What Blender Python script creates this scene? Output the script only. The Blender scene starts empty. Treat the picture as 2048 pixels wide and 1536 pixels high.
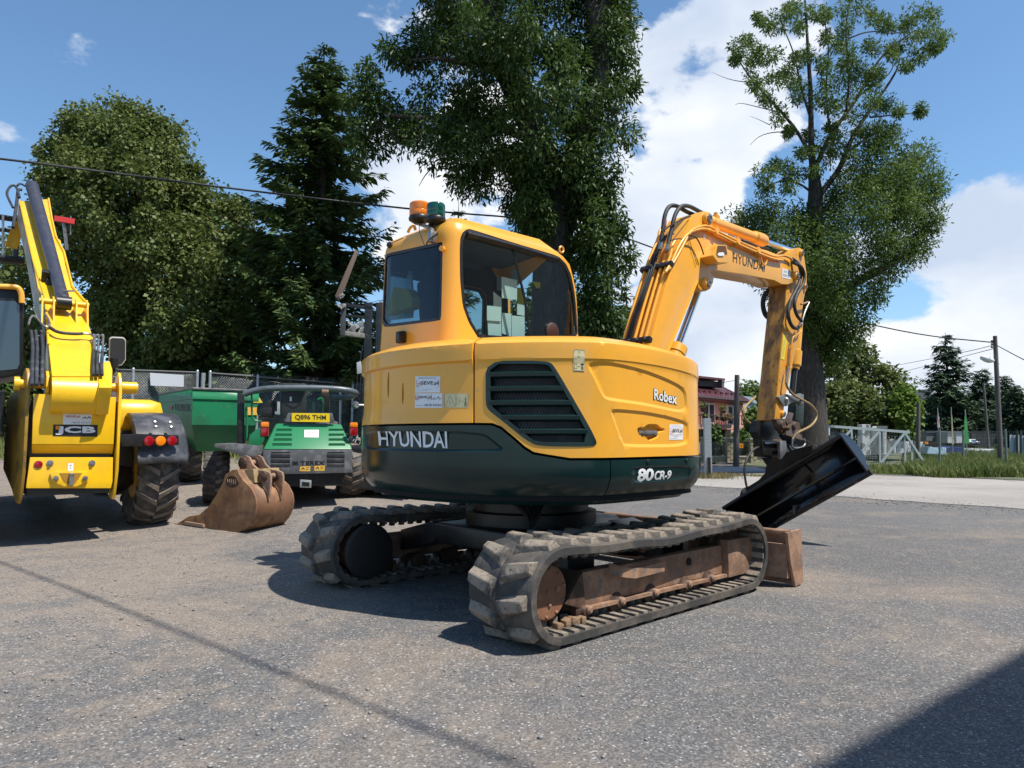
import bpy, bmesh, math, random
import numpy as np
from mathutils import Vector, Matrix
from mathutils.geometry import delaunay_2d_cdt

# ------------------------------------------------------------------ camera, sky, sun, exposure
SC = bpy.context.scene
COL = SC.collection
FPX, PITCH, CAMH = 1400.0, math.radians(4.37), 1.17      # focal length in photo pixels, upward pitch, eye height
cam = bpy.data.cameras.new('camera')
cam_ob = bpy.data.objects.new('camera', cam)
COL.objects.link(cam_ob)
cam.sensor_width = 36.0
cam.lens = 36.0 * FPX / 2048.0
cam.clip_start, cam.clip_end = 0.1, 3000.0
cam_ob.location = (0, 0, CAMH)
cam_ob.rotation_euler = (math.pi / 2 + PITCH, 0, 0)
SC.camera = cam_ob
SUN_AZ = Vector((0.88, -0.47)).normalized()
SUN_EL = math.radians(61.5)
SC.view_settings.view_transform = 'Standard'
SC.view_settings.look = 'None'
SC.view_settings.gamma = 1.0
SC.view_settings.use_curve_mapping = False
SC.view_settings.exposure = 0.40
SKY_STRENGTH = 0.11

def ray(u, v):
    """world direction of the line of sight through photo pixel (u, v), scaled so that y = 1"""
    a, b = (u - 1024.0) / FPX, (768.0 - v) / FPX
    c, s = math.cos(PITCH), math.sin(PITCH)
    y, z = c - b * s, s + b * c
    return Vector((a / y, 1.0, z / y))

world = bpy.data.worlds.new('World')
SC.world = world
world.use_nodes = True
def build_sky():
    nt = world.node_tree
    N, L = nt.nodes, nt.links
    N.clear()
    out = N.new('ShaderNodeOutputWorld'); bg = N.new('ShaderNodeBackground')
    L.new(bg.outputs[0], out.inputs[0])
    bg.inputs['Strength'].default_value = SKY_STRENGTH
    sky = N.new('ShaderNodeTexSky')
    sky.sky_type = 'NISHITA'
    sky.sun_disc = False
    sky.sun_elevation = SUN_EL
    sky.sun_rotation = math.atan2(SUN_AZ.x, SUN_AZ.y)
    sky.air_density = 1.0; sky.dust_density = 0.15; sky.ozone_density = 1.6
    tc = N.new('ShaderNodeTexCoord')
    nrm = N.new('ShaderNodeVectorMath'); nrm.operation = 'NORMALIZE'
    L.new(tc.outputs['Generated'], nrm.inputs[0])
    def mth(op, a, b=None, c=None, clamp=False):
        n = N.new('ShaderNodeMath'); n.operation = op; n.use_clamp = clamp
        for i, x in enumerate((a, b, c)):
            if x is None: continue
            if hasattr(x, 'links'): L.new(x, n.inputs[i])
            else: n.inputs[i].default_value = x
        return n.outputs[0]
    # cumulus masses: centre direction, angular radius in degrees, weight
    blobs = [((1395, 130), 11, .60), ((1330, 330), 9, .55), ((1290, 540), 10, .38), ((1450, 640), 10, .50), ((880, 330), 8, .55),
             ((1000, 330), 7, .4), ((1890, 600), 10, .62), ((1980, 540), 5, .35), ((1780, 700), 10, .48), ((2100, 700), 12, .5),
             ((800, 15), 4, .25), ((1560, 760), 9, .40), ((1640, 30), 3, .05), ((700, 640), 5, .12),
             ((300, -700), 20, .3), ((1800, -900), 16, .35), ((-900, 500), 16, .4), ((3300, 500), 18, .45)]
    tot = None
    for (u, v), rad, w in blobs:
        d = ray(u, v).normalized()
        dt = N.new('ShaderNodeVectorMath'); dt.operation = 'DOT_PRODUCT'
        L.new(nrm.outputs[0], dt.inputs[0]); dt.inputs[1].default_value = d
        mr = N.new('ShaderNodeMapRange'); mr.interpolation_type = 'SMOOTHSTEP'
        mr.inputs['From Min'].default_value = math.cos(math.radians(rad)); mr.inputs['From Max'].default_value = 1.0
        mr.inputs['To Min'].default_value = 0.0; mr.inputs['To Max'].default_value = w
        L.new(dt.outputs['Value'], mr.inputs['Value'])
        tot = mr.outputs[0] if tot is None else mth('ADD', tot, mr.outputs[0])
    tot = mth('MINIMUM', tot, 0.56)
    mp = N.new('ShaderNodeMapping'); mp.inputs['Scale'].default_value = (1, 1, 1.6); mp.inputs['Location'].default_value = (2.3, .4, .9)
    L.new(nrm.outputs[0], mp.inputs[0])
    nz = N.new('ShaderNodeTexNoise'); nz.inputs['Scale'].default_value = 6.5; nz.inputs['Detail'].default_value = 8.0
    nz.inputs['Roughness'].default_value = 0.55; nz.inputs['Distortion'].default_value = 0.2
    L.new(mp.outputs[0], nz.inputs['Vector'])
    nz2 = N.new('ShaderNodeTexNoise'); nz2.inputs['Scale'].default_value = 3.0; nz2.inputs['Detail'].default_value = 5.0
    L.new(mp.outputs[0], nz2.inputs['Vector'])
    dens = mth('ADD', mth('MULTIPLY', mth('SUBTRACT', nz.outputs['Fac'], .5), 2.3), tot)
    mr = N.new('ShaderNodeMapRange'); mr.interpolation_type = 'SMOOTHSTEP'
    mr.inputs['From Min'].default_value = 0.26; mr.inputs['From Max'].default_value = 0.48
    L.new(dens, mr.inputs['Value'])
    shade = N.new('ShaderNodeValToRGB')
    shade.color_ramp.elements[0].position = 0.38; shade.color_ramp.elements[0].color = (4.3, 5.0, 6.2, 1)
    shade.color_ramp.elements[1].position = 0.60; shade.color_ramp.elements[1].color = (7.2, 7.4, 7.6, 1)
    L.new(nz2.outputs['Fac'], shade.inputs[0])
    # thin veil of haze near the horizon
    sep = N.new('ShaderNodeSeparateXYZ'); L.new(nrm.outputs[0], sep.inputs[0])
    hz = N.new('ShaderNodeMapRange'); hz.inputs['From Min'].default_value = 0.30; hz.inputs['From Max'].default_value = 0.0
    hz.inputs['To Max'].default_value = 0.45; L.new(sep.outputs['Z'], hz.inputs['Value'])
    m1 = N.new('ShaderNodeMixRGB'); L.new(hz.outputs[0], m1.inputs[0]); tn = N.new('ShaderNodeMixRGB'); tn.blend_type = 'MULTIPLY'; tn.inputs[0].default_value = 1.0; L.new(sky.outputs[0], tn.inputs[1]); tn.inputs[2].default_value = (0.94, 1.14, 1.22, 1); L.new(tn.outputs[0], m1.inputs[1]); m1.inputs[2].default_value = (2.9, 4.2, 6.2, 1)
    m2 = N.new('ShaderNodeMixRGB'); L.new(mr.outputs[0], m2.inputs[0]); L.new(m1.outputs[0], m2.inputs[1]); L.new(shade.outputs[0], m2.inputs[2])
    L.new(m2.outputs[0], bg.inputs['Color'])
build_sky()

sun = bpy.data.lights.new('sun', 'SUN')
sun.energy = 5.0; sun.angle = math.radians(0.53); sun.color = (1.0, 0.955, 0.88)
sun_ob = bpy.data.objects.new('sun', sun)
COL.objects.link(sun_ob)
sv = Vector((SUN_AZ.x * math.cos(SUN_EL), SUN_AZ.y * math.cos(SUN_EL), math.sin(SUN_EL)))
sun_ob.rotation_euler = sv.to_track_quat('Z', 'Y').to_euler()
sun_ob.location = (20, -20, 40)

# ------------------------------------------------------------------ materials
MATS = {}
def mat(name, base, rough=0.5, metal=0.0, coat=0.0, var=None, var_scale=6.0, var_lo=0.45, var_hi=0.65, detail=6.0, bump=0.0,
        bump_scale=60.0, spec=0.5, var2=None, var2_scale=20.0, var2_lo=.6, var2_hi=.7, emit=None, stretch=(1, 1, 1), rough2=None):
    """Principled paint / metal / rubber with up to two noise driven colour layers (wear, dust, rust) and a noise bump"""
    if name in MATS: return MATS[name]
    m = bpy.data.materials.new(name); m.use_nodes = True
    nt = m.node_tree; N, L = nt.nodes, nt.links
    b = N['Principled BSDF']
    b.inputs['Base Color'].default_value = (*base, 1)
    b.inputs['Roughness'].default_value = rough
    b.inputs['Metallic'].default_value = metal
    b.inputs['Coat Weight'].default_value = coat
    b.inputs['Coat Roughness'].default_value = 0.06
    b.inputs['Specular IOR Level'].default_value = spec
    if emit:
        b.inputs['Emission Color'].default_value = (*emit[0], 1); b.inputs['Emission Strength'].default_value = emit[1]
    tc = N.new('ShaderNodeTexCoord'); mp = N.new('ShaderNodeMapping'); mp.inputs['Scale'].default_value = stretch
    L.new(tc.outputs['Object'], mp.inputs[0])
    def layer(src, colour, scale, lo, hi):
        n = N.new('ShaderNodeTexNoise'); n.inputs['Scale'].default_value = scale; n.inputs['Detail'].default_value = detail
        n.inputs['Roughness'].default_value = 0.65
        L.new(mp.outputs[0], n.inputs['Vector'])
        r = N.new('ShaderNodeMapRange'); r.interpolation_type = 'SMOOTHSTEP'
        r.inputs['From Min'].default_value = lo; r.inputs['From Max'].default_value = hi
        L.new(n.outputs['Fac'], r.inputs['Value'])
        x = N.new('ShaderNodeMixRGB'); L.new(r.outputs[0], x.inputs[0])
        if src is None: x.inputs[1].default_value = (*base, 1)
        else: L.new(src, x.inputs[1])
        x.inputs[2].default_value = (*colour, 1)
        return x.outputs[0], r.outputs[0]
    o = None
    if var is not None: o, fac = layer(None, var, var_scale, var_lo, var_hi)
    if var2 is not None: o, fac = layer(o, var2, var2_scale, var2_lo, var2_hi)
    if o is not None:
        L.new(o, b.inputs['Base Color'])
        if rough2 is not None:
            r = N.new('ShaderNodeMapRange'); r.inputs['To Min'].default_value = rough; r.inputs['To Max'].default_value = rough2
            L.new(fac, r.inputs['Value']); L.new(r.outputs[0], b.inputs['Roughness'])
    if bump:
        n = N.new('ShaderNodeTexNoise'); n.inputs['Scale'].default_value = bump_scale; n.inputs['Detail'].default_value = 4
        L.new(mp.outputs[0], n.inputs['Vector'])
        bp = N.new('ShaderNodeBump'); bp.inputs['Strength'].default_value = bump; bp.inputs['Distance'].default_value = 0.02
        L.new(n.outputs['Fac'], bp.inputs['Height']); L.new(bp.outputs[0], b.inputs['Normal'])
    MATS[name] = m
    return m

YEL = mat('excavator yellow paint', (0.86, 0.395, 0.034), 0.36, coat=0.3, var=(0.76, 0.37, 0.045), var_scale=2.0, var2=(0.60, 0.34, 0.10), var2_scale=9, var2_lo=.62, var2_hi=.8)
YELW = mat('worn yellow paint', (0.68, 0.31, 0.03), 0.45, var=(0.40, 0.19, 0.05), var_scale=14, var_lo=.52, var_hi=.72, var2=(0.16, .08, .04), var2_scale=40, var2_lo=.62, var2_hi=.72)
YELR = mat('muddy rusted yellow paint', (0.50, 0.25, 0.045), 0.6, var=(0.24, 0.12, 0.045), var_scale=9, var_lo=.4, var_hi=.6, var2=(0.05, .035, .025), var2_scale=26, var2_lo=.58, var2_hi=.66, stretch=(1, 1, .35))
DRK = mat('dark green grey paint', (0.006, 0.022, 0.021), 0.20, coat=0.0, spec=.42, var=(0.008, 0.026, 0.024), var_scale=3)
BLK = mat('black paint', (0.008, 0.008, 0.009), 0.4, var=(0.02, 0.018, 0.016), var_scale=12)
BLKG = mat('glossy black steel', (0.006, 0.006, 0.007), 0.22, coat=.3, var=(0.02, 0.018, 0.015), var_scale=8, var_lo=.55, var_hi=.75, rough2=.5)
HOLE = mat('dark cavity', (0.004, 0.004, 0.004), 0.9)
RUBT = mat('dusty tread rubber', (0.05, 0.046, 0.042), 0.85, var=(0.25, 0.205, 0.16), var_scale=5, var_lo=.38, var_hi=.58, bump=.35, bump_scale=25, var2=(0.05, .045, .04), var2_scale=34, var2_lo=.58, var2_hi=.66)
RUB = mat('black rubber', (0.022, 0.022, 0.023), 0.6, var=(0.07, 0.064, 0.058), var_scale=7, var_lo=.45, var_hi=.7, bump=.15)
RUBG = mat('grey tyre rubber', (0.035, 0.034, 0.034), 0.7, var=(0.13, 0.115, 0.10), var_scale=6, var_lo=.45, var_hi=.7, bump=.2)
LUGT = mat('worn tyre lug rubber', (0.06, 0.055, 0.05), 0.8, var=(0.19, 0.15, 0.12), var_scale=5, var_lo=.4, var_hi=.6, bump=.2)
RUST = mat('rusty steel', (0.21, 0.12, 0.075), 0.75, var=(0.34, 0.20, 0.125), var_scale=6, var_lo=.4, var_hi=.62, var2=(0.16, .13, .115), var2_scale=13, var2_lo=.52, var2_hi=.66, bump=.2, bump_scale=45)
RUSTD = mat('dark oily rust', (0.05, 0.028, 0.018), 0.7, var=(0.12, 0.06, 0.035), var_scale=9, bump=.2)
RUSTB = mat('ochre rusted bucket steel', (0.20, 0.095, 0.045), 0.62, var=(0.31, 0.165, 0.075), var_scale=3.5, var_lo=.42, var_hi=.6, var2=(0.13, .07, .045), var2_scale=11, var2_lo=.5, var2_hi=.68, bump=.15, bump_scale=50)
CHR = mat('chromed rod', (0.75, 0.76, 0.78), 0.12, metal=1.0)
STL = mat('bare steel', (0.35, 0.34, 0.33), 0.4, metal=.8, var=(0.2, .17, .15), var_scale=15)
WHT = mat('white vinyl', (0.78, 0.78, 0.78), 0.4)
SILV = mat('silver vinyl', (0.80, 0.81, 0.83), 0.35)
INK = mat('black ink', (0.012, 0.012, 0.012), 0.5)
INKG = mat('grey ink', (0.25, 0.25, 0.27), 0.5)
INKR = mat('red ink', (0.45, 0.03, 0.04), 0.5)
CREAM = mat('cream warning sticker', (0.72, 0.62, 0.34), 0.45)
JYEL = mat('bright yellow paint', (0.82, 0.475, 0.006), 0.36, coat=.25, var=(0.72, .42, .012), var_scale=3, var2=(.45, .29, .06), var2_scale=10, var2_lo=.64, var2_hi=.85)
JBEAM = mat('reflection brown beam face', (0.22, 0.17, 0.12), 0.45, var=(0.45, .30, .10), var_scale=3)  # grey-brown reflections on the beam side put into its colour
NAVY = mat('dark blue grey cylinder', (0.035, 0.035, 0.05), 0.45, var=(0.06, .058, .07), var_scale=9)
PLAS = mat('grey plastic', (0.035, 0.038, 0.044), 0.42, var=(0.10, 0.10, 0.11), var_scale=5)
GREEN = mat('dumper green paint', (0.006, 0.17, 0.058), 0.4, coat=.15, var=(0.012, .17, .07), var_scale=4, var2=(.18, .20, .15), var2_scale=8, var2_lo=.68, var2_hi=.85)
GREEND = mat('dirty green paint', (0.008, 0.12, 0.055), 0.55, var=(0.10, .10, .055), var_scale=5, var_lo=.4, var_hi=.7)
GREY = mat('scuffed grey steel', (0.085, 0.09, 0.095), 0.45, var=(0.17, .17, .17), var_scale=7, var2=(.4, .38, .35), var2_scale=18, var2_lo=.66, var2_hi=.72)
GRYP = mat('galvanised steel', (0.40, 0.43, 0.44), 0.45, metal=.5, var=(0.30, .33, .34), var_scale=20)
PLATE = mat('yellow number plate', (0.78, 0.55, 0.01), 0.35)
AMB = mat('amber lens', (0.85, 0.22, 0.005), 0.15, coat=.5)
AMBL = mat('amber beacon dome', (0.78, 0.20, 0.006), 0.22, coat=.5)
GRNL = mat('green beacon dome', (0.004, 0.06, 0.04), 0.12, coat=.6)
REDL = mat('red lens', (0.28, 0.004, 0.010), 0.15, coat=.6)
GOLD = mat('tan hydraulic hose', (0.30, 0.20, 0.07), 0.45)
WOODG = mat('weathered wooden pole', (0.10, 0.09, 0.08), 0.85, var=(0.16, .14, .12), var_scale=3, stretch=(8, 8, .6), bump=.3)
CONC = mat('concrete', (0.36, 0.33, 0.29), 0.9, var=(0.27, .25, .22), var_scale=1.2, var2=(.42, .39, .35), var2_scale=9, bump=.2)
BARK = mat('tree bark', (0.034, 0.028, 0.022), 0.9, var=(0.065, .055, .045), var_scale=5, stretch=(3, 3, .8), bump=.8, bump_scale=12)
BARKG = mat('grey green bark', (0.09, 0.085, 0.07), 0.9, var=(0.05, .05, .04), var_scale=5, stretch=(3, 3, .8), bump=.6, bump_scale=12)

def glass_mat(name, tint, refl=1.45, rough=.02, base=.04):
    m = bpy.data.materials.new(name); m.use_nodes = True
    N, L = m.node_tree.nodes, m.node_tree.links
    N.clear()
    out = N.new('ShaderNodeOutputMaterial'); mx = N.new('ShaderNodeMixShader')
    tr = N.new('ShaderNodeBsdfTransparent'); gl = N.new('ShaderNodeBsdfGlossy')
    gl.inputs['Roughness'].default_value = rough
    gl.inputs['Color'].default_value = (1, 1, 1, 1)
    tr.inputs[0].default_value = (*tint, 1)
    ge = N.new('ShaderNodeNewGeometry'); dp = N.new('ShaderNodeVectorMath'); dp.operation = 'DOT_PRODUCT'
    L.new(ge.outputs['Normal'], dp.inputs[0]); L.new(ge.outputs['Incoming'], dp.inputs[1])
    def mth(op, a, b):
        n = N.new('ShaderNodeMath'); n.operation = op; n.use_clamp = op != 'ABSOLUTE'
        L.new(a, n.inputs[0]); n.inputs[1].default_value = b; return n.outputs[0]
    inv = N.new('ShaderNodeMath'); inv.operation = 'SUBTRACT'; inv.inputs[0].default_value = 1.0; inv.use_clamp = True
    L.new(mth('ABSOLUTE', dp.outputs['Value'], 0), inv.inputs[1])
    ad = mth('ADD', mth('MULTIPLY', mth('POWER', inv.outputs[0], 4.0), refl - .8), base)
    L.new(ad, mx.inputs[0])
    L.new(tr.outputs[0], mx.inputs[1]); L.new(gl.outputs[0], mx.inputs[2]); L.new(mx.outputs[0], out.inputs[0])
    return m
GLS = glass_mat('tinted cab glass', (0.78, 0.86, 0.85), 1.5, .02, .05)
GLSD = glass_mat('dark cab glass', (0.55, 0.63, 0.70), 1.3, .02, .02)
WPANE = glass_mat('house window glass', (0.25, 0.28, 0.30), 1.6, .05, .15)

def leaf_mat(name, c1, c2, c3, trans=0.3, scale=1.6, rough=.45):
    m = bpy.data.materials.new(name); m.use_nodes = True
    N, L = m.node_tree.nodes, m.node_tree.links
    b = N['Principled BSDF']; out = N['Material Output']
    tc = N.new('ShaderNodeTexCoord')
    n1 = N.new('ShaderNodeTexNoise'); n1.inputs['Scale'].default_value = scale; n1.inputs['Detail'].default_value = 3
    n2 = N.new('ShaderNodeTexNoise'); n2.inputs['Scale'].default_value = 18; n2.inputs['Detail'].default_value = 1
    L.new(tc.outputs['Object'], n1.inputs['Vector']); L.new(tc.outputs['Object'], n2.inputs['Vector'])
    a = N.new('ShaderNodeMixRGB'); a.inputs[1].default_value = (*c1, 1); a.inputs[2].default_value = (*c2, 1)
    r = N.new('ShaderNodeMapRange'); r.inputs['From Min'].default_value = .38; r.inputs['From Max'].default_value = .62
    L.new(n1.outputs['Fac'], r.inputs['Value']); L.new(r.outputs[0], a.inputs[0])
    c = N.new('ShaderNodeMixRGB'); c.inputs[2].default_value = (*c3, 1)
    r2 = N.new('ShaderNodeMapRange'); r2.inputs['From Min'].default_value = .52; r2.inputs['From Max'].default_value = .72
    L.new(n2.outputs['Fac'], r2.inputs['Value']); L.new(r2.outputs[0], c.inputs[0]); L.new(a.outputs[0], c.inputs[1])
    L.new(c.outputs[0], b.inputs['Base Color']); b.inputs['Roughness'].default_value = rough + .1; b.inputs['Specular IOR Level'].default_value = .28
    t = N.new('ShaderNodeBsdfTranslucent'); L.new(c.outputs[0], t.inputs[0])
    mx = N.new('ShaderNodeMixShader'); mx.inputs[0].default_value = trans
    L.new(b.outputs[0], mx.inputs[1]); L.new(t.outputs[0], mx.inputs[2]); L.new(mx.outputs[0], out.inputs[0])
    return m
L_ASH = leaf_mat('ash leaves', (0.036, 0.074, 0.016), (0.062, 0.108, 0.022), (0.12, 0.17, 0.05), .3, 1.2, .38)
L_LIN = leaf_mat('linden leaves', (0.085, 0.125, 0.026), (0.125, 0.16, 0.036), (0.22, 0.22, 0.09), .3, .9)
L_ROB = leaf_mat('feathery tree leaves', (0.065, 0.115, 0.022), (0.105, 0.165, 0.034), (0.15, 0.20, 0.055), .35, 1.0)
L_SPR = leaf_mat('spruce needles', (0.050, 0.092, 0.026), (0.080, 0.130, 0.034), (0.12, 0.17, 0.05), .12, 1.5, .6)
L_SPB = leaf_mat('bluish spruce needles', (0.038, 0.070, 0.036), (0.058, 0.095, 0.045), (0.085, 0.12, 0.06), .12, 1.5, .6)
L_BSH = leaf_mat('mixed shrub leaves', (0.075, 0.115, 0.03), (0.13, 0.16, 0.04), (0.19, 0.19, 0.06), .3, .6)
L_BRT = leaf_mat('bright green shrub leaves', (0.09, 0.16, 0.02), (0.13, 0.20, 0.03), (0.17, 0.22, 0.04), .35, .9)
L_GRS = leaf_mat('meadow grass blades', (0.12, 0.19, 0.045), (0.22, 0.25, 0.08), (0.33, 0.29, 0.14), .3, .5, .6)
L_DRY = leaf_mat('dry grass blades', (0.24, 0.20, 0.09), (0.30, 0.24, 0.11), (0.15, 0.17, 0.06), .3, .5, .6)

# ------------------------------------------------------------------ object helpers
def finish(name, me, m, parent=None, smooth=None, label=None, kind=None):
    o = bpy.data.objects.new(name, me)
    COL.objects.link(o)
    if m is not None: me.materials.append(m)
    if smooth is not None and len(me.polygons):
        me.polygons.foreach_set('use_smooth', [True] * len(me.polygons))
        me.set_sharp_from_angle(angle=math.radians(smooth))
    if parent is not None: o.parent = parent
    if label: o['label'] = label
    if kind: o['kind'] = kind
    return o

def thing(name, label, cat, loc=(0, 0, 0), rz=0.0, group=None):
    o = bpy.data.objects.new(name, None)
    COL.objects.link(o)
    o.empty_display_size = .2
    o.location = loc; o.rotation_euler = (0, 0, rz)
    o['label'] = label; o['category'] = cat
    if group: o['group'] = group
    return o

def tag(o, label, cat, group=None):
    o['label'] = label; o['category'] = cat
    if group: o['group'] = group
    return o

def copy_tree(o, parent=None):
    c = o.copy(); COL.objects.link(c)
    if parent is not None: c.parent = parent
    for ch in list(o.children): copy_tree(ch, c)
    return c

def np_mesh(name, V, F):
    """V (n,3) array, F (m,k) array of equal length faces"""
    me = bpy.data.meshes.new(name)
    V = np.asarray(V, dtype=np.float32); F = np.asarray(F, dtype=np.int32)
    me.vertices.add(len(V)); me.vertices.foreach_set('co', V.ravel())
    k = F.shape[1]
    me.loops.add(F.size); me.loops.foreach_set('vertex_index', F.ravel())
    me.polygons.add(len(F)); me.polygons.foreach_set('loop_start', np.arange(0, F.size, k, dtype=np.int32))
    me.update(calc_edges=True)
    return me

class MB:
    """collects primitives into one mesh"""
    def __init__(s): s.v, s.f = [], []
    def add(s, V, F):
        n = len(s.v); s.v.extend([tuple(p) for p in V]); s.f.extend([tuple(i + n for i in f) for f in F]); return s
    def box(s, c, d, M=None, bev=0.0):
        x, y, z = d[0] / 2, d[1] / 2, d[2] / 2
        if bev > 0:
            b = min(bev, x * .9, y * .9, z * .9)
            bm = bmesh.new(); bmesh.ops.create_cube(bm, size=1.0)
            for p in bm.verts: p.co = Vector((p.co.x * 2 * x, p.co.y * 2 * y, p.co.z * 2 * z))
            bmesh.ops.bevel(bm, geom=list(bm.edges), offset=b, segments=2, affect='EDGES', profile=.6)
            V = [p.co.copy() for p in bm.verts]; bm.verts.index_update(); F = [[q.index for q in f.verts] for f in bm.faces]; bm.free()
        else:
            V = [Vector((i, j, k)) for k in (-z, z) for j in (-y, y) for i in (-x, x)]
            F = [(0, 2, 3, 1), (4, 5, 7, 6), (0, 1, 5, 4), (2, 6, 7, 3), (0, 4, 6, 2), (1, 3, 7, 5)]
        if M is not None: V = [M @ p for p in V]
        c = Vector(c)
        return s.add([p + c for p in V], F)
    def tube(s, pts, r, n=8, cap=True, smooth=0):
        pts = [Vector(p) for p in pts]
        rs = [r] * len(pts) if not hasattr(r, '__len__') else list(r)
        for _ in range(smooth):
            q, rr = [pts[0]], [rs[0]]
            for a, b, ra, rb in zip(pts, pts[1:], rs, rs[1:]):
                q += [a.lerp(b, .25), a.lerp(b, .75)]; rr += [ra * .75 + rb * .25, ra * .25 + rb * .75]
            q.append(pts[-1]); rr.append(rs[-1]); pts, rs = q, rr
        V, F = [], []
        up = None
        for i, p in enumerate(pts):
            t = (pts[min(i + 1, len(pts) - 1)] - pts[max(i - 1, 0)])
            if t.length < 1e-9: t = Vector((0, 0, 1))
            t.normalize()
            if up is None:
                up = t.orthogonal().normalized()
            else:
                up = (up - t * up.dot(t)); up = up.normalized() if up.length > 1e-6 else t.orthogonal().normalized()
            w = t.cross(up)
            for k in range(n):
                a = 2 * math.pi * k / n
                V.append(p + (up * math.cos(a) + w * math.sin(a)) * rs[i])
        for i in range(len(pts) - 1):
            for k in range(n):
                a, b = i * n + k, i * n + (k + 1) % n
                F.append((a, b, b + n, a + n))
        if cap:
            F.append(tuple(range(n))[::-1]); F.append(tuple((len(pts) - 1) * n + k for k in range(n)))
        return s.add(V, F)
    def lathe(s, prof, origin, axis, n=24):
        """prof: [(radius, distance along axis)]"""
        o, ax = Vector(origin), Vector(axis).normalized()
        e1 = ax.orthogonal().normalized(); e2 = ax.cross(e1)
        V, F = [], []
        for r, h in prof:
            for k in range(n):
                a = 2 * math.pi * k / n
                V.append(o + ax * h + (e1 * math.cos(a) + e2 * math.sin(a)) * r)
        for i in range(len(prof) - 1):
            for k in range(n):
                a, b = i * n + k, i * n + (k + 1) % n
                F.append((a, b, b + n, a + n))
        F.append(tuple(range(n))[::-1]); F.append(tuple((len(prof) - 1) * n + k for k in range(n)))
        return s.add(V, F)
    def prism(s, poly, vec):
        """planar polygon (list of 3-D points) extruded by vec; concave polygons are fine"""
        vec = Vector(vec); n = len(poly); P = [Vector(p) for p in poly]
        V = P + [p + vec for p in P]
        F = [tuple(range(n))[::-1], tuple(range(n, 2 * n))] + [(i, (i + 1) % n, (i + 1) % n + n, i + n) for i in range(n)]
        return s.add(V, F)
    def build(s, name, m, parent=None, smooth=None, label=None, kind=None, bev=0.0):
        me = bpy.data.meshes.new(name)
        bm = bmesh.new()
        vs = [bm.verts.new(p) for p in s.v]
        for f in s.f:
            try: bm.faces.new([vs[i] for i in f])
            except ValueError: pass
        ng = [f for f in bm.faces if len(f.verts) > 4]
        bmesh.ops.recalc_face_normals(bm, faces=bm.faces)
        if bev > 0:
            bm.normal_update()
            ed = [e for e in bm.edges if len(e.link_faces) == 2 and e.calc_face_angle(0) > .5]
            try: bmesh.ops.bevel(bm, geom=ed, offset=bev, segments=2, affect='EDGES', profile=.6, clamp_overlap=True)
            except Exception: pass
        bmesh.ops.triangulate(bm, faces=[f for f in bm.faces if len(f.verts) > 4])
        bm.to_mesh(me); bm.free()
        return finish(name, me, m, parent, smooth, label, kind)

class Frame:
    """local axes of a thing; turns lines of sight into points on its planes"""
    def __init__(s, x, y, z, a):
        s.o = Vector((x, y, z)); s.a = a
        s.M = Matrix.Translation(s.o) @ Matrix.Rotation(a, 4, 'Z'); s.I = s.M.inverted()
    def line(s, u, v):
        d = ray(u, v)
        return s.I @ Vector((0, 0, CAMH)), (s.I.to_3x3() @ d)
    def on(s, u, v, axis, val):
        o, d = s.line(u, v); t = (val - o[axis]) / d[axis]
        p = o + d * t; p[axis] = val
        return p
    def onX(s, u, v, X): return s.on(u, v, 0, X)
    def onY(s, u, v, Y): return s.on(u, v, 1, Y)
    def onZ(s, u, v, Z): return s.on(u, v, 2, Z)
    def plane(s, u, v, p0, n):
        o, d = s.line(u, v); return o + d * ((p0 - o).dot(n) / d.dot(n))
    def at(s, u, v, depth):
        o, d = s.line(u, v); return o + d * depth
W = Frame(0, 0, 0, 0)

def text_tris(txt, offset=0.0, space=1.0, res=3):
    cu = bpy.data.curves.new('lettering', 'FONT'); cu.body = txt; cu.offset = offset; cu.space_character = space; cu.resolution_u = res
    ob = bpy.data.objects.new('lettering', cu); COL.objects.link(ob)
    dg = bpy.context.evaluated_depsgraph_get()
    me = bpy.data.meshes.new_from_object(ob.evaluated_get(dg))
    bm = bmesh.new(); bm.from_mesh(me); bmesh.ops.triangulate(bm, faces=bm.faces)
    bm.verts.index_update()
    V = [p.co.copy() for p in bm.verts]; F = [[q.index for q in f.verts] for f in bm.faces]
    bm.free(); bpy.data.objects.remove(ob); bpy.data.curves.remove(cu); bpy.data.meshes.remove(me)
    x0, x1 = min(p.x for p in V), max(p.x for p in V); y0, y1 = min(p.y for p in V), max(p.y for p in V)
    return [((p.x - x0) / (x1 - x0), (p.y - y0) / (y1 - y0)) for p in V], F

def quad_uv(q, a, b):
    """q: tl, tr, br, bl pixel corners; a to the right, b upward"""
    tl, tr, br, bl = q
    top = (tl[0] * (1 - a) + tr[0] * a, tl[1] * (1 - a) + tr[1] * a)
    bot = (bl[0] * (1 - a) + br[0] * a, bl[1] * (1 - a) + br[1] * a)
    return top[0] * b + bot[0] * (1 - b), top[1] * b + bot[1] * (1 - b)

def lettering(txt, q, mapper, m, parent, off=0.003, name='lettering', bold=0.0, space=1.0, slant=0.0, label=None):
    """raised vinyl lettering fitted to the four corners q on a surface given by mapper(u, v) -> point, normal"""
    T, F = text_tris(txt, bold, space)
    V = []
    for a, b in T:
        u, v = quad_uv(q, a + slant * (b - .5), b); p, n = mapper(u, v); V.append(p + n * off)
    mb = MB(); mb.add(V, F)
    me = bpy.data.meshes.new(name); me.from_pydata([tuple(p) for p in V], [], F); me.update()
    return finish(name, me, m, parent, None, label)

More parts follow.
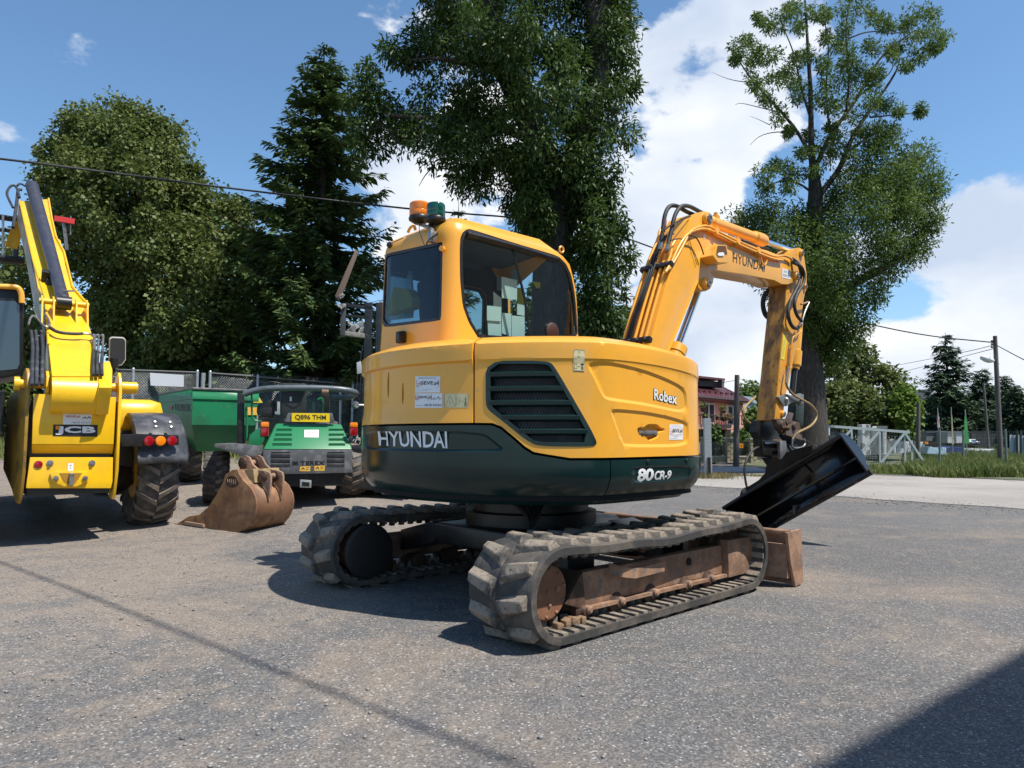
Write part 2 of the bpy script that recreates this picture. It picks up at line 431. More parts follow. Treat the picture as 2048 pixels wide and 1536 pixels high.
def patch(q, mapper, m, parent, off=0.002, name='sticker', nu=6, nv=3, label=None):
    V, F = [], []
    for j in range(nv + 1):
        for i in range(nu + 1):
            u, v = quad_uv(q, i / nu, j / nv); p, n = mapper(u, v); V.append(p + n * off)
    for j in range(nv):
        for i in range(nu):
            k = j * (nu + 1) + i; F.append((k, k + 1, k + nu + 2, k + nu + 1))
    k = len(V)
    me = bpy.data.meshes.new(name); me.from_pydata([tuple(p) for p in V], [], F); me.update()
    return finish(name, me, m, parent, None, label)

def rect(x0, y0, x1, y1): return [(x0, y0), (x1, y0), (x1, y1), (x0, y1)]
def sub(q, a0, b0, a1, b1):
    """sub-rectangle of quad q, b measured downward from the top"""
    return [quad_uv(q, a0, 1 - b0), quad_uv(q, a1, 1 - b0), quad_uv(q, a1, 1 - b1), quad_uv(q, a0, 1 - b1)]

def strokes(lines, q, mapper, m, parent, w=.012, off=.003, name='pictogram'):
    """thin printed lines, in 0..1 sticker coordinates (b downward)"""
    mb = MB()
    for pts in lines:
        for (a0, b0), (a1, b1) in zip(pts, pts[1:]):
            dx, dy = a1 - a0, b1 - b0; L = math.hypot(dx, dy) or 1; nx, ny = -dy / L * w, dx / L * w
            V = []
            for a, b in ((a0 + nx, b0 + ny), (a1 + nx, b1 + ny), (a1 - nx, b1 - ny), (a0 - nx, b0 - ny)):
                u, v = quad_uv(q, a, 1 - b); p, n = mapper(u, v); V.append(p + n * off)
            mb.add(V, [(0, 1, 2, 3)])
    return mb.build(name, m, parent)

def inside(P, poly):
    P = np.asarray(P, float); poly = np.asarray(poly, float)
    x, y = P[:, 0], P[:, 1]; r = np.zeros(len(P), bool)
    j = len(poly) - 1
    for i in range(len(poly)):
        xi, yi, xj, yj = *poly[i], *poly[j]
        c = ((yi > y) != (yj > y))
        with np.errstate(divide='ignore', invalid='ignore'):
            r ^= c & (x < (xj - xi) * (y - yi) / (yj - yi + 1e-30) + xi)
        j = i
    return r

def edge_dist(P, poly):
    P = np.asarray(P, float); poly = np.asarray(poly, float); d = np.full(len(P), 1e9)
    for i in range(len(poly)):
        a, b = poly[i], poly[(i + 1) % len(poly)]; ab = b - a
        t = np.clip(((P - a) @ ab) / (ab @ ab + 1e-12), 0, 1)
        d = np.minimum(d, np.linalg.norm(P - a - t[:, None] * ab, axis=1))
    return d

def resample(poly, step):
    out = []
    for i in range(len(poly)):
        a, b = np.array(poly[i], float), np.array(poly[(i + 1) % len(poly)], float)
        n = max(1, int(np.linalg.norm(b - a) / step))
        for k in range(n): out.append(tuple(a + (b - a) * k / n))
    return out

def rounded(poly, it=2, k=.22):
    for _ in range(it):
        q = []
        for i in range(len(poly)):
            a, b = poly[i], poly[(i + 1) % len(poly)]
            q += [(a[0] * (1 - k) + b[0] * k, a[1] * (1 - k) + b[1] * k), (a[0] * k + b[0] * (1 - k), a[1] * k + b[1] * (1 - k))]
        poly = q
    return poly

class Shell:
    """an upright bodywork surface swept along a plan curve, with a profile; panels are cut out of it and given thickness"""
    def __init__(s, frame, plan, off, top=None):
        s.fr = frame; s.P = np.array(plan, float)
        d = np.diff(s.P, axis=0); s.S = np.concatenate([[0], np.cumsum(np.hypot(d[:, 0], d[:, 1]))])
        t = np.gradient(s.P, s.S, axis=0); t /= np.linalg.norm(t, axis=1)[:, None]
        s.Nn = np.stack([t[:, 1], -t[:, 0]], 1) * 1.0
        c = s.P.mean(0)
        if ((s.P - c) * s.Nn).sum() < 0: s.Nn = -s.Nn
        s.off = off; s.top = top or (lambda q: 0 * q + 99.)
    def ev(s, q, z, extra=0.0):
        q = np.asarray(q, float); z = np.asarray(z, float)
        x = np.interp(q, s.S, s.P[:, 0]); y = np.interp(q, s.S, s.P[:, 1])
        nx = np.interp(q, s.S, s.Nn[:, 0]); ny = np.interp(q, s.S, s.Nn[:, 1]); l = np.hypot(nx, ny)
        o = s.off(q, z) + extra
        return np.stack([x + nx / l * o, y + ny / l * o, z], -1), np.stack([nx / l, ny / l, 0 * z], -1)
    def hit(s, u, v):
        o, d = s.fr.line(u, v)
        best = None
        A, B = s.P[:-1], s.P[1:]; E = B - A
        den = d.x * E[:, 1] - d.y * E[:, 0]
        with np.errstate(divide='ignore', invalid='ignore'):
            t = ((A[:, 0] - o.x) * E[:, 1] - (A[:, 1] - o.y) * E[:, 0]) / den
            k = ((A[:, 0] - o.x) * d.y - (A[:, 1] - o.y) * d.x) / den
        ok = (k >= -1e-6) & (k <= 1 + 1e-6) & (t > 0) & np.isfinite(t)
        if not ok.any():
            i = int(np.argmin(np.abs(np.cross(s.P - np.array([o.x, o.y]), np.array([d.x, d.y])))))
            pt = s.P[i]; tt = math.hypot(pt[0] - o.x, pt[1] - o.y) / math.hypot(d.x, d.y)
            return (float(s.S[i]), o.z + d.z * tt)
        i = np.where(ok)[0][np.argmin(t[ok])]
        return (float(s.S[i] + k[i] * (s.S[i + 1] - s.S[i])), float(o.z + d.z * t[i]))
    def map(s, u, v):
        q, z = s.hit(u, v); p, n = s.ev(np.array([q]), np.array([z]), s._emb(np.array([[q, z]])))
        return Vector(p[0]), Vector(n[0])
    emb = ()
    def _emb(s, Q):
        o = np.zeros(len(Q))
        for poly, depth, w in s.emb:
            ins = inside(Q, poly); sd = edge_dist(Q, poly) * np.where(ins, 1, -1)
            t = np.clip(sd / w, 0, 1); o += depth * t * t * (3 - 2 * t)
        return o
    def panel(s, name, outline, m, parent, holes=(), thick=.03, step=.05, rows=(), smooth=28, extra=0.0, label=None):
        pts, edges = [], []
        def ring(poly):
            r = resample(poly, step); n = len(pts); pts.extend(r); edges.extend([(n + i, n + (i + 1) % len(r)) for i in range(len(r))]); return r
        ring(outline)
        for h in holes: ring(h)
        O = np.array(outline); lo, hi = O.min(0), O.max(0)
        gx = np.arange(lo[0], hi[0], step); gz = np.arange(lo[1], hi[1], step)
        G = np.array([(a + (.5 * step if k % 2 else 0), b) for k, b in enumerate(gz) for a in gx])
        R = []
        for dz in rows:
            a = np.arange(lo[0], hi[0], step * .6); R.append(np.stack([a, s.top(a) - dz], 1))
        for poly, depth, w in s.emb:
            r = np.array(resample(poly, step * .5)); R.append(r)
            c = np.roll(r, -1, 0) - np.roll(r, 1, 0); c = np.stack([-c[:, 1], c[:, 0]], 1); c /= np.linalg.norm(c, axis=1)[:, None] + 1e-9
            for k in (w * .5, w):
                q = r + c * k
                if inside(q, poly).mean() < .5: q = r - c * k
                R.append(q)
        if R:
            R = np.concatenate(R)
            keep = np.ones(len(G), bool)
            cell = set((int(a / (step * .5)), int(b / (step * .5))) for a, b in R)
            G = np.array([g for g in G if (int(g[0] / (step * .5)), int(g[1] / (step * .5))) not in cell]).reshape(-1, 2)
            G = np.concatenate([G, R])
        ok = inside(G, outline) & (edge_dist(G, outline) > step * .25)
        for h in holes: ok &= ~inside(G, h) & (edge_dist(G, h) > step * .25)
        pts.extend([tuple(g) for g in G[ok]])
        r = delaunay_2d_cdt([Vector(p) for p in pts], edges, [], 0, 1e-6)
        Q = np.array([tuple(p) for p in r[0]]); T = np.array([f for f in r[2] if len(f) == 3])
        cen = Q[T].mean(1); ok = inside(cen, outline)
        for h in holes: ok &= ~inside(cen, h)
        T = T[ok]
        e = s._emb(Q) + extra
        A, _ = s.ev(Q[:, 0], Q[:, 1], e); B, _ = s.ev(Q[:, 0], Q[:, 1], e - thick)
        n = len(Q); used = {}
        for f in T:
            for a, b in ((f[0], f[1]), (f[1], f[2]), (f[2], f[0])):
                used[(a, b)] = 1
        rim = [(a, b) for (a, b) in used if (b, a) not in used]
        F = [tuple(f) for f in T] + [tuple(int(x) + n for x in f[::-1]) for f in T] + [(b, a, a + n, b + n) for a, b in rim]
        mb = MB(); mb.add(np.concatenate([A, B]), [tuple(int(i) for i in f) for f in F])
        me = bpy.data.meshes.new(name); bm = bmesh.new()
        vs = [bm.verts.new(p) for p in mb.v]
        for f in mb.f:
            try: bm.faces.new([vs[i] for i in f])
            except ValueError: pass
        bmesh.ops.delete(bm, geom=[p for p in bm.verts if not p.link_faces], context='VERTS')
        bmesh.ops.recalc_face_normals(bm, faces=bm.faces)
        bm.to_mesh(me); bm.free()
        return finish(name, me, m, parent, smooth, label)
# ------------------------------------------------------------------ ground and paving
def sst(t): t = np.clip(t, 0, 1); return t * t * (3 - 2 * t)
def gh(x, y):
    """ground height: level yard, rising gently towards the fence at the back left, a low grassy rise far to the right"""
    x = np.asarray(x, float); y = np.asarray(y, float)
    r = .088 * np.clip(y - 8.2, 0, 9.5) ** 1.0 * sst((-.3 - x) / 2.2)
    r = r + .25 * sst((y - 24) / 12) * sst((x - 9) / 5)
    r = r + .02 * np.sin(x * .9 + .4) * np.sin(y * .7) * sst((y - 1) / 6) * 0.5
    return r - .012 * sst((8 - y) / 3) * 0
def G(u, v):
    """ground point seen at photo pixel (u, v)"""
    d = ray(u, v); t = -CAMH / d.z if d.z < 0 else 60.0
    lo, hi = .5, 120.0
    for k in range(4000):
        t = lo + k * .02
        if t > hi or CAMH + d.z * t <= float(gh(d.x * t, t)): break
    return Vector((d.x * t, t, float(gh(d.x * t, t))))

def ground_mat(name, c_grey, c_dust, c_dark, speck=.5, dust_lo=.5, dust_hi=.66, scale=1.0, rough=.9, bumps=.6):
    m = bpy.data.materials.new(name); m.use_nodes = True
    N, L = m.node_tree.nodes, m.node_tree.links; b = N['Principled BSDF']; b.inputs['Roughness'].default_value = rough
    tc = N.new('ShaderNodeTexCoord')
    def noise(s, det=6, ro=.6, dist=0, mapping=None):
        n = N.new('ShaderNodeTexNoise'); n.inputs['Scale'].default_value = s; n.inputs['Detail'].default_value = det; n.inputs['Roughness'].default_value = ro; n.inputs['Distortion'].default_value = dist
        L.new(mapping or tc.outputs['Object'], n.inputs['Vector']); return n.outputs['Fac']
    def ramp(x, lo, hi, a=0, b_=1):
        r = N.new('ShaderNodeMapRange'); r.interpolation_type = 'SMOOTHSTEP'
        for k, vv in (('From Min', lo), ('From Max', hi), ('To Min', a), ('To Max', b_)): r.inputs[k].default_value = vv
        L.new(x, r.inputs['Value']); return r.outputs[0]
    def mix(f, a, c):
        x = N.new('ShaderNodeMixRGB')
        if hasattr(f, 'links'): L.new(f, x.inputs[0])
        else: x.inputs[0].default_value = f
        for i, k in ((1, a), (2, c)):
            if hasattr(k, 'links'): L.new(k, x.inputs[i])
            else: x.inputs[i].default_value = (*k, 1)
        return x.outputs[0]
    c = mix(ramp(noise(.35 * scale, 5), .35, .65), c_grey, tuple(k * .78 for k in c_grey))
    sx_ = N.new('ShaderNodeSeparateXYZ'); L.new(tc.outputs['Object'], sx_.inputs[0])
    lean = ramp(sx_.outputs[0], -6.0, 3.0, .10, -.03)
    def plus(a):
        n = N.new('ShaderNodeMath'); n.operation = 'ADD'; L.new(a, n.inputs[0]); L.new(lean, n.inputs[1]); return n.outputs[0]
    c = mix(ramp(plus(noise(.55 * scale, 9, .68, .6)), dust_lo, dust_hi, 0, .75), c, c_dust)
    c = mix(ramp(plus(noise(5.5 * scale, 6, .8, .2)), .50, .68, 0, .45), c, tuple(k * 1.15 for k in c_dust))
    c = mix(ramp(noise(2.3 * scale, 9, .75, .3), dust_lo + .04, dust_hi + .06, 0, .6), c, c_dust)
    c = mix(ramp(noise(1.1 * scale, 7, .7, 1.0), .60, .70, 0, .5), c, c_dark)
    # aggregate: every stone its own tone
    vo = N.new('ShaderNodeTexVoronoi'); vo.inputs['Scale'].default_value = 120; vo.inputs['Randomness'].default_value = 1; L.new(tc.outputs['Object'], vo.inputs['Vector'])
    sp = N.new('ShaderNodeSeparateColor'); L.new(vo.outputs['Color'], sp.inputs[0])
    c = mix(ramp(sp.outputs[0], .0, 1.0, 0, speck), c, mix(ramp(sp.outputs[1], .45, .55), (.03, .03, .032), (.30, .28, .26)))
    c = mix(ramp(sp.outputs[2], .966, .976, 0, .75), c, (.46, .44, .42))
    vo2 = N.new('ShaderNodeTexVoronoi'); vo2.inputs['Scale'].default_value = 22; L.new(tc.outputs['Object'], vo2.inputs['Vector'])
    sp2 = N.new('ShaderNodeSeparateColor'); L.new(vo2.outputs['Color'], sp2.inputs[0])
    lt = N.new('ShaderNodeMath'); lt.operation = 'LESS_THAN'; lt.inputs[1].default_value = .18; L.new(vo2.outputs['Distance'], lt.inputs[0])
    mm = N.new('ShaderNodeMath'); mm.operation = 'MULTIPLY'; L.new(ramp(sp2.outputs[0], .965, .975), mm.inputs[0]); L.new(lt.outputs[0], mm.inputs[1])
    c = mix(mm.outputs[0], c, (.34, .31, .29))
    # faint streaks left by brushing and tyres
    mp = N.new('ShaderNodeMapping'); mp.inputs['Rotation'].default_value = (0, 0, .55); mp.inputs['Scale'].default_value = (.35, 3.5, 1); L.new(tc.outputs['Object'], mp.inputs[0])
    c = mix(ramp(noise(1.4, 6, .7, .4, mp.outputs[0]), .56, .70, 0, .35), c, c_dark)
    L.new(c, b.inputs['Base Color'])
    bp = N.new('ShaderNodeBump'); bp.inputs['Strength'].default_value = bumps; bp.inputs['Distance'].default_value = .012
    ad = N.new('ShaderNodeMath'); ad.operation = 'ADD'; L.new(sp.outputs[1], ad.inputs[0]); L.new(noise(9, 8, .75), ad.inputs[1])
    L.new(ad.outputs[0], bp.inputs['Height']); L.new(bp.outputs[0], b.inputs['Normal'])
    return m
ASPH = ground_mat('dusty milled asphalt', (.112, .111, .112), (.255, .20, .15), (.075, .075, .076), .46, dust_lo=.46, dust_hi=.64)
ROADC = ground_mat('worn concrete lane', (.34, .31, .28), (.40, .35, .29), (.22, .20, .18), .18, bumps=.3)
SOIL = ground_mat('grassy soil', (.10, .12, .045), (.20, .18, .09), (.06, .07, .03), .3, scale=.8)

def axis(stops):
    out = []
    for a, b, n in stops: out += list(np.linspace(a, b, n, endpoint=False))
    return np.array(out + [stops[-1][1]])
xs = axis([(-400, -60, 8), (-60, -12, 30), (-12, 14, 104), (14, 60, 40), (60, 500, 8)]); ys = axis([(-30, 1, 12), (1, 26, 110), (26, 60, 30), (60, 900, 14)])
X, Y = np.meshgrid(xs, ys); Vg = np.stack([X.ravel(), Y.ravel(), gh(X, Y).ravel()], 1); nx_ = len(xs)
I = (np.arange(len(ys) - 1)[:, None] * nx_ + np.arange(nx_ - 1)[None]).ravel()
gm = np_mesh('ground', Vg, np.stack([I, I + 1, I + nx_ + 1, I + nx_], 1)); finish('ground', gm, ASPH, smooth=60, kind='structure')
def sheet_on_ground(name, poly, m, lift=.004, step=.5, kind='structure', thick=0, jag=0.0, seed=1):
    rr = np.random.RandomState(seed)
    R = resample(poly, step); 
    if jag: R = [(a + rr.normal() * jag, b + rr.normal() * jag) for a, b in R]
    A = np.array(R); lo, hi = A.min(0), A.max(0)
    g = np.array([(a, b) for a in np.arange(lo[0], hi[0], step) for b in np.arange(lo[1], hi[1], step)]); ok = inside(g, A) & (edge_dist(g, A) > step * .3)
    pts = R + [tuple(p) for p in g[ok]]
    r = delaunay_2d_cdt([Vector(p) for p in pts], [(i, (i + 1) % len(R)) for i in range(len(R))], [], 0, 1e-6)
    Q = np.array([tuple(p) for p in r[0]]); T = np.array([f for f in r[2] if len(f) == 3]); T = T[inside(Q[T].mean(1), A)]
    V = np.column_stack([Q, gh(Q[:, 0], Q[:, 1]) + lift]); me = np_mesh(name, V, T)
    o = finish(name, me, m, smooth=60, kind=kind)
    return o
sheet_on_ground('concrete_road', [(4.2, 17.6), (8.3, 11.3), (16, 1.0), (26, 4), (15.5, 16.5), (12.2, 21.0), (9.5, 23.0), (6.5, 22.6), (3.5, 24), (1.5, 24)], ROADC, .008, .6, jag=.12)
sheet_on_ground('street', [(-6, 23.2), (5.5, 23.6), (9.0, 24.2), (9.5, 27.5), (-6, 28.5)], mat('pale street asphalt', (.30, .29, .28), .9, var=(.24, .23, .22), var_scale=.6, bump=.1), .012, .8)
sheet_on_ground('grass_verge', [(12.4, 21.6), (15.5, 17.2), (26, 5), (60, 20), (80, 90), (9.6, 90), (9.6, 26), (10.4, 23.6)], SOIL, .012, 2.0, jag=.1)
sheet_on_ground('back_yard_soil', [(-60, 17.2), (0, 17.2), (.5, 22), (-7, 28.7), (-60, 60)], SOIL, .012, 2.5)

# loose stones on the yard
def stones(n, seed, dens, name, m, s0, s1):
    rr = np.random.RandomState(seed); V, F = [], []
    base = np.array([(1, 0, 0), (-1, 0, 0), (0, 1, 0), (0, -1, 0), (0, 0, .7), (0, 0, -.5)]); fc = np.array([(0, 2, 4), (2, 1, 4), (1, 3, 4), (3, 0, 4), (2, 0, 5), (1, 2, 5), (3, 1, 5), (0, 3, 5)])
    P = dens(rr, n); z = gh(P[:, 0], P[:, 1])
    s = rr.uniform(0, 1, len(P)) ** 3 * (s1 - s0) + s0
    B = base[None] * rr.uniform(.6, 1.3, (len(P), 6, 1)) * s[:, None, None]; a = rr.uniform(0, 6.28, len(P)); c, sn = np.cos(a)[:, None], np.sin(a)[:, None]
    Vx = B[..., 0] * c - B[..., 1] * sn + P[:, :1]; Vy = B[..., 0] * sn + B[..., 1] * c + P[:, 1:2]; Vz = B[..., 2] + z[:, None] + s[:, None] * .3
    V = np.stack([Vx, Vy, Vz], -1).reshape(-1, 3); Fx = (fc[None] + np.arange(len(P))[:, None, None] * 6).reshape(-1, 3)
    o = finish(name, np_mesh(name, V, Fx), m, kind='stuff'); return o
def d_left(rr, n):
    y = rr.uniform(2.2, 17, n); x = rr.uniform(-.95, .2, n) * y; k = rr.rand(n) < np.clip(.15 + sst((-x - .5) / 3) * .9, 0, 1); return np.stack([x, y], 1)[k]
def d_all(rr, n):
    y = rr.uniform(2.0, 12, n); x = rr.uniform(-.85, .85, n) * y; return np.stack([x, y], 1)
stones(16000, 3, d_left, 'loose_gravel', mat('pale gravel stone', (.26, .245, .23), .9, var=(.12, .115, .11), var_scale=9), .003, .013)
stones(5000, 5, d_all, 'loose_grit', mat('grit stone', (.22, .20, .19), .9, var=(.10, .1, .1), var_scale=9), .002, .006)
def d_edge(rr, n):
    t = rr.rand(n); x = 4.2 + 4.1 * t + rr.normal(0, .55, n); y = 17.6 - 6.3 * t + rr.normal(0, .55, n); return np.stack([x, y], 1)
stones(2500, 6, d_edge, 'road_edge_gravel', MATS['pale gravel stone'], .006, .022)

# warehouse behind the camera, whose roof edge throws the shadow in the near right corner
def warehouse():
    H = 9.0; k = H / math.tan(SUN_EL); sx, sy = SUN_AZ.x * k, SUN_AZ.y * k
    a, b = G(1610, 1545), G(2048, 1300); d = (b - a).normalized(); n = Vector((d.y, -d.x, 0))
    p0 = Vector((a.x + sx, a.y + sy, 0)) - d * 2.0; p1 = p0 + d * 16
    t = thing('warehouse', 'grey metal clad warehouse beside the camera that shades the near corner of the yard', 'warehouse', (0, 0, 0))
    m = MB(); m.prism([p0, p1, p1 + n * 9, p0 + n * 9], (0, 0, H - .15)); m.build('wall', mat('grey cladding', (.35, .36, .37), .5, stretch=(1, 1, .01), var=(.28, .29, .30), var_scale=9), t)
    m = MB(); e = -n * .0; m.prism([p0 - d * .0, p1, p1 + n * 9, p0 + n * 9], (0, 0, .15)); 
    o = m.build('roof', GREY, t); o.location = (0, 0, H - .147)
warehouse()

m = MB(); m.tube([(14, -8.1, 7.7), (3.74, .61, 7.7), (-3.2, 6.5, 7.7), (-10.1, 12.4, 10.2)], .017, 6)
tag(m.build('overhead_wire', mat('black cable', (.012, .012, .014), .6), None, 60), 'wire high above the yard whose thin shadow crosses the gravel at the lower left', 'wire')
m = MB(); m.tube([(-10.1, 12.4, 0), (-10.1, 12.4, 10.4)], [.14, .10], 12); tag(m.build('utility_pole', WOODG, None, 60), 'wooden pole left of the yellow loader carrying the wire above the yard', 'utility pole')
# ------------------------------------------------------------------ vegetation
def leaf_cloud(C, rr, size, n_each, rad, shape='broad', droop=.35, flat=1.0, shell=.45):
    """many small leaf faces spread through clumps centred on C (k,3) with radii rad (k,)"""
    k = len(C); n_each = int(n_each)
    idx = np.repeat(np.arange(k), n_each); n = len(idx)
    d = rr.normal(size=(n, 3)); d /= np.linalg.norm(d, axis=1)[:, None]
    r = rr.uniform(0, 1, n) ** shell
    P = C[idx] + d * (r * rad[idx])[:, None] * np.array([1, 1, flat])
    # leaf direction: outward and drooping
    t = d * .7 + rr.normal(size=(n, 3)) * .55; t[:, 2] -= droop; t /= np.linalg.norm(t, axis=1)[:, None]
    up = rr.normal(size=(n, 3)) * .55 + np.array([0, 0, 1.0]) + d * .35
    w = np.cross(t, up); w /= np.linalg.norm(w, axis=1)[:, None] + 1e-9
    nn = np.cross(w, t)
    s = size * rr.uniform(.6, 1.25, n)
    if shape == 'lance': ws, bend = .17, .12
    elif shape == 'needle': ws, bend = .10, .05
    else: ws, bend = .42, .15
    s_, = (s[:, None],)
    V = np.stack([P, P + t * s_ * .45 + w * s_ * ws + nn * s_ * bend * .5, P + t * s_ - nn * s_ * bend, P + t * s_ * .45 - w * s_ * ws + nn * s_ * bend * .5], 1).reshape(-1, 3)
    F = np.arange(n * 4).reshape(-1, 4)
    return V, F

def crown_points(outline, depth, half, n, rr, edge_k=1.0, holes=(), lumps=None, bias=0):
    """clump centres inside a pixel outline, spread in real depth about `depth` by up to `half` metres"""
    O = np.array(outline, float); lo, hi = O.min(0), O.max(0); out = []
    while len(out) < n:
        p = rr.uniform(lo, hi, (n * 2, 2)); ok = inside(p, O)
        for h in holes: ok &= ~inside(p, np.array(h))
        p = p[ok]; e = edge_dist(p, O)
        for h in holes: e = np.minimum(e, edge_dist(p, np.array(h)))
        m_per_px = depth / FPX
        hl = np.minimum(half, (e * m_per_px) ** .8 * 1.5 * edge_k + .15)
        for (u, v), h_ in zip(p, hl):
            y = depth + rr.uniform(-1, 1) * h_
            # keep the outline: points that come nearer are drawn a little towards the axis
            P_ = Vector((0, 0, CAMH)) + ray(u, v) * y; out.append(P_)
            if len(out) >= n: break
    return np.array([tuple(p) for p in out])

def limb(mb, pts, r0, r1, n=8, wob=0.0, rr=None):
    k = len(pts); mb.tube(pts, [r0 + (r1 - r0) * i / (k - 1) for i in range(k)], n, smooth=2)

def P3(u, v, y): return Vector((0, 0, CAMH)) + ray(u, v) * y

def tree(name, label, cat, base, clouds, m_leaf, limbs, bark, group=None, seed=1):
    """clouds: list of (centres, radii, leaves per clump, leaf size, shape); limbs: list of (points, r0, r1)"""
    t = thing(name, label, cat, base, 0, group); b = Vector(base)
    rr = np.random.RandomState(seed)
    if limbs:
        mb = MB()
        for pts, r0, r1 in limbs: limb(mb, [Vector(p) - b for p in pts], r0, r1, 10 if r0 > .1 else 5)
        mb.build('trunk', bark, t, 60)
    Vs, Fs, o = [], [], 0
    for C, rad, ne, size, shape, *rest in clouds:
        kw = rest[0] if rest else {}
        V, F = leaf_cloud(np.array(C) - np.array(base), rr, size, ne, np.array(rad), shape, **kw); Vs.append(V); Fs.append(F + o); o += len(V)
    if Vs: finish('crown', np_mesh('crown', np.concatenate(Vs), np.concatenate(Fs)), m_leaf, t)
    return t

def spruce(name, label, base, H, R, m, seed, cat='spruce tree', group=None, levels=46, lean=0, density=1.0, twig=.30, top_bare=.02, low=.06, droop=.35, face=None):
    """conifer: whorls of drooping branches, each carrying sprays of needle faces"""
    rr = np.random.RandomState(seed); t = thing(name, label, cat, base, 0, group)
    mb = MB(); mb.tube([(0, 0, -.2), (.02, 0, H * .5), (lean * .5, 0, H)], [H * .016 + .03, H * .011 + .02, .01], 10, smooth=1)
    VV, = ([],)
    lv = levels
    for i in range(lv):
        f = (i + rr.uniform(-.3, .3)) / lv; f = min(max(f, 0), 1)
        z = H * (low + (1 - low) * (f ** .92)); 
        nb = int(rr.randint(6, 10) * (1 - .3 * f))
        for k in range(nb):
            a = rr.uniform(0, 2 * math.pi)
            L = R * ((1 - f) ** .80) * rr.uniform(.62, 1.12) * (1.0 if f > .12 else .85) + .12
            if rr.rand() < .10: L *= 1.2
            dirv = np.array([math.cos(a), math.sin(a), 0]); side = np.array([-math.sin(a), math.cos(a), 0])
            ns = max(3, int(L / .12)); s = np.linspace(.08, 1, ns)
            dz = -droop * L * s + (.30 * droop + .22) * L * s ** 2.6 + .10 * L * s
            B = dirv[None] * (s * L)[:, None] + np.array([lean * f, 0, z]) + np.stack([0 * s, 0 * s, dz], 1)
            if L > .5: mb.tube([tuple(B[0]), tuple(B[len(B) // 2]), tuple(B[-1])], [.012 + .008 * L, .01, .004], 4, cap=False)
            nt = max(2, int(3.2 * density))
            for j in range(ns):
                wloc = min(1, (1 - s[j]) * 2.2 + .28)
                for q in range(nt * 2):
                    sg = 1 if q % 2 else -1
                    l = twig * (.55 + .65 * wloc) * rr.uniform(.6, 1.2) * min(1.0, .4 + L)
                    d = dirv * rr.uniform(.35, 1.0) + side * sg * rr.uniform(.25, 1.05); d[2] = rr.uniform(-.55, .22)
                    d /= np.linalg.norm(d); p = B[j] + rr.normal(size=3) * .035
                    w = np.cross(d, [0, 0, 1.0]) + rr.normal(size=3) * .35; w /= np.linalg.norm(w); ww = l * .17
                    VV.append((p - w * ww * .5, p + d * l * .5 - w * ww - [0, 0, l * .02], p + d * l - [0, 0, l * .12], p + d * l * .5 + w * ww - [0, 0, l * .02]))
    # leader
    mb.build('trunk', BARK, t, 60)
    V = np.array(VV).reshape(-1, 3)
    finish('crown', np_mesh('crown', V, np.arange(len(V)).reshape(-1, 4)), m, t)
    return t

R_ = np.random.RandomState
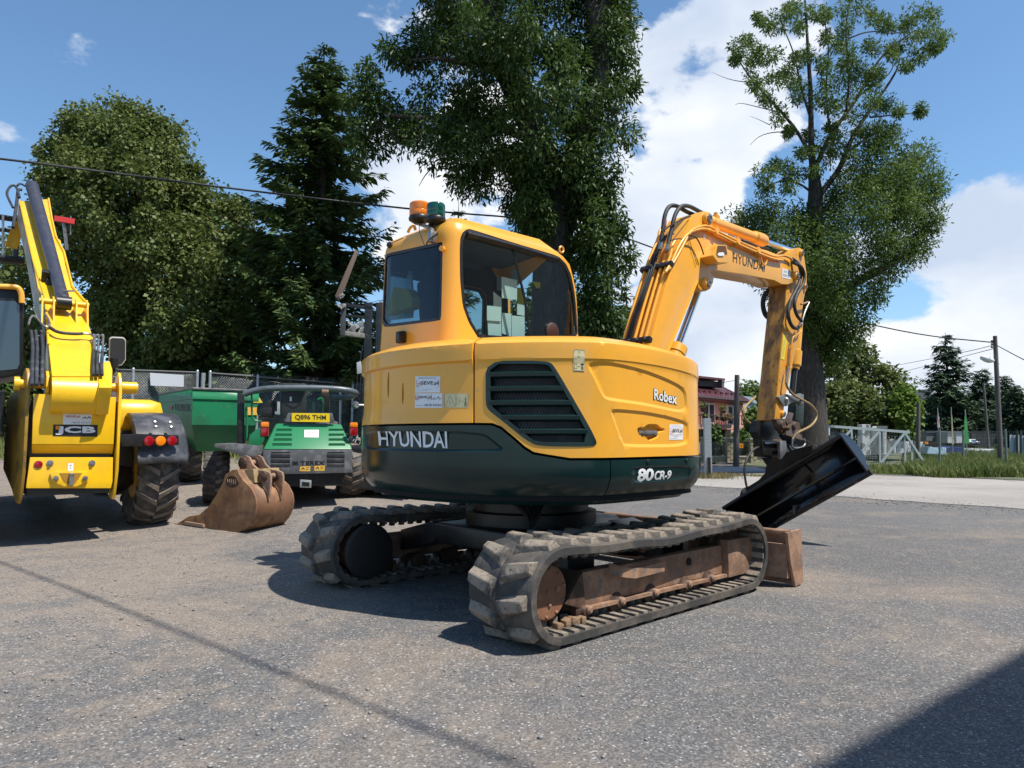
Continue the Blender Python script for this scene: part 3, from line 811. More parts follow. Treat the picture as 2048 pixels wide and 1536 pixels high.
# big broadleaf ash behind the cab
def big_ash():
    D = 16.5; rr = R_(11)
    base = P3(1112, 860, D); base.z = float(gh(base.x, base.y)) - .1
    out = [(835, -160), (845, 10), (838, 60), (800, 80), (776, 102), (790, 118), (845, 128), (870, 112), (878, 150), (850, 190), (800, 210), (768, 208), (760, 150), (742, 130), (720, 165), (703, 190), (708, 250), (716, 320), (745, 300), (775, 285), (808, 292), (840, 320), (870, 335), (900, 345), (925, 368), (960, 385), (1000, 378), (1012, 360), (1022, 372), (1018, 400), (1026, 430), (1040, 425), (1060, 450), (1085, 470), (1080, 440),
           (1095, 410), (1140, 400), (1150, 440), (1190, 430), (1215, 380), (1230, 350), (1243, 300), (1262, 270), (1250, 235), (1275, 170), (1258, 140), (1250, 90), (1262, 40), (1250, 10), (1262, -160)]
    C1 = crown_points(out, D, 2.4, 520, rr, 1.1, holes=[[(868, 150), (905, 175), (912, 210), (885, 225), (862, 200)], [(1170, 0), (1200, -10), (1190, 40), (1172, 60)]])
    low = [(1150, 400), (1200, 370), (1232, 420), (1238, 470), (1225, 500), (1250, 490), (1262, 520), (1225, 560), (1215, 600), (1238, 620), (1225, 680), (1205, 700), (1170, 700), (1160, 560), (1150, 520), (1140, 470)]
    C2 = crown_points(low, D - .3, .9, 80, rr)
    C3 = crown_points([(1018, 300), (1100, 300), (1100, 440), (1085, 480), (1062, 470), (1030, 430)], D - .8, .5, 26, rr)
    E = np.array([tuple(P3(u, v, D - .5)) for u, v in ((1268, 170), (1262, 265), (1225, 340), (1238, 465), (1250, 455), (1262, 505), (1255, 120), (1240, 60), (1230, 10), (705, 200), (712, 260), (712, 300), (742, 135), (770, 100), (790, 105), (830, 90), (815, 270), (960, 382), (990, 370), (1240, 640))])
    r1 = rr.uniform(.28, .52, len(C1)); r2 = rr.uniform(.22, .38, len(C2)); r3 = rr.uniform(.2, .34, len(C3)); rE = rr.uniform(.14, .24, len(E))
    lb = [([P3(1108, 900, D), P3(1104, 700, D), P3(1106, 520, D), P3(1112, 420, D), P3(1095, 330, D), P3(1060, 240, D + .3), P3(1020, 160, D + .3), P3(985, 70, D + .2), P3(950, -60, D)], .58, .22),
          ([P3(1112, 470, D), P3(1140, 360, D), P3(1170, 250, D - .3), P3(1195, 150, D - .4), P3(1200, 80, D - .4), P3(1185, 10, D - .3), P3(1180, -80, D)], .40, .17),
          ([P3(1196, 60, D - .4), P3(1208, 10, D - .4), P3(1215, -60, D - .4)], .18, .12),
          ([P3(1080, 290, D), P3(1000, 250, D - .2), P3(900, 240, D - .4), P3(800, 235, D - .5), P3(770, 225, D - .5)], .13, .03),
          ([P3(1000, 120, D), P3(940, 130, D - .4), P3(880, 115, D - .6), P3(820, 120, D - .6)], .09, .02),
          ([P3(850, 240, D - .4), P3(800, 300, D - .4), P3(775, 250, D - .5), P3(740, 260, D - .5)], .04, .015),
          ([P3(870, 330, D - .3), P3(850, 350, D - .3), P3(838, 372, D - .4)], .02, .006), ([P3(862, 335, D - .3), P3(870, 360, D - .3)], .015, .005), ([P3(840, 100, D - .6), P3(825, 135, D - .6), P3(812, 155, D - .6)], .02, .006)]
    kw = dict(droop=.45)
    tree('ash_tree', 'huge broadleaf ash tree with dark trunk rising behind the excavator cab', 'tree', base,
         [(C1, r1, 150, .155, 'lance', kw), (C2, r2, 120, .17, 'lance', kw), (C3, r3, 130, .16, 'lance', kw), (E, rE, 60, .17, 'lance', kw)], L_ASH, lb, BARK, seed=2)
big_ash()
# linden at the left
def linden():
    D = 21.0; rr = R_(5); base = P3(330, 860, D); base.z = float(gh(base.x, base.y)) - .1
    out = [(66, 283), (85, 278), (100, 290), (118, 262), (140, 245), (165, 240), (180, 225), (205, 228), (218, 208), (245, 215), (262, 225), (300, 235), (330, 262), (352, 262), (378, 300), (388, 340), (410, 360), (418, 390), (450, 395), (480, 410), (505, 440), (520, 470), (545, 495), (552, 540), (575, 600), (568, 650), (545, 680), (520, 720), (500, 760), (330, 790), (240, 780), (230, 700), (180, 640), (165, 560), (130, 500), (95, 440), (80, 390), (72, 340), (95, 320)]
    C = crown_points(out, D, 3.0, 640, rr, 1.2); r = rr.uniform(.30, .62, len(C))
    lb = [([P3(330, 880, D), P3(325, 700, D), P3(300, 500, D), P3(250, 300, D)], .32, .08), ([P3(325, 700, D), P3(420, 560, D), P3(460, 470, D)], .18, .05), ([P3(310, 600, D), P3(200, 460, D), P3(150, 350, D)], .14, .04)]
    tree('linden_tree', 'broad round crowned linden tree with yellowish seed clusters behind the left fence', 'tree', base, [(C, r, 215, .125, 'broad')], L_LIN, lb, BARK, seed=4)
linden()
D = 19.0
b = P3(632, 860, D); b.z = float(gh(b.x, b.y)) - .1
spruce('spruce_tree', 'tall dark spruce tree between the linden and the big ash', b, P3(628, 92, D).z - b.z, 3.3, L_SPR, 8, levels=46, density=1.5, twig=.30, low=.08, droop=.42)
b = P3(915, 800, 34); b.z = -.1
spruce('spruce_tree', 'small spruce tip just above the cab roof', b, P3(915, 405, 34).z - b.z, 2.0, L_SPB, 9, levels=26, density=.8, twig=.4)
b = P3(1255, 800, 30); b.z = -.1
spruce('spruce_tree', 'spruce half hidden behind the trunk base and leaning pole', b, P3(1232, 560, 30).z - b.z, 1.6, L_SPR, 10, levels=26, density=.8, twig=.35, low=.02)
def right_tree():
    D = 23.5; rr = R_(21); base = P3(1622, 925, D); base.z = .1
    dense = [(1500, 400), (1540, 395), (1600, 420), (1640, 410), (1700, 340), (1730, 290), (1760, 270), (1800, 285), (1850, 300), (1880, 345), (1872, 380), (1878, 420), (1850, 470), (1865, 500), (1830, 515), (1790, 540), (1770, 560), (1755, 600), (1720, 640), (1690, 660), (1670, 720), (1650, 700), (1600, 640), (1560, 600), (1520, 570), (1480, 545), (1470, 500), (1440, 480)]
    C1 = crown_points(dense, D, 2.6, 340, rr, 1.1); r1 = rr.uniform(.36, .62, len(C1))
    tufts = [(1475, 100, 26), (1500, 85, 16), (1545, 50, 20), (1520, 40, 14), (1560, 20, 22), (1590, 15, 20), (1630, 25, 22), (1600, 50, 18), (1550, 110, 24), (1500, 130, 20), (1540, 160, 24), (1510, 165, 18), (1530, 200, 18), (1575, 150, 26), (1590, 120, 20), (1620, 110, 18), (1650, 70, 18), (1690, 60, 22), (1720, 20, 26), (1750, 30, 20), (1700, 10, 22), (1680, 90, 20), (1650, 130, 18), (1700, 110, 24), (1740, 90, 22), (1770, 60, 18), (1790, 90, 18), (1820, 45, 26), (1850, 25, 24), (1872, 60, 22), (1880, 80, 14), (1840, 70, 20), (1800, 50, 18), (1830, 110, 20), (1820, 140, 16), (1790, 110, 14), (1760, 150, 20), (1740, 170, 24), (1700, 160, 28), (1660, 170, 28), (1700, 190, 26), (1640, 190, 26), (1600, 190, 22), (1590, 170, 22), (1740, 210, 26), (1770, 215, 20), (1800, 220, 16), (1840, 222, 14), (1700, 230, 26), (1660, 210, 22), (1750, 260, 22), (1720, 270, 24), (1680, 270, 22), (1650, 290, 22), (1620, 270, 16), (1580, 260, 14), (1560, 230, 18), (1600, 300, 18), (1560, 330, 24), (1530, 345, 22), (1590, 345, 22), (1530, 375, 18), (1570, 370, 20), (1620, 340, 22), (1670, 310, 24), (1700, 300, 22), (1620, 300, 12), (1655, 250, 14), (1780, 260, 22), (1510, 110, 22), (1470, 120, 14), (1655, 30, 16), (1860, 100, 12), (1685, 130, 24), (1720, 140, 24)]
    C2, r2 = [], []
    for u, v, r in tufts:
        for k in range(4):
            C2.append(tuple(P3(u + rr.normal() * r * .4, v + rr.normal() * r * .35, D + rr.uniform(-1.6, 1.6)))); r2.append(r * D / FPX * rr.uniform(.5, .85))
    low = [(1560, 600), (1620, 580), (1700, 600), (1740, 640), (1700, 700), (1670, 740), (1640, 720)]
    C3 = crown_points(low, D, 1.4, 60, rr); r3 = rr.uniform(.3, .5, len(C3))
    q = lambda *p: [P3(u, v, D + (k[0] if k else 0)) for u, v, *k in p]
    lb = [(q((1620, 930), (1618, 800), (1612, 700), (1612, 600), (1622, 500), (1632, 400), (1628, 350)), .62, .18), (q((1612, 700), (1650, 600), (1720, 560), (1790, 525), (1815, 500)), .22, .08),
          (q((1628, 350), (1622, 300), (1622, 200), (1616, 100), (1610, 0)), .13, .03), (q((1628, 340), (1660, 270), (1720, 190), (1760, 110), (1830, 60)), .09, .02), (q((1630, 330), (1600, 270), (1560, 220), (1510, 170), (1470, 110)), .08, .02),
          (q((1634, 395), (1680, 340), (1700, 280), (1740, 220), (1790, 150), (1800, 120)), .11, .02), (q((1622, 240), (1600, 170), (1590, 110), (1560, 40)), .05, .015), (q((1690, 240), (1700, 160), (1690, 60), (1700, 0)), .05, .015), (q((1740, 235), (1790, 230), (1840, 225)), .035, .01),
          (q((1640, 400), (1600, 365), (1560, 360), (1520, 380)), .05, .015), (q((1660, 270), (1650, 180), (1660, 90), (1640, 10)), .045, .012), (q((1600, 270), (1560, 262), (1520, 270), (1500, 290)), .025, .006), (q((1560, 225), (1520, 215), (1480, 205), (1470, 210)), .02, .005), (q((1540, 250), (1520, 240), (1500, 232)), .015, .004), (q((1500, 165), (1460, 160), (1425, 145)), .018, .004),
          (q((1700, 300), (1740, 270), (1760, 262)), .04, .015), (q((1690, 80), (1740, 60), (1800, 70), (1850, 40)), .03, .01), (q((1720, 190), (1780, 150), (1790, 120), (1830, 110)), .03, .008)]
    kw = dict(droop=.15)
    tree('feathery_tree', 'tall tree with an open feathery top and dense lower crown behind the excavator arm', 'tree', base, [(C1, r1, 180, .145, 'lance', kw), (np.array(C2), np.array(r2), 95, .14, 'lance', kw), (C3, r3, 150, .15, 'lance', kw)], L_ROB, lb, BARK, seed=6)
right_tree()
# thin trunks and the edge of more trees behind the cab
def small_tree(name, label, u, v0, v1, D, hw, m, seed, n=90, cat='tree', r=.35, leaf=.16, base_v=930, outline=None, shape='broad', trunk=.08, group=None, half=1.2):
    rr = R_(seed); base = P3(u, base_v, D); base.z = float(gh(base.x, base.y)) - .05
    out = outline or [(u - hw * .5, v1), (u - hw, (v0 + v1) / 2 + 5), (u - hw * .75, v0 + (v1 - v0) * .25), (u - hw * .2, v0), (u + hw * .3, v0 + 5), (u + hw * .85, v0 + (v1 - v0) * .3), (u + hw, (v0 + v1) / 2), (u + hw * .6, v1)]
    C = crown_points(out, D, half, n, rr); rd = rr.uniform(.6, 1.1, n) * r
    lb = [([base, P3(u, (v0 + v1) / 2, D), P3(u + hw * .1, v0 + (v1 - v0) * .2, D)], trunk, trunk * .3)]
    return tree(name, label, cat, base, [(C, rd, 75, leaf, shape)], m, lb, BARKG, seed=seed, group=group)
t = thing('young_tree', 'pair of thin bare grey trunks beside the leaning utility pole', 'tree', (0, 0, 0))
m = MB()
for u0, u1, v1, r in ((1181, 1178, 560, .045), (1192, 1188, 600, .05)): m.tube([P3(u0, 905, 18), P3((u0 + u1) / 2, 720, 18), P3(u1, v1, 18)], [r * 1.2, r, r * .7], 8)
m.build('trunk', BARKG, t, 60)
small_tree('shrub', 'leafy shrub filling the gap behind the cab window', 1120, 560, 800, 20, 130, L_ROB, 31, 110, 'shrub', .4, half=1.5, base_v=905)
small_tree('tree', 'low dark tree at the left edge behind the yellow loader boom', 30, 480, 760, 24, 95, L_LIN, 32, 120, 'tree', .45, half=1.6, base_v=900)
small_tree('shrub', 'shrubs behind the fence under the left trees', 640, 690, 860, 20, 130, L_SPR, 33, 120, 'shrub', .45, half=1.3, base_v=900, shape='broad')
small_tree('shrub', 'dark undergrowth below the linden behind the mesh fence', 400, 720, 880, 19.5, 200, L_ASH, 34, 170, 'shrub', .45, half=1.2, base_v=905)
small_tree('shrub', 'dark undergrowth behind the yellow loader at the left edge', 60, 730, 890, 20, 190, L_ASH, 35, 150, 'shrub', .45, half=1.2, base_v=900)
# right background
small_tree('tree', 'rounded mixed green tree right of the feathery tree', 1725, 690, 880, 36, 60, L_BSH, 41, 150, 'tree', .55, .20, outline=[(1650, 700), (1690, 690), (1730, 690), (1760, 715), (1770, 740), (1800, 745), (1822, 765), (1835, 800), (1830, 870), (1650, 880)], half=3)
small_tree('tree', 'olive green tree low behind the sliding gate', 1690, 780, 880, 33, 60, L_BSH, 42, 90, 'tree', .5, .20, outline=[(1640, 780), (1700, 770), (1750, 790), (1790, 820), (1785, 865), (1640, 880)], half=2)
small_tree('shrub', 'bright green bush behind the right end of the gate', 1808, 778, 868, 31, 28, L_BRT, 43, 70, 'shrub', .32, .20, half=1)
small_tree('shrub', 'yellow green bush left of the bright green bush', 1758, 800, 862, 31.5, 28, L_BSH, 44, 50, 'shrub', .32, .18, half=1)
for i, (u, v0, D, R__, lab) in enumerate(((1901, 665, 42, 2.3, 'tall blue green spruce beside the lamp post'), (1972, 735, 46, 1.8, 'narrow spruce just left of the lamp post'), (2016, 750, 50, 2.0, 'distant spruce just right of the lamp post'), (1868, 790, 50, 2.2, 'low spruce beside the grey roofed house'), (2040, 770, 40, 1.6, 'spruce at the right edge of the picture'))):
    b = P3(u, 890, D); b.z = 0
    spruce('spruce_tree', lab, b, P3(u, v0, D).z, R__, L_SPB, 50 + i, levels=34, density=.9, twig=.42, low=.03, group='spruces beyond the right fence')
small_tree('tree', 'wide low tree behind the lamp post', 1990, 790, 880, 55, 70, L_SPB, 45, 90, 'tree', .6, .25, half=3)
small_tree('tree', 'dark hedge tree between the spruces and the bright bush', 1930, 800, 880, 48, 60, L_SPR, 46, 90, 'tree', .6, .25, half=2)
small_tree('tree', 'pale green tree above the pink house roof corner', 1505, 772, 830, 60, 32, L_ROB, 47, 70, 'tree', .7, .3, half=3)
small_tree('shrub', 'bush beside the right wall of the pink house', 1512, 815, 885, 34, 16, L_ROB, 48, 60, 'shrub', .4, .18, half=1)
small_tree('shrub', 'leafy shrub under the balcony behind the wooden pole', 1480, 862, 900, 31, 16, L_ROB, 49, 40, 'shrub', .3, .16, half=.6)
small_tree('shrub', 'narrow evergreen behind the low front wall', 1426, 852, 915, 31, 11, L_SPR, 60, 40, 'shrub', .26, .16, half=.4)
# meadow grass
def grass(name, n, fx, m, h, seed, w=.012):
    rr = R_(seed); P = fx(rr, n); n = len(P); z = gh(P[:, 0], P[:, 1]); hh = h * rr.uniform(.35, 1.2, n); a = rr.uniform(0, 6.28, n); l = rr.normal(size=(n, 2)) * .28 * hh[:, None]
    wx, wy = np.cos(a) * w, np.sin(a) * w; z0 = z
    V = np.stack([np.stack([P[:, 0] - wx, P[:, 1] - wy, z0], 1), np.stack([P[:, 0] + wx, P[:, 1] + wy, z0], 1), np.stack([P[:, 0] + wx * .6 + l[:, 0] * .4, P[:, 1] + wy * .6 + l[:, 1] * .4, z0 + hh * .6], 1), np.stack([P[:, 0] + l[:, 0], P[:, 1] + l[:, 1], z0 + hh], 1)], 1).reshape(-1, 3)
    return finish(name, np_mesh(name, V, np.arange(n * 4).reshape(-1, 4)), m, kind='stuff')
def f1(rr, n):
    y = rr.uniform(20.5, 38, n); x = y * rr.uniform(.56, .80, n); k = (x > 12.4) ; return np.stack([x, y], 1)[k]
grass('tall_meadow_grass', 46000, f1, L_GRS, .38, 1, .014)
def f2(rr, n):
    t = rr.rand(n); x = 10.2 + 16 * t; y = 24.0 - 13 * t * .9 + rr.normal(0, .5, n); k = y / x > 0; return np.stack([x, y], 1)
grass('verge_weeds', 9000, lambda rr, n: np.stack([(x := rr.uniform(10.4, 19, n)), 23.6 - (x - 10.4) * .75 + np.abs(rr.normal(0, .8, n))], 1), L_GRS, .16, 2, .012)
grass('gate_weeds', 5000, lambda rr, n: np.stack([(x := rr.uniform(9.8, 15, n)), 24.9 + rr.normal(0, .6, n)], 1), L_GRS, .28, 3, .012)
grass('kerb_dry_grass', 2200, lambda rr, n: np.stack([(x := rr.uniform(4.5, 9.0, n)), 21.2 + np.sin(x * 3) * .3 + rr.normal(0, .2, n)], 1), L_DRY, .09, 4, .010)
grass('post_weeds', 700, lambda rr, n: np.stack([5.8 + rr.normal(0, .3, n), 20.4 + rr.normal(0, .3, n)], 1), L_DRY, .18, 5, .010)
grass('fence_foot_weeds', 9000, lambda rr, n: np.stack([rr.uniform(-14, -4, n), 16.9 + rr.normal(0, .5, n)], 1), L_GRS, .35, 6, .012)
# ------------------------------------------------------------------ excavator
EX = Frame(.261, 5.757, 0, math.radians(42.95))
EXC = thing('excavator', 'yellow and dark grey tracked excavator with a black tilting bucket, centre of the yard',
            'excavator', EX.o, EX.a)
TL0, TL1, TH = -1.474, 1.18, .575          # rear end, front end and height of a track

def track(side):
    """side -1: the track nearer the camera. belt, lugs, frame, rollers"""
    yo, yi = 1.325 * side, .805 * side
    ym = (yo + yi) / 2
    R = TH / 2 - .035
    path = []
    c0, c1 = TL0 + TH / 2, TL1 - TH / 2
    def sag(x):
        t = (x - c0) / (c1 - c0); return -.028 * math.sin(math.pi * min(max(t, 0), 1)) ** 2 * 1.2 - .012 * math.sin(math.pi * 3 * t) ** 2
    n = 24
    for k in range(n): path.append((c0 + (c1 - c0) * k / n, TH / 2 + R + sag(c0 + (c1 - c0) * k / n), 'top'))
    for k in range(17):
        a = math.pi / 2 - math.pi * k / 16; path.append((c1 + R * math.cos(a), TH / 2 + R * math.sin(a), 'f'))
    for k in range(1, n): path.append((c1 + (c0 - c1) * k / n, TH / 2 - R, 'b'))
    for k in range(17):
        a = -math.pi / 2 - math.pi * k / 16; path.append((c0 + R * math.cos(a), TH / 2 + R * math.sin(a), 'r'))
    P = [Vector((p[0], 0, p[1])) for p in path]; m = len(P)
    def nrm(i):
        t = (P[(i + 1) % m] - P[(i - 1) % m]).normalized(); return Vector((-t.z, 0, t.x)) * 1.0
    T = MB(); V = []
    prof = [(yo, -.030), (yo, .012), (yo - .03 * side, .022), (ym, .026), (yi + .03 * side, .022), (yi, .012), (yi, -.030), (ym, -.034)]
    for i in range(m):
        nn = nrm(i)
        for y, h in prof:
            w = P[i] + nn * h; V.append((w.x, y, w.z))
    q = len(prof); F = []
    for i in range(m):
        j = (i + 1) % m
        for k in range(q): F.append((i * q + k, i * q + (k + 1) % q, j * q + (k + 1) % q, j * q + k))
    T.add(V, F)
    tr = T.build('track', mat('dusty belt rubber', (.04, .038, .036), .8, var=(.105, .088, .072), var_scale=4, var_lo=.42, var_hi=.62, bump=.2, bump_scale=30), EXC, 35)
    # lugs: two staggered rows of tapered rubber blocks
    L = [0]
    for i in range(m): L.append(L[-1] + (P[(i + 1) % m] - P[i]).length)
    tot = L[-1]; N = 33
    def at(dist):
        dist %= tot
        for i in range(m):
            if L[i + 1] >= dist: break
        t = (dist - L[i]) / (L[i + 1] - L[i]); a, b = P[i], P[(i + 1) % m]
        return a.lerp(b, t), nrm(i).lerp(nrm((i + 1) % m), t).normalized(), (b - a).normalized()
    wd = .238
    meshes = []
    for v in range(5):
        rr = random.Random(v)
        j = lambda k: rr.uniform(-k, k)
        # local axes: x along travel, y from centre line outward, z off the belt
        lo = [(-.085, .012), (.045, .0), (.085, wd), (-.005, wd)]
        hi = [(-.052 + j(.008), .03), (.022 + j(.008), .022 + j(.01)), (.058 + j(.006), wd - .012), (.005 + j(.006), wd - .01)]
        V = [(x, y, .0) for x, y in lo] + [(x, y, .043 + j(.006)) for x, y in hi]
        F = [(0, 1, 5, 4), (1, 2, 6, 5), (2, 3, 7, 6), (3, 0, 4, 7), (4, 5, 6, 7), (3, 2, 1, 0)]
        bm = bmesh.new(); vs = [bm.verts.new(p) for p in V]
        for f in F: bm.faces.new([vs[i] for i in f])
        bmesh.ops.recalc_face_normals(bm, faces=bm.faces)
        bmesh.ops.bevel(bm, geom=[e for e in bm.edges if e.verts[0].co.z > .02 or e.verts[1].co.z > .02], offset=.006, segments=1, affect='EDGES', clamp_overlap=True)
        me = bpy.data.meshes.new('tread_lug'); bm.to_mesh(me); bm.free(); me.materials.append(RUBT)
        me.polygons.foreach_set('use_smooth', [True] * len(me.polygons)); me.set_sharp_from_angle(angle=math.radians(28))
        meshes.append(me)
    for row in (1, -1):
        for k in range(N):
            p, nn, t = at((k + (.5 if row < 0 else 0)) * tot / N)
            o = bpy.data.objects.new('tread_lug', meshes[(k * 3 + (row > 0)) % 5]); COL.objects.link(o); o.parent = tr
            yv = Vector((0, row, 0)); M = Matrix.Identity(4)
            for r_ in range(3): M[r_][0], M[r_][1], M[r_][2] = t[r_], yv[r_], nn[r_]
            M.translation = p + nn * .014 + Vector((0, ym, 0)); o.matrix_local = M
    # inner cross ribs and drive lugs
    G = MB()
    for k in range(62):
        p, nn, t = at(k * tot / 62 + .02)
        M = Matrix(((t.x, 0, nn.x), (t.y, 1, nn.y), (t.z, 0, nn.z)))
        G.box(p - nn * .037 + Vector((0, ym, 0)), (.042, .49, .016), M)
        for s in (-1, 1):
            if abs(p.z - TH / 2) > R * .9 or True: G.box(p - nn * .06 + Vector((0, ym + s * .06, 0)), (.04, .03, .05), M)
    G.build('inner_rib', RUBT, tr, kind='stuff')
    # side frame
    yf = 1.17 * side
    fr = MB()
    def on(u, v): return EX.onY(u, v, -1.17)
    px = [(1160, 1146), (1443, 1090), (1444, 1146), (1166, 1213)]
    poly = [on(*p) for p in px]
    poly = [Vector((p.x, yf, p.z)) for p in poly]
    hc = on(1377, 1123); hr = .028
    fm = MB(); fm.prism(poly, (0, -side * .07, 0))
    frame_o = fm.build('track_frame', RUST, EXC, 30, bev=.006)
    fl = MB()
    a, b = [Vector((p.x, yf, p.z)) for p in (on(1166, 1213), on(1446, 1147))]
    fl.prism([a + Vector((0, side * .035, 0)), a + Vector((0, side * .035, -.022)), b + Vector((0, side * .035, -.022)), b + Vector((0, side * .035, 0))], (0, -side * .06, 0))
    a, b = [Vector((p.x, yf, p.z)) for p in (on(1160, 1145), on(1163, 1214))]
    fl.build('lower_flange', RUST, frame_o)
    e1 = [on(*p) for p in ((1135, 1206), (1163, 1143), (1167, 1214), (1158, 1217))]
    em = MB(); em.prism([Vector((p.x, yf + side * .012, p.z)) for p in (on(1128, 1208), on(1162, 1142), on(1169, 1215), on(1166, 1219))], (0, -side * .24, 0)); em.build('end_bracket', RUSTD, frame_o, bev=.004)
    hm = MB(); hm.lathe([(hr, 0), (hr, .012)], (hc.x, yf - side * .004, hc.z), (0, side, 0), 20); hm.build('grease_hole', HOLE, frame_o)
    bx = [on(*p) for p in ((1446, 1079), (1497, 1071), (1497, 1141), (1447, 1154))]
    bm_ = MB(); bm_.prism([Vector((p.x, yf + side * .045, p.z)) for p in bx], (0, -side * .35, 0)); bm_.build('tensioner_box', RUST, frame_o, 30, bev=.008)
    # step bracket with serrated top
    st = MB(); pl = [(1219, 1137), (1226, 1149), (1245, 1152), (1270, 1151), (1311, 1139), (1311, 1121), (1270, 1133), (1240, 1136)]
    if side < 0:
        q = [on(*p) for p in ((1218, 1136), (1228, 1141), (1250, 1143), (1311, 1130))]
        V, F = [], []
        for k, p in enumerate(q):
            out = [.0, .07, .085, .07][k]
            V += [(p.x, yf - out, p.z - .032), (p.x, yf - out, p.z + .032)]
        for k in range(3): F.append((2 * k, 2 * k + 2, 2 * k + 3, 2 * k + 1))
        st.add(V, F); st.prism([V[6], V[7], (V[7][0], yf, V[7][2]), (V[6][0], yf, V[6][2])], (.004, 0, 0))
        a, b = Vector(V[2]), Vector(V[6])
        for k in range(17):
            p = a.lerp(b, k / 16); st.prism([p + Vector((-.011, 0, .06)), p + Vector((.011, 0, .06)), p + Vector((0, -.004, .078))], (0, .004, 0))
        o = st.build('step_bracket', RUST, frame_o)
        md = o.modifiers.new('thickness', 'SOLIDIFY'); md.thickness = .008
    # sprocket with final drive cover, idler, rollers
    sc = on(1097, 1186)
    sp = MB(); ys = 1.16 * side
    sp.lathe([(.10, -.30), (.155, -.28), (.155, -.03), (.160, -.022), (.158, 0), (.150, .006)], (sc.x, ys, sc.z), (0, side, 0), 40)
    spo = sp.build('final_drive', mat('rust brown drive cover', (.20, .085, .045), .6, var=(.24, .12, .06), var_scale=8, bump=.08), EXC, 35)
    bo = MB()
    for k in range(10):
        a = 2 * math.pi * k / 10 + .2; bo.lathe([(.010, 0), (.010, .006), (.006, .009)], (sc.x + .136 * math.cos(a), ys + side * .006, sc.z + .136 * math.sin(a)), (0, side, 0), 8)
    for dx, dz, r in ((-.085, -.01, .018), (.08, .01, .018), (0, 0, .014), (0.01, -.07, .012)):
        bo.lathe([(r, 0), (r, .007), (r * .55, .007), (r * .5, .012)], (sc.x + dx, ys + side * .006, sc.z + dz), (0, side, 0), 12)
    bo.build('cover_bolt', RUST, spo, 35, kind='stuff')
    sg = MB(); teeth = []
    for k in range(44):
        a = 2 * math.pi * k / 44; r = (.222 if k % 4 in (0, 1) else .185)
        teeth.append(Vector((c0 + .01 + r * math.cos(a), ym + .03, TH / 2 + r * math.sin(a))))
    sg.prism(teeth, (0, -.06, 0)); sg.build('sprocket', RUSTD, EXC)
    idl = MB(); idl.lathe([(.10, -.09), (.19, -.08), (.19, -.03), (.215, -.02), (.215, .02), (.19, .03), (.19, .08), (.10, .09)], (c1, ym, TH / 2), (0, 1, 0), 32)
    idl.build('idler_wheel', RUSTD, EXC, 35)
    for u, v in ((1165, 1222), (1232, 1207), (1300, 1193), (1368, 1178), (1414, 1168)):
        p = on(u, v); r_ = MB(); zc = .128
        r_.lathe([(.035, -.12), (.065, -.11), (.065, -.07), (.045, -.06), (.045, .06), (.065, .07), (.065, .11), (.035, .12), (.024, .14)], (p.x, ym, zc), (0, side, 0), 22)
        ro = r_.build('track_roller', RUSTD, EXC, 35)
        b = MB(); b.lathe([(.026, 0), (.026, .03), (.014, .04)], (p.x + .02, ym + side * .12, zc + .01), (0, side, 0), 12); b.build('roller_cap', RUST, ro, 35)
    tp = MB(); tp.lathe([(.04, -.12), (.055, -.1), (.055, .1), (.04, .12)], ((c0 + c1) / 2 - .1, ym, TH - .115), (0, 1, 0), 18); tp.build('carrier_roller', RUSTD, EXC, 35)
    # thrown mud clods and motor housing at the sprocket end
    mm = MB(); rr = random.Random(4 + side)
    for k in range(7):
        x = sc.x + .03 + k * .035; mm.box((x, 1.20 * side + rr.uniform(-.02, .02), .085 + rr.uniform(0, .015)), (.04, .05, rr.uniform(.03, .06)), Matrix.Rotation(rr.uniform(-.4, .4), 3, 'Y'), .008)
    mm.build('dried_mud', mat('dried mud', (.22, .14, .08), .95, bump=.6, bump_scale=30), EXC, 60)
    if side > 0:
     hm = MB(); hm.lathe([(.15, -.02), (.200, 0), (.212, .03), (.205, .05), (.15, .06)], (c0 + .03, .745 * side, TH / 2), (0, side, 0), 30)
     hm.build('travel_motor_guard', mat('greasy dark cover', (.014, .012, .010), .75), EXC, 35)
    return tr
track(-1); track(1)

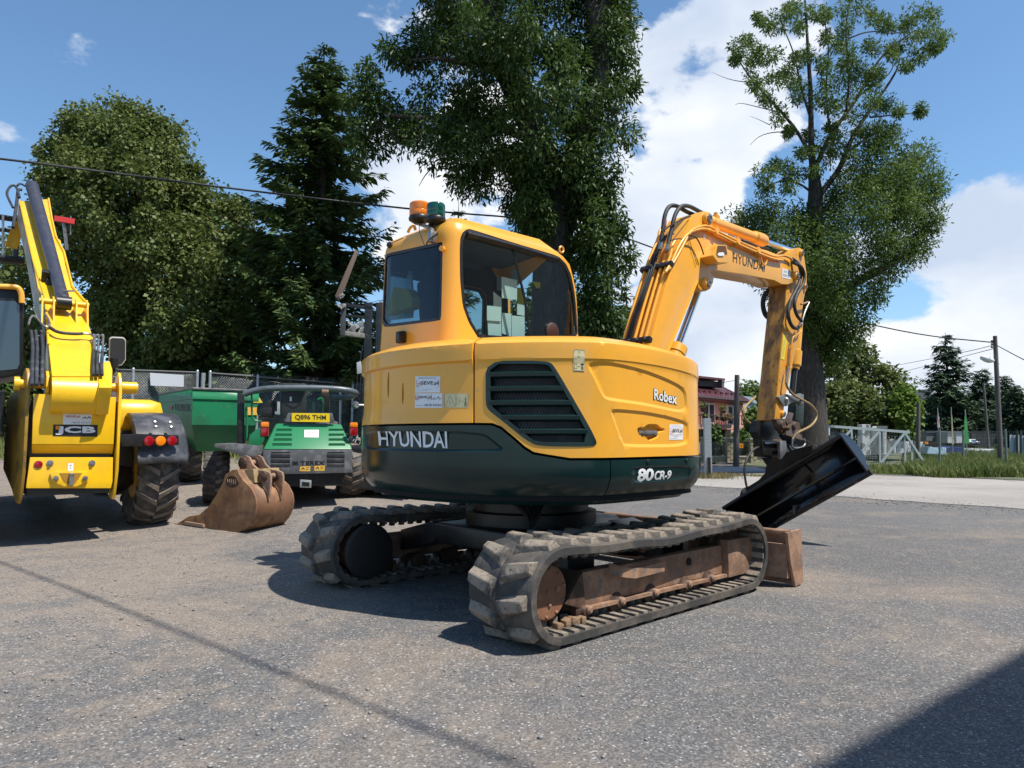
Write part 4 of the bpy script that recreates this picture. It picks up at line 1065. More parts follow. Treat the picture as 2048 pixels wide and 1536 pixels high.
def undercarriage():
    m = MB()
    m.box((-.15, 0, .43), (1.25, 1.0, .16), bev=.02)
    for s in (-1, 1):
        for x in (-.62, .42):
            m.prism([(x - .16, s * .45, .52), (x + .16, s * .45, .52), (x + .13, s * .95, .40), (x - .13, s * .95, .40)], (0, 0, -.17))
    m.build('lower_frame', BLK, EXC, 30, bev=.01)
    r = MB(); r.lathe([(.50, .48), (.52, .50), (.52, .60), (.46, .61), (.46, .70), (.60, .71), (.60, .76)], (-.15, 0, 0), (0, 0, 1), 48)
    r.build('slewing_ring', BLK, EXC, 30)
    u = MB(); u.box((-.2, 0, .765), (1.5, 1.5, .05), bev=.02); u.build('upper_deck_plate', BLK, EXC)
    h = MB()
    for k in range(4):
        h.tube([(-.5 + .05 * k, -.1 - .08 * k, .72), (-.62 + .02 * k, -.5, .60 + .01 * k), (-.9, -.7, .45), (-1.0, -.78, .3)], .016, 6, smooth=2)
    h.build('travel_hose', RUB, EXC, 60)
    # dozer blade in front of the tracks
    b = MB()
    pr = [(1.34, .05), (1.31, .02), (1.40, .02), (1.44, .10), (1.40, .24), (1.41, .36), (1.44, .425), (1.38, .43), (1.36, .40), (1.35, .24), (1.39, .10)]
    b.prism([(x, -1.44, z) for x, z in pr], (0, 2.88, 0))
    bo = b.build('dozer_blade', RUST, EXC, bev=.003)
    for s in (-1, 1):
        e = MB(); e.prism([(1.22, 1.455 * s, .43), (1.46, 1.455 * s, .44), (1.47, 1.455 * s, .02), (1.33, 1.455 * s, .0), (1.26, 1.455 * s, .2)], (0, -.025 * s, 0))
        e.build('blade_end_plate', RUST, bo, bev=.004)
    t = MB(); t.tube([(1.27, -1.45, .425), (1.27, 1.45, .425)], .022, 10); t.build('blade_top_rail', RUST, bo, 40)
    w = MB(); w.box((1.28, 0, .20), (.05, 2.85, .26)); w.build('blade_back_box', RUST, bo)
    a = MB()
    for s in (-1, 1):
        a.prism([(.35, .42 * s, .42), (.35, .42 * s, .24), (1.32, .62 * s, .10), (1.32, .62 * s, .28)], (0, .07 * s, 0))
    a.build('blade_arm', BLK, EXC)
    c = MB(); c.tube([(.35, 0, .5), (.9, 0, .42)], .06, 14); c.tube([(.9, 0, .42), (1.28, 0, .36)], .03, 12); c.build('blade_cylinder', BLK, EXC, 40)
undercarriage()

# ---- upper bodywork: one shell, panels cut from it
def body_plan():
    P = []
    # left front corner, left side, tail arc, right side, right front corner
    for k in range(12): a = math.radians(10 + 80 * k / 11); P.append((.15 + .45 * math.cos(a), .87 + .45 * math.sin(a)))
    a0 = math.radians(118)
    for k in range(100):
        a = a0 + (math.radians(242) - a0) * k / 99; P.append((1.45 * math.cos(a), 1.45 * math.sin(a)))
    for k in range(26):
        a = math.radians(-84 + 77 * k / 25); P.append((.13 + .47 * math.cos(a), -.82 + .47 * math.sin(a)))
    P.append((.61, -.45)); P.append((.61, -.1))
    # smooth and densify
    P = np.array(P)
    for _ in range(3):
        Q = P.copy(); Q[1:-1] = (P[:-2] + 2 * P[1:-1] + P[2:]) / 4; P = Q
    d = np.hypot(*np.diff(P, axis=0).T); S = np.concatenate([[0], np.cumsum(d)]); t = np.linspace(0, S[-1], 420)
    P = np.stack([np.interp(t, S, P[:, 0]), np.interp(t, S, P[:, 1])], 1)
    for _ in range(30):
        Q = P.copy(); Q[1:-1] = (P[:-2] + 2 * P[1:-1] + P[2:]) / 4; P = Q
    return P
BD = Shell(EX, body_plan(), lambda q, z: 0 * z)
# top height along the shell, from the outline in view
tp = [BD.hit(u, v) for u, v in ((1235, 689), (1290, 700), (1330, 713), (1362, 735), (1380, 765), (1388, 800))]
tops = [(BD.hit(790, 700)[0], 1.815), (BD.hit(948, 680)[0], 1.815), (BD.hit(1150, 680)[0], 1.815)] + tp
TS, TZ = np.array([t[0] for t in tops]), np.array([t[1] for t in tops])
TZ = np.minimum.accumulate(np.minimum(TZ, 1.815)); TZ = np.maximum(TZ, 1.56)
TS = np.linspace(0, BD.S[-1], 200); _a = BD.hit(1215, 690)[0]; TZ = 1.815 - .40 * np.clip((TS - _a) / (BD.S[-1] - .12 - _a), 0, 1) ** 2.6
BD.top = lambda q: np.interp(q, TS, TZ)
def sm(t): t = np.clip(t, 0, 1); return t * t * (3 - 2 * t)
SJ = BD.hit(948, 760)[0]
ZY, ZB = 1.262, 1.045                    # lower edges of the yellow on the tail and on the side door
def off_yellow(q, z):
    d = BD.top(q) - z
    o = -.11 * np.clip((.055 - d) / .055, 0, 1) ** 1.6          # rolled top edge
    o = o - .012 * (1 - sm(d / .075)) 
    left = q < SJ
    step = np.where(left, .020 * (1 - sm((d - .160) / .012)), .006 * (1 - sm((d - .155) / .012)))
    o = o + step
    lip = np.where(left, .012 * (1 - sm((z - ZY - .045) / .012)), 0)
    return o + lip
def off_dark(q, z):
    # tail casting: flush below the yellow, tucked under at the bottom
    t = np.clip((.96 - z) / .22, 0, 1)
    return .012 - .16 * t ** 2.2
def S(u, v): return BD.hit(u, v)

BD.off = off_yellow
s0 = .25
gap = .006
hood = [(s0, ZY)] + [(SJ - gap, ZY), (SJ - gap, 1.815), (s0, 1.815)]
slots = []
for u, v0, v1 in ((776.5, 745, 795), (805.5, 766, 808)):
    a = S(u - 1.4, v0); b = S(u + 1.6, v1); slots.append(rounded([(a[0], b[1]), (b[0], b[1]), (b[0], a[1]), (a[0], a[1])], 1, .3))
BD.emb = ()
hood_o = BD.panel('tail_hood', hood, YEL, EXC, holes=slots, rows=(0.012, .03, .055, .08, .12, .158, .165, .172, .18), step=.05)
bh = MB(); 
for sl in slots:
    q = np.array(sl).mean(0); p, n = BD.ev(q[:1], q[1:], np.array([-.045])); p, n = p[0], n[0]
    ang = math.atan2(n[1], n[0]); bh.box(p, (.02, .08, .30), Matrix.Rotation(ang, 3, 'Z'))
bh.build('slot_backing', HOLE, hood_o)

# grille opening and door outline, traced on the shell
gr_out = rounded([S(*p) for p in ((971.5, 722.5), (1099, 722), (1112, 738), (1195, 883), (1188, 893.5), (1076, 892.5), (1052, 880), (1010, 846), (977, 820), (971.5, 808))], 2, .18)
gr_in = rounded([S(*p) for p in ((981, 728), (1094, 728), (1104, 740), (1185, 884), (1072, 884), (1044, 863), (986, 815), (981, 806))], 1, .15)
lowline = [(949.5, 845.5), (985, 846), (1003, 853), (1030, 875), (1050, 893), (1068, 904), (1090, 908)]
S_end = BD.S[-1] - .12
door = [S(*p) for p in lowline] + [(S(1140, 908)[0], ZB), (S(1300, 908)[0], ZB), (S(1385, 908)[0], ZB), (S_end, ZB)]
S0t = door[0][0]
door[0] = (SJ + gap, ZY)
tq = np.linspace(S_end, SJ + gap, 30)
door += [(float(a), float(BD.top(a))) for a in tq]
c7 = lambda x, y: (940 + x / 4.267, 660 + y / 4.267)
e1 = rounded([S(*c7(*p)) for p in ((1010, 280), (1080, 268), (1250, 280), (1480, 335), (1640, 395), (1790, 465), (1850, 530), (1858, 722), (1500, 645), (1180, 603), (1130, 570), (1050, 400), (1005, 320))], 2, .2)
e2 = rounded([S(*c7(*p)) for p in ((1205, 668), (1500, 695), (1700, 735), (1860, 785), (1868, 850), (1866, 998), (1330, 1003), (1300, 975), (1200, 710))], 2, .2)
hd = rounded([S(*c7(*p)) for p in ((1440, 832), (1495, 830), (1530, 800), (1610, 802), (1640, 832), (1675, 840), (1672, 866), (1630, 872), (1620, 912), (1590, 930), (1545, 952), (1500, 905), (1455, 900), (1440, 860))], 1, .2)
BD.emb = ((e1, -.011, .020), (e2, -.011, .020), (hd, -.035, .012))
door_o = BD.panel('engine_door', door, YEL, EXC, holes=[gr_out], rows=(.012, .03, .055, .08, .12, .148, .155, .162, .17), step=.04)
# grille
def off_gr(q, z): return 0 * z + .004
BD.off = off_gr; BD.emb = ()
gro = BD.panel('grille_surround', gr_out, DRK, door_o, holes=[gr_in], thick=.07, step=.03)
back = MB()
zs = [S(1000, 747)[1], S(1000, 776)[1], S(1000, 804)[1], S(1080, 833)[1], S(1100, 861)[1]]
IN = np.array(gr_in)
def span(z):
    xs = []
    for i in range(len(IN)):
        a, b = IN[i], IN[(i + 1) % len(IN)]
        if (a[1] > z) != (b[1] > z): xs.append(a[0] + (b[0] - a[0]) * (z - a[1]) / (b[1] - a[1]))
    return min(xs), max(xs)
for z in zs:
    a, b = span(z); q = np.linspace(a - .01, b + .01, 20); m = MB(); V, F = [], []
    for dz, o in ((.012, -.002), (.004, .006), (-.018, .004), (-.030, -.028), (-.022, -.035), (.010, -.012)):
        p, n = BD.ev(q, 0 * q + z + dz, o - .004); V += [tuple(x) for x in p]
    for r in range(6):
        for k in range(19): F.append((r * 20 + k, r * 20 + k + 1, ((r + 1) % 6) * 20 + k + 1, ((r + 1) % 6) * 20 + k))
    m.add(V, F); m.build('grille_slat', DRK, door_o, 50)
# wire mesh and dark radiator behind
def mesh_screen_mat():
    m = bpy.data.materials.new('expanded metal screen'); m.use_nodes = True
    return m
BD.off = lambda q, z: 0 * z - .10
cav = BD.panel('radiator_core', [(float(a), float(b)) for a, b in rounded([S(*p) for p in ((965, 715), (1105, 715), (1205, 900), (1060, 900), (965, 830))], 0)], mat('radiator core', (.018, .018, .019), .7, var=(.035, .033, .03), var_scale=9), door_o, thick=.01, step=.06)
BD.off = lambda q, z: 0 * z - .055
wm = MB(); lo, hi = IN.min(0), IN.max(0); sp = .021
for sgn in (1, -1):
    k0 = lo[0] - (hi[1] - lo[1]); n = int((hi[0] - k0 + .3) / sp)
    for k in range(n):
        x0 = (k0 if sgn > 0 else lo[0]) + k * sp
        pts = []
        for t in np.linspace(0, 1, 9):
            z = lo[1] + (hi[1] - lo[1]) * t; x = x0 + sgn * (z - lo[1]) * .5
            pts.append((x, z))
        seg = []
        for (xa, za), (xb, zb) in zip(pts, pts[1:]):
            if inside([((xa + xb) / 2, (za + zb) / 2)], gr_in)[0]:
                A, _ = BD.ev(np.array([xa, xb]), np.array([za, zb]), 0); B, _ = BD.ev(np.array([xa + .0022, xb + .0022]), np.array([za, zb]), 0)
                wm.add([A[0], A[1], B[1], B[0]], [(0, 1, 2, 3)])
wm.build('wire_screen', GREY, door_o, kind='stuff')

# counterweight (left) and dark side skirt (right)
BD.off = off_dark
SK = S(1219, 960)[0]
lowd = [(949.5, 850.5), (984, 851), (1001, 858), (1028, 880), (1048, 898), (1066, 909), (1090, 913.5)]
dl = [S(*p) for p in lowd]; dz = ZB - .016
recH = rounded([S(*p) for p in ((733, 861.5), (965, 862), (1008, 896), (1006, 905), (733, 899))], 2, .14)
recB = rounded([S(*c7(*p)) for p in ((1380, 1160), (1870, 1152), (1873, 1262), (1700, 1290), (1420, 1308), (1385, 1260))], 2, .14)
recH = [(max(a, .32), b) for a, b in recH]
BD.emb = ((recH, -.014, .016), (recB, -.010, .012))
ZL = .745
cw = [(s0, ZL), (SK - .004, ZL), (SK - .004, dz), (S(1140, 900)[0], dz)] + dl[::-1][1:-1] + [(SJ, ZY - .014), (s0, ZY - .014)]
cwo = BD.panel('counterweight', cw, DRK, EXC, thick=.05, step=.05)
sk = [(SK + .004, ZL), (S_end, ZL), (S_end, dz), (SK + .004, dz)]
sko = BD.panel('side_skirt', sk, DRK, EXC, thick=.04, step=.05)
mp_d = BD.map
lettering('HYUNDAI', [(758.5, 862.5), (895.5, 862.8), (895, 897), (758, 891.5)], BD.map, SILV, cwo, .0025, bold=.014)
lettering('80', [c7(1430, 1182), c7(1568, 1180), c7(1568, 1285), c7(1430, 1295)], BD.map, WHT, sko, .0025, bold=.035, space=.92)
lettering('CR-9', [c7(1575, 1202), c7(1718, 1196), c7(1718, 1274), c7(1575, 1283)], BD.map, WHT, sko, .0025, bold=.03, space=.92)
kn = MB()
for x, y in ((1505, 1125), (1833, 1115)):
    p, n = BD.map(*c7(x, y)); kn.lathe([(.016, 0), (.016, .006), (.010, .014)], p, n, 14)
kn.build('skirt_bolt', DRK, sko, 40)
core = MB(); q = np.linspace(.25, float(BD.S[-1]) - .14, 80); V = []
for z_, e_ in ((ZL + .03, -.06), (1.0, -.11), (1.35, -.12), (1.60, -.12), (1.66, -.15)):
    A, _ = BD.ev(q, 0 * q + z_, 0 * q + e_ - BD.off(q, 0 * q + z_)); V += [tuple(p) for p in A]
core.add(V, [(r * 80 + i, r * 80 + i + 1, (r + 1) * 80 + i + 1, (r + 1) * 80 + i) for r in range(4) for i in range(79)])
core.build('inner_dark_core', HOLE, EXC)  # unseen dark core added so the panel gaps show no daylight
# underside pan of the tail casting, so that no daylight shows inside
q = np.linspace(.25, float(BD.S[-1]) - .12, 70); A, _ = BD.ev(q, 0 * q + ZL + .01, -.01); m = MB(); m.prism([tuple(p) for p in A], (0, 0, .03)); m.build('tail_belly_plate', BLK, EXC)
print('tops', [(round(a,2),round(b,2)) for a,b in zip(TS,TZ)], BD.S[-1])
BD.off = off_yellow; BD.emb = ()
A, _ = BD.ev(q, BD.top(q) - .004, -.005); zc = 1.77
m = MB(); n_ = len(A); V = [tuple(p) for p in A]; V.append((-.2, .1, 1.80)); m.add(V, [(i, i + 1, n_) for i in range(n_ - 1)]); m.build('hood_top', YEL, EXC, 60)

# stickers and lettering on the yellow panels
BD.emb = ()
c6 = lambda x, y: (700 + x / 4.267, 660 + y / 4.267)
def seve(q, mapper, par, rows=1, phone=False):
    patch(q, mapper, WHT, par, .002)
    lettering('SEVE.pl', sub(q, .24, .30, .93, .58), mapper, INK, par, .0035, bold=.018)
    strokes([[(.05, .24), (.95, .24), (.95, .66), (.05, .66), (.05, .24)]], q, mapper, INKR, par, .006, .0032)
    strokes([[(.10, .60), (.20, .34), (.24, .60), (.08, .60)], [(.08, .45), (.2, .45)]], q, mapper, INKR, par, .009, .0034)
q1 = [c6(560, 395), c6(772, 395), c6(770, 533), c6(558, 534)]
seve(q1, BD.map, hood_o)
lettering('Maszyny Budowlane Rzasz', sub(q1, .14, .06, .84, .17), BD.map, INKG, hood_o, .0035, name='small_print', bold=.01)
strokes([[(.06, .74), (.9, .74)], [(.3, .80), (.7, .80)], [(.05, .88), (.5, .88)]], q1, BD.map, INKG, hood_o, .006, .0032, 'small_print')
q2 = [c6(557, 540), c6(790, 540), c6(790, 665), c6(555, 664)]
patch(q2, BD.map, WHT, hood_o)
lettering('SEVE.pl', sub(q2, .15, .18, .58, .40), BD.map, INK, hood_o, .0035, bold=.018)
strokes([[(.03, .12), (.6, .12), (.6, .45), (.03, .45), (.03, .12)], [(.06, .40), (.11, .2), (.14, .4), (.05, .4)]], q2, BD.map, INKR, hood_o, .010, .0032)
lettering('+48 781 810 814', sub(q2, .33, .72, .97, .90), BD.map, INKG, hood_o, .0035, bold=.03, slant=.02)
strokes([[(.64, .40), (.72, .30), (.74, .42), (.64, .42)], [(.78, .42), (.86, .22), (.90, .42), (.97, .34)]], q2, BD.map, INK, hood_o, .010, .0034)
strokes([[(.03, .84), (.3, .84)]], q2, BD.map, INKG, hood_o, .012, .0034, 'small_print')
def warn(q, mapper, par, vertical=False):
    patch(q, mapper, CREAM, par, .002, 'warning_sticker')
    if not vertical:
        L = [[(.02, .04), (.98, .04), (.98, .96), (.02, .96), (.02, .04)], [(.48, .04), (.48, .96)], [(.24, .12), (.44, .88), (.05, .88), (.24, .12)],
             [(.20, .5), (.26, .72), (.32, .66)], [(.52, .3), (.61, .3), (.61, .76), (.52, .76), (.52, .3)], [(.64, .55), (.78, .55)], [(.67, .48), (.64, .55), (.67, .62)], [(.75, .48), (.78, .55), (.75, .62)]]
        M_ = [[(.88, .35), (.88, .62)], [(.82, .38), (.94, .38)], [(.86, .6), (.85, .9)], [(.90, .6), (.91, .9)], [(.88, .2), (.88, .28)]]
        strokes(L, q, mapper, INK, par, .005); strokes(M_, q, mapper, INK, par, .014)
    else:
        L = [[(.05, .02), (.95, .02), (.95, .98), (.05, .98), (.05, .02)], [(.05, .5), (.95, .5)], [(.5, .08), (.9, .45), (.1, .45), (.5, .08)],
             [(.12, .66), (.32, .66), (.32, .88), (.12, .88), (.12, .66)], [(.4, .78), (.62, .78)], [(.36, .38), (.42, .3), (.6, .36)]]
        M_ = [[(.78, .66), (.78, .78)], [(.66, .68), (.92, .68)], [(.74, .78), (.72, .92)], [(.82, .78), (.84, .92)], [(.78, .6), (.78, .64)]]
        strokes(L, q, mapper, INK, par, .01); strokes(M_, q, mapper, INK, par, .03)
warn([c6(806, 543), c6(1014, 543), c6(1012, 664), c6(804, 661)], BD.map, hood_o)
BD.emb = ((e1, -.011, .020), (e2, -.011, .020), (hd, -.035, .012))
warn([c7(882, 166), c7(978, 170), c7(976, 355), c7(881, 350)], BD.map, door_o, True)
qr = [c7(1580, 500), c7(1776, 545), c7(1772, 636), c7(1580, 592)]
q_ = [c7(1577, 496), c7(1781, 543), c7(1775, 643), c7(1574, 596)]
lettering('Robex', q_, BD.map, INK, door_o, .002, bold=.07, space=1.0)
lettering('Robex', qr, BD.map, WHT, door_o, .004, bold=.02, space=1.04)
q3 = [c7(1712, 806), c7(1827, 806), c7(1826, 936), c7(1708, 938)]
seve(q3, BD.map, door_o)
strokes([[(.15, .1), (.85, .1)], [(.1, .74), (.9, .74)], [(.35, .8), (.65, .8)], [(.05, .9), (.6, .9)]], q3, BD.map, INKG, door_o, .008, .0032, 'small_print')
# door handle
m = MB(); a, n = BD.map(*c7(1460, 882)); b, _ = BD.map(*c7(1620, 878))
t = (b - a).normalized(); c = (a + b) / 2 + n * .018
R3 = Matrix((t, n, t.cross(n))).transposed()
m.box(c, ((b - a).length, .022, .034), R3, .006); m.box(c + n * .013, ((b - a).length * .72, .008, .018), R3, .003)
m.build('door_handle', STL, door_o, 40)
lk = MB(); lk.lathe([(.011, 0), (.011, .012), (.006, .013)], a + t * .03 + n * .03, n, 12); lk.build('lock', STL, door_o, 40)

# ---- cab
CX0, CYR, CYL, CX1 = -.80, .235, 1.33, .80
def cab_plan():
    P = []
    def arc(cx, cy, r, a0, a1, n=14):
        for k in range(n):
            a = math.radians(a0 + (a1 - a0) * k / (n - 1)); P.append((cx + r * math.cos(a), cy + r * math.sin(a)))
    arc(CX1 - .22, CYL - .18, .18, 10, 90); arc(CX0 + .14, CYL - .14, .14, 90, 180); arc(CX0 + .17, CYR + .17, .17, 180, 270); arc(CX1 - .14, CYR + .14, .14, 270, 355)
    P = np.array(P); d = np.hypot(*np.diff(P, axis=0).T); S_ = np.concatenate([[0], np.cumsum(d)]); t = np.linspace(0, S_[-1], 360)
    P = np.stack([np.interp(t, S_, P[:, 0]), np.interp(t, S_, P[:, 1])], 1)
    for _ in range(14):
        Q = P.copy(); Q[1:-1] = (P[:-2] + 2 * P[1:-1] + P[2:]) / 4; P = Q
    return P
CB = Shell(EX, cab_plan(), lambda q, z: 0 * z)
cc = lambda x, y: (860 + x / 5.12, 420 + y / 5.12)
c4 = lambda x, y: (560 + x / 3.84, 380 + y / 3.84)
ZT = CB.hit(925, 452)[1] + .10
Sf = CB.hit(1140, 560)[0]
fr_t = [CB.hit(u, v) for u, v in ((1105, 500), (1125, 506), (1140, 525), (1150, 555), (1156, 600))]
ts = np.array([0, .35, .5] + [p[0] for p in fr_t] + [CB.S[-1]]); tz = np.array([ZT - .35, ZT - .06, ZT] + [min(p[1] + .02, ZT) for p in fr_t] + [fr_t[-1][1] - .5])
CB.top = lambda q: np.interp(q, ts, tz)
def off_cab(q, z):
    d = np.clip((.16 - (ZT - z)) / .16, 0, 1)
    o = -.15 * (1 - np.sqrt(np.clip(1 - d ** 2, 0, 1)))
    lo = np.clip((2.05 - z) / .4, 0, 1); rear = np.exp(-((q - CB.hit(820, 600)[0]) / .55) ** 2)
    lean = -.035 * np.clip((z - 1.9) / 1.0, 0, 1)
    return o + .03 * lo * lo + lean
_rs = CB.hit(820, 600)[0]
def off_cab(q, z):
    d = np.clip((.16 - (ZT - z)) / .16, 0, 1)
    o = -.13 * (1 - np.sqrt(np.clip(1 - d ** 2, 0, 1)))
    return o + .03 * np.clip((2.05 - z) / .4, 0, 1) ** 2 - .035 * np.clip((z - 1.9) / 1.0, 0, 1)
CB.off = off_cab
rw = rounded([CB.hit(*c4(*p)) for p in ((772, 510), (800, 482), (1215, 392), (1232, 400), (1234, 960), (1225, 1003), (800, 1055), (768, 1010))], 1, .12)
sw = rounded([CB.hit(*cc(*p)) for p in ((315, 400), (325, 280), (350, 225), (400, 188), (450, 180), (900, 330), (1340, 462), (1420, 545), (1470, 660), (1510, 900), (1555, 1330), (505, 1330), (400, 1150), (340, 980), (315, 700))], 1, .14)
zb = 1.79
Se = CB.S[-1]
def box_sz(a, b, z0, z1, r=.05): return rounded([(a, z0), (b, z0), (b, z1), (a, z1)], 2, .1)
sl0, sl1 = .45, 1.70
lw = box_sz(.36, 1.00, 1.86, 2.66); lw2 = box_sz(1.06, 1.60, 1.86, 2.66)
s_front = CB.hit(1163, 640)[0]
outl = [(0.02, zb - .4)] + [(s_front + .02, zb - .4), (s_front + .02, zb + .1)] + [(s_front + .005, 2.1)] + [(float(q), float(CB.top(q))) for q in np.linspace(fr_t[-1][0], .02, 80)]
outl = [(.02, zb - .4), (s_front + .02, zb - .4), (s_front + .01, CB.hit(1162, 640)[1])] + [tuple(p) for p in [(a, min(b, ZT)) for a, b in [CB.hit(1157, 600), CB.hit(1152, 560), CB.hit(1144, 528), CB.hit(1132, 512)]]] + [(float(q), float(min(CB.top(q), ZT))) for q in np.linspace(CB.hit(1120, 505)[0], .02, 80)]
CB.off = off_cab
cab_o = CB.panel('cab', outl, YEL, EXC, holes=[rw, sw, lw, lw2], thick=.05, step=.05, rows=(.004, .012, .025, .045, .07, .10, .13, .16))
CB.panel('cab_lining', outl, BLK, cab_o, holes=[rw, sw, lw, lw2], thick=.004, step=.12, extra=-.056)
# roof cap
q = np.linspace(.05, CB.hit(1120, 505)[0], 90); A, _ = CB.ev(q, np.minimum(CB.top(q), ZT) - .002, -.002)
cx, cy = A[:, 0].mean(), A[:, 1].mean(); V = [tuple(p) for p in A]; n_ = len(V)
for f, dz in ((.82, .022), (.45, .036)): V += [(cx + (p[0] - cx) * f, cy + (p[1] - cy) * f, ZT + dz - .004) for p in A]
V.append((cx, cy, ZT + .036)); F = []
for r in range(2):
    for i in range(n_): F.append((r * n_ + i, r * n_ + (i + 1) % n_, (r + 1) * n_ + (i + 1) % n_, (r + 1) * n_ + i))
F += [(2 * n_ + i, 2 * n_ + (i + 1) % n_, 3 * n_) for i in range(n_)]
m = MB(); m.add(V, F); m.build('cab_roof', YEL, EXC, 50)
def inset_poly(poly, k):
    c = np.array(poly).mean(0); return [tuple(c + (np.array(p) - c) * (1 - k / np.linalg.norm(np.array(p) - c))) for p in poly]
for nm, poly, gm, w in (('rear_window', rw, GLSD, .035), ('side_window', sw, GLS, .035), ('door_window', lw, GLS, .03), ('door_window', lw2, GLS, .03)):
    CB.off = lambda q, z: off_cab(q, z) - .012
    g = CB.panel(nm, poly, gm, cab_o, thick=.003, step=.08)
    CB.off = off_cab
    CB.panel('window_seal', poly, BLK, g, holes=[inset_poly(poly, w)], thick=.03, step=.05, extra=-.004)
CB.off = off_cab
# slider frame of the side window and the sun strip above it
m = MB(); L = [CB.map(*cc(*p)) for p in ((885, 375), (1000, 900), (1045, 1320))]
m.tube([p - n * .02 for p, n in L], .013, 6); m.build('slider_rail', BLK, cab_o)
m = MB(); L = [CB.map(*cc(*p)) for p in ((400, 240), (900, 372), (1330, 505))]; 
for a, b in zip(L, L[1:]):
    m.tube([a[0] + a[1] * .004, b[0] + b[1] * .004], .026, 8)
m.build('drip_strip', BLK, cab_o, 50)
# pale sheets taped inside the far windows and the round vent
sheets = [((735, 683), (893, 718), (891, 920), (737, 900)), ((584, 978), (730, 992), (730, 1142), (584, 1130)), ((590, 1132), (730, 1148), (732, 1290), (596, 1280)),
          ((736, 1050), (833, 1065), (833, 1300), (738, 1262)), ((838, 1080), (970, 1092), (970, 1320), (838, 1320)), ((893, 955), (968, 970), (968, 1085), (893, 1070)),
          ((650, 835), (733, 905), (733, 1040), (655, 1010)), ((832, 600), (930, 640), (940, 740), (832, 700)), ((688, 680), (736, 686), (736, 830), (688, 820))]
shm = mat('pale backlit paper', (.80, .90, .88), .6, emit=None); shd = mat('grey card', (.22, .24, .24), .7)  # brightness of the backlight put into the pale paper colour
def sheet(q4, m_, y, nm='paper_sheet'):
    mb = MB(); P = [EX.onY(*cc(*p), y) for p in q4]; mb.prism(P, (0, .004, 0)); return mb.build(nm, m_, cab_o)
for i, q4 in enumerate(sheets): sheet(q4, shd if i in (7, 8) else shm, CYR + .16 + .012 * i)
sheet(((893, 795), (962, 800), (962, 962), (893, 955)), mat('yellow card', (.60, .50, .02), .6), CYR + .30, 'yellow_sheet')
sheet(((1050, 730), (1130, 745), (1128, 800), (1090, 800)), mat('yellow card', (.60, .50, .02), .6), CYR + .34, 'yellow_sheet')
vp, vn = CB.map(*cc(1262, 1240)); m = MB(); m.lathe([(.075, 0), (.078, .01), (.06, .02)], vp - vn * .008, vn, 28); m.build('speaker_grommet', mat('dark brown grommet', (.05, .02, .012), .5), cab_o, 40)
# operator seat and controls seen through the glass
m = MB(); m.box((-.25, .80, 1.95), (.5, .5, .14), bev=.05); m.box((-.47, .80, 2.25), (.14, .46, .62), Matrix.Rotation(-.12, 3, 'Y'), .05); m.box((-.50, .80, 2.62), (.1, .28, .16), bev=.04)
m.build('operator_seat', mat('black seat cloth', (.012, .012, .013), .8), EXC, 40)
m = MB(); m.tube([(.15, .55, 1.8), (.1, .55, 2.1)], .012, 8); m.tube([(.1, 1.05, 1.8), (.05, 1.05, 2.1)], .012, 8); m.box((-.05, .5, 1.93), (.5, .12, .12), bev=.03); m.box((-.05, 1.1, 1.93), (.5, .12, .12), bev=.03)
m.build('control_console', BLK, EXC, 40)
m = MB(); m.prism([EX.onX(*c4(*p), CX0 + .16) for p in ((870, 745), (975, 760), (1015, 830), (1010, 900), (900, 935), (800, 960), (840, 870))], (.10, 0, 0)); m.build('yellow_jacket', mat('yellow cloth', (.80, .62, .05), .8), cab_o)
m = MB(); m.prism([EX.onX(*c4(*p), CX0 + .3) for p in ((850, 640), (1000, 620), (1020, 840), (1010, 980), (820, 1000), (810, 900))], (.02, 0, 0)); m.build('folded_sheet', mat('blue grey plastic sheet', (.35, .60, .68), .4), cab_o)
m = MB(); m.box(((CX0 + CX1) / 2, (CYL + CYR) / 2, 1.80), (1.35, .9, .04)); m.build('cab_floor', BLK, cab_o)
m = MB(); m.box(((CX0 + CX1) / 2, (CYL + CYR) / 2, ZT - .06), (1.2, .8, .03)); m.build('headlining', mat('grey headlining', (.08, .09, .10), .8), cab_o)
# latch under the rear window, aerial, loop, lifting eye, wiper stub
p, n = CB.map(807, 675); m = MB(); m.box(p + n * .03, (.05, .09, .10), bev=.01); m.box(p + n * .05 + Vector((0, -.035, .0)), (.06, .03, .07), bev=.008); m.build('window_latch', BLK, cab_o, 40)
p, n = CB.map(773, 490); m = MB(); m.lathe([(.028, 0), (.026, .03), (.01, .04)], p + n * .0, (n + Vector((0, 0, .6))).normalized(), 14); m.tube([p + n * .04, EX.onX(806, 476, CX0 - .02)], .004, 5); m.tube([p + n * .03, EX.onX(771, 482, CX0 - .01) + Vector((0, 0, .02)), EX.onX(773, 457, CX0)], .002, 4); m.build('aerial', BLK, cab_o, 40)
p = EX.onX(824, 462, CX0 + .10); m = MB(); m.tube([p + Vector((0, .06, 0)), p + Vector((0, .03, .035)), p + Vector((0, -.03, .045)), p + Vector((0, -.05, 0))], .013, 8, smooth=1); m.build('grab_loop', YEL, cab_o, 50)
p = EX.onY(1123, 499, CYR + .05); m = MB()
for k in range(12):
    a, b = 2 * math.pi * k / 12, 2 * math.pi * (k + 1) / 12; m.tube([p + Vector((.028 * math.cos(a), 0, .028 * math.sin(a))), p + Vector((.028 * math.cos(b), 0, .028 * math.sin(b)))], .009, 6)
m.build('lifting_eye', YEL, cab_o, 50)
p, n = CB.map(884, 497); m = MB(); m.lathe([(.016, 0), (.016, .02), (.022, .022), (.022, .04)], p, n, 14); m.build('mounting_boss', YEL, cab_o, 40)
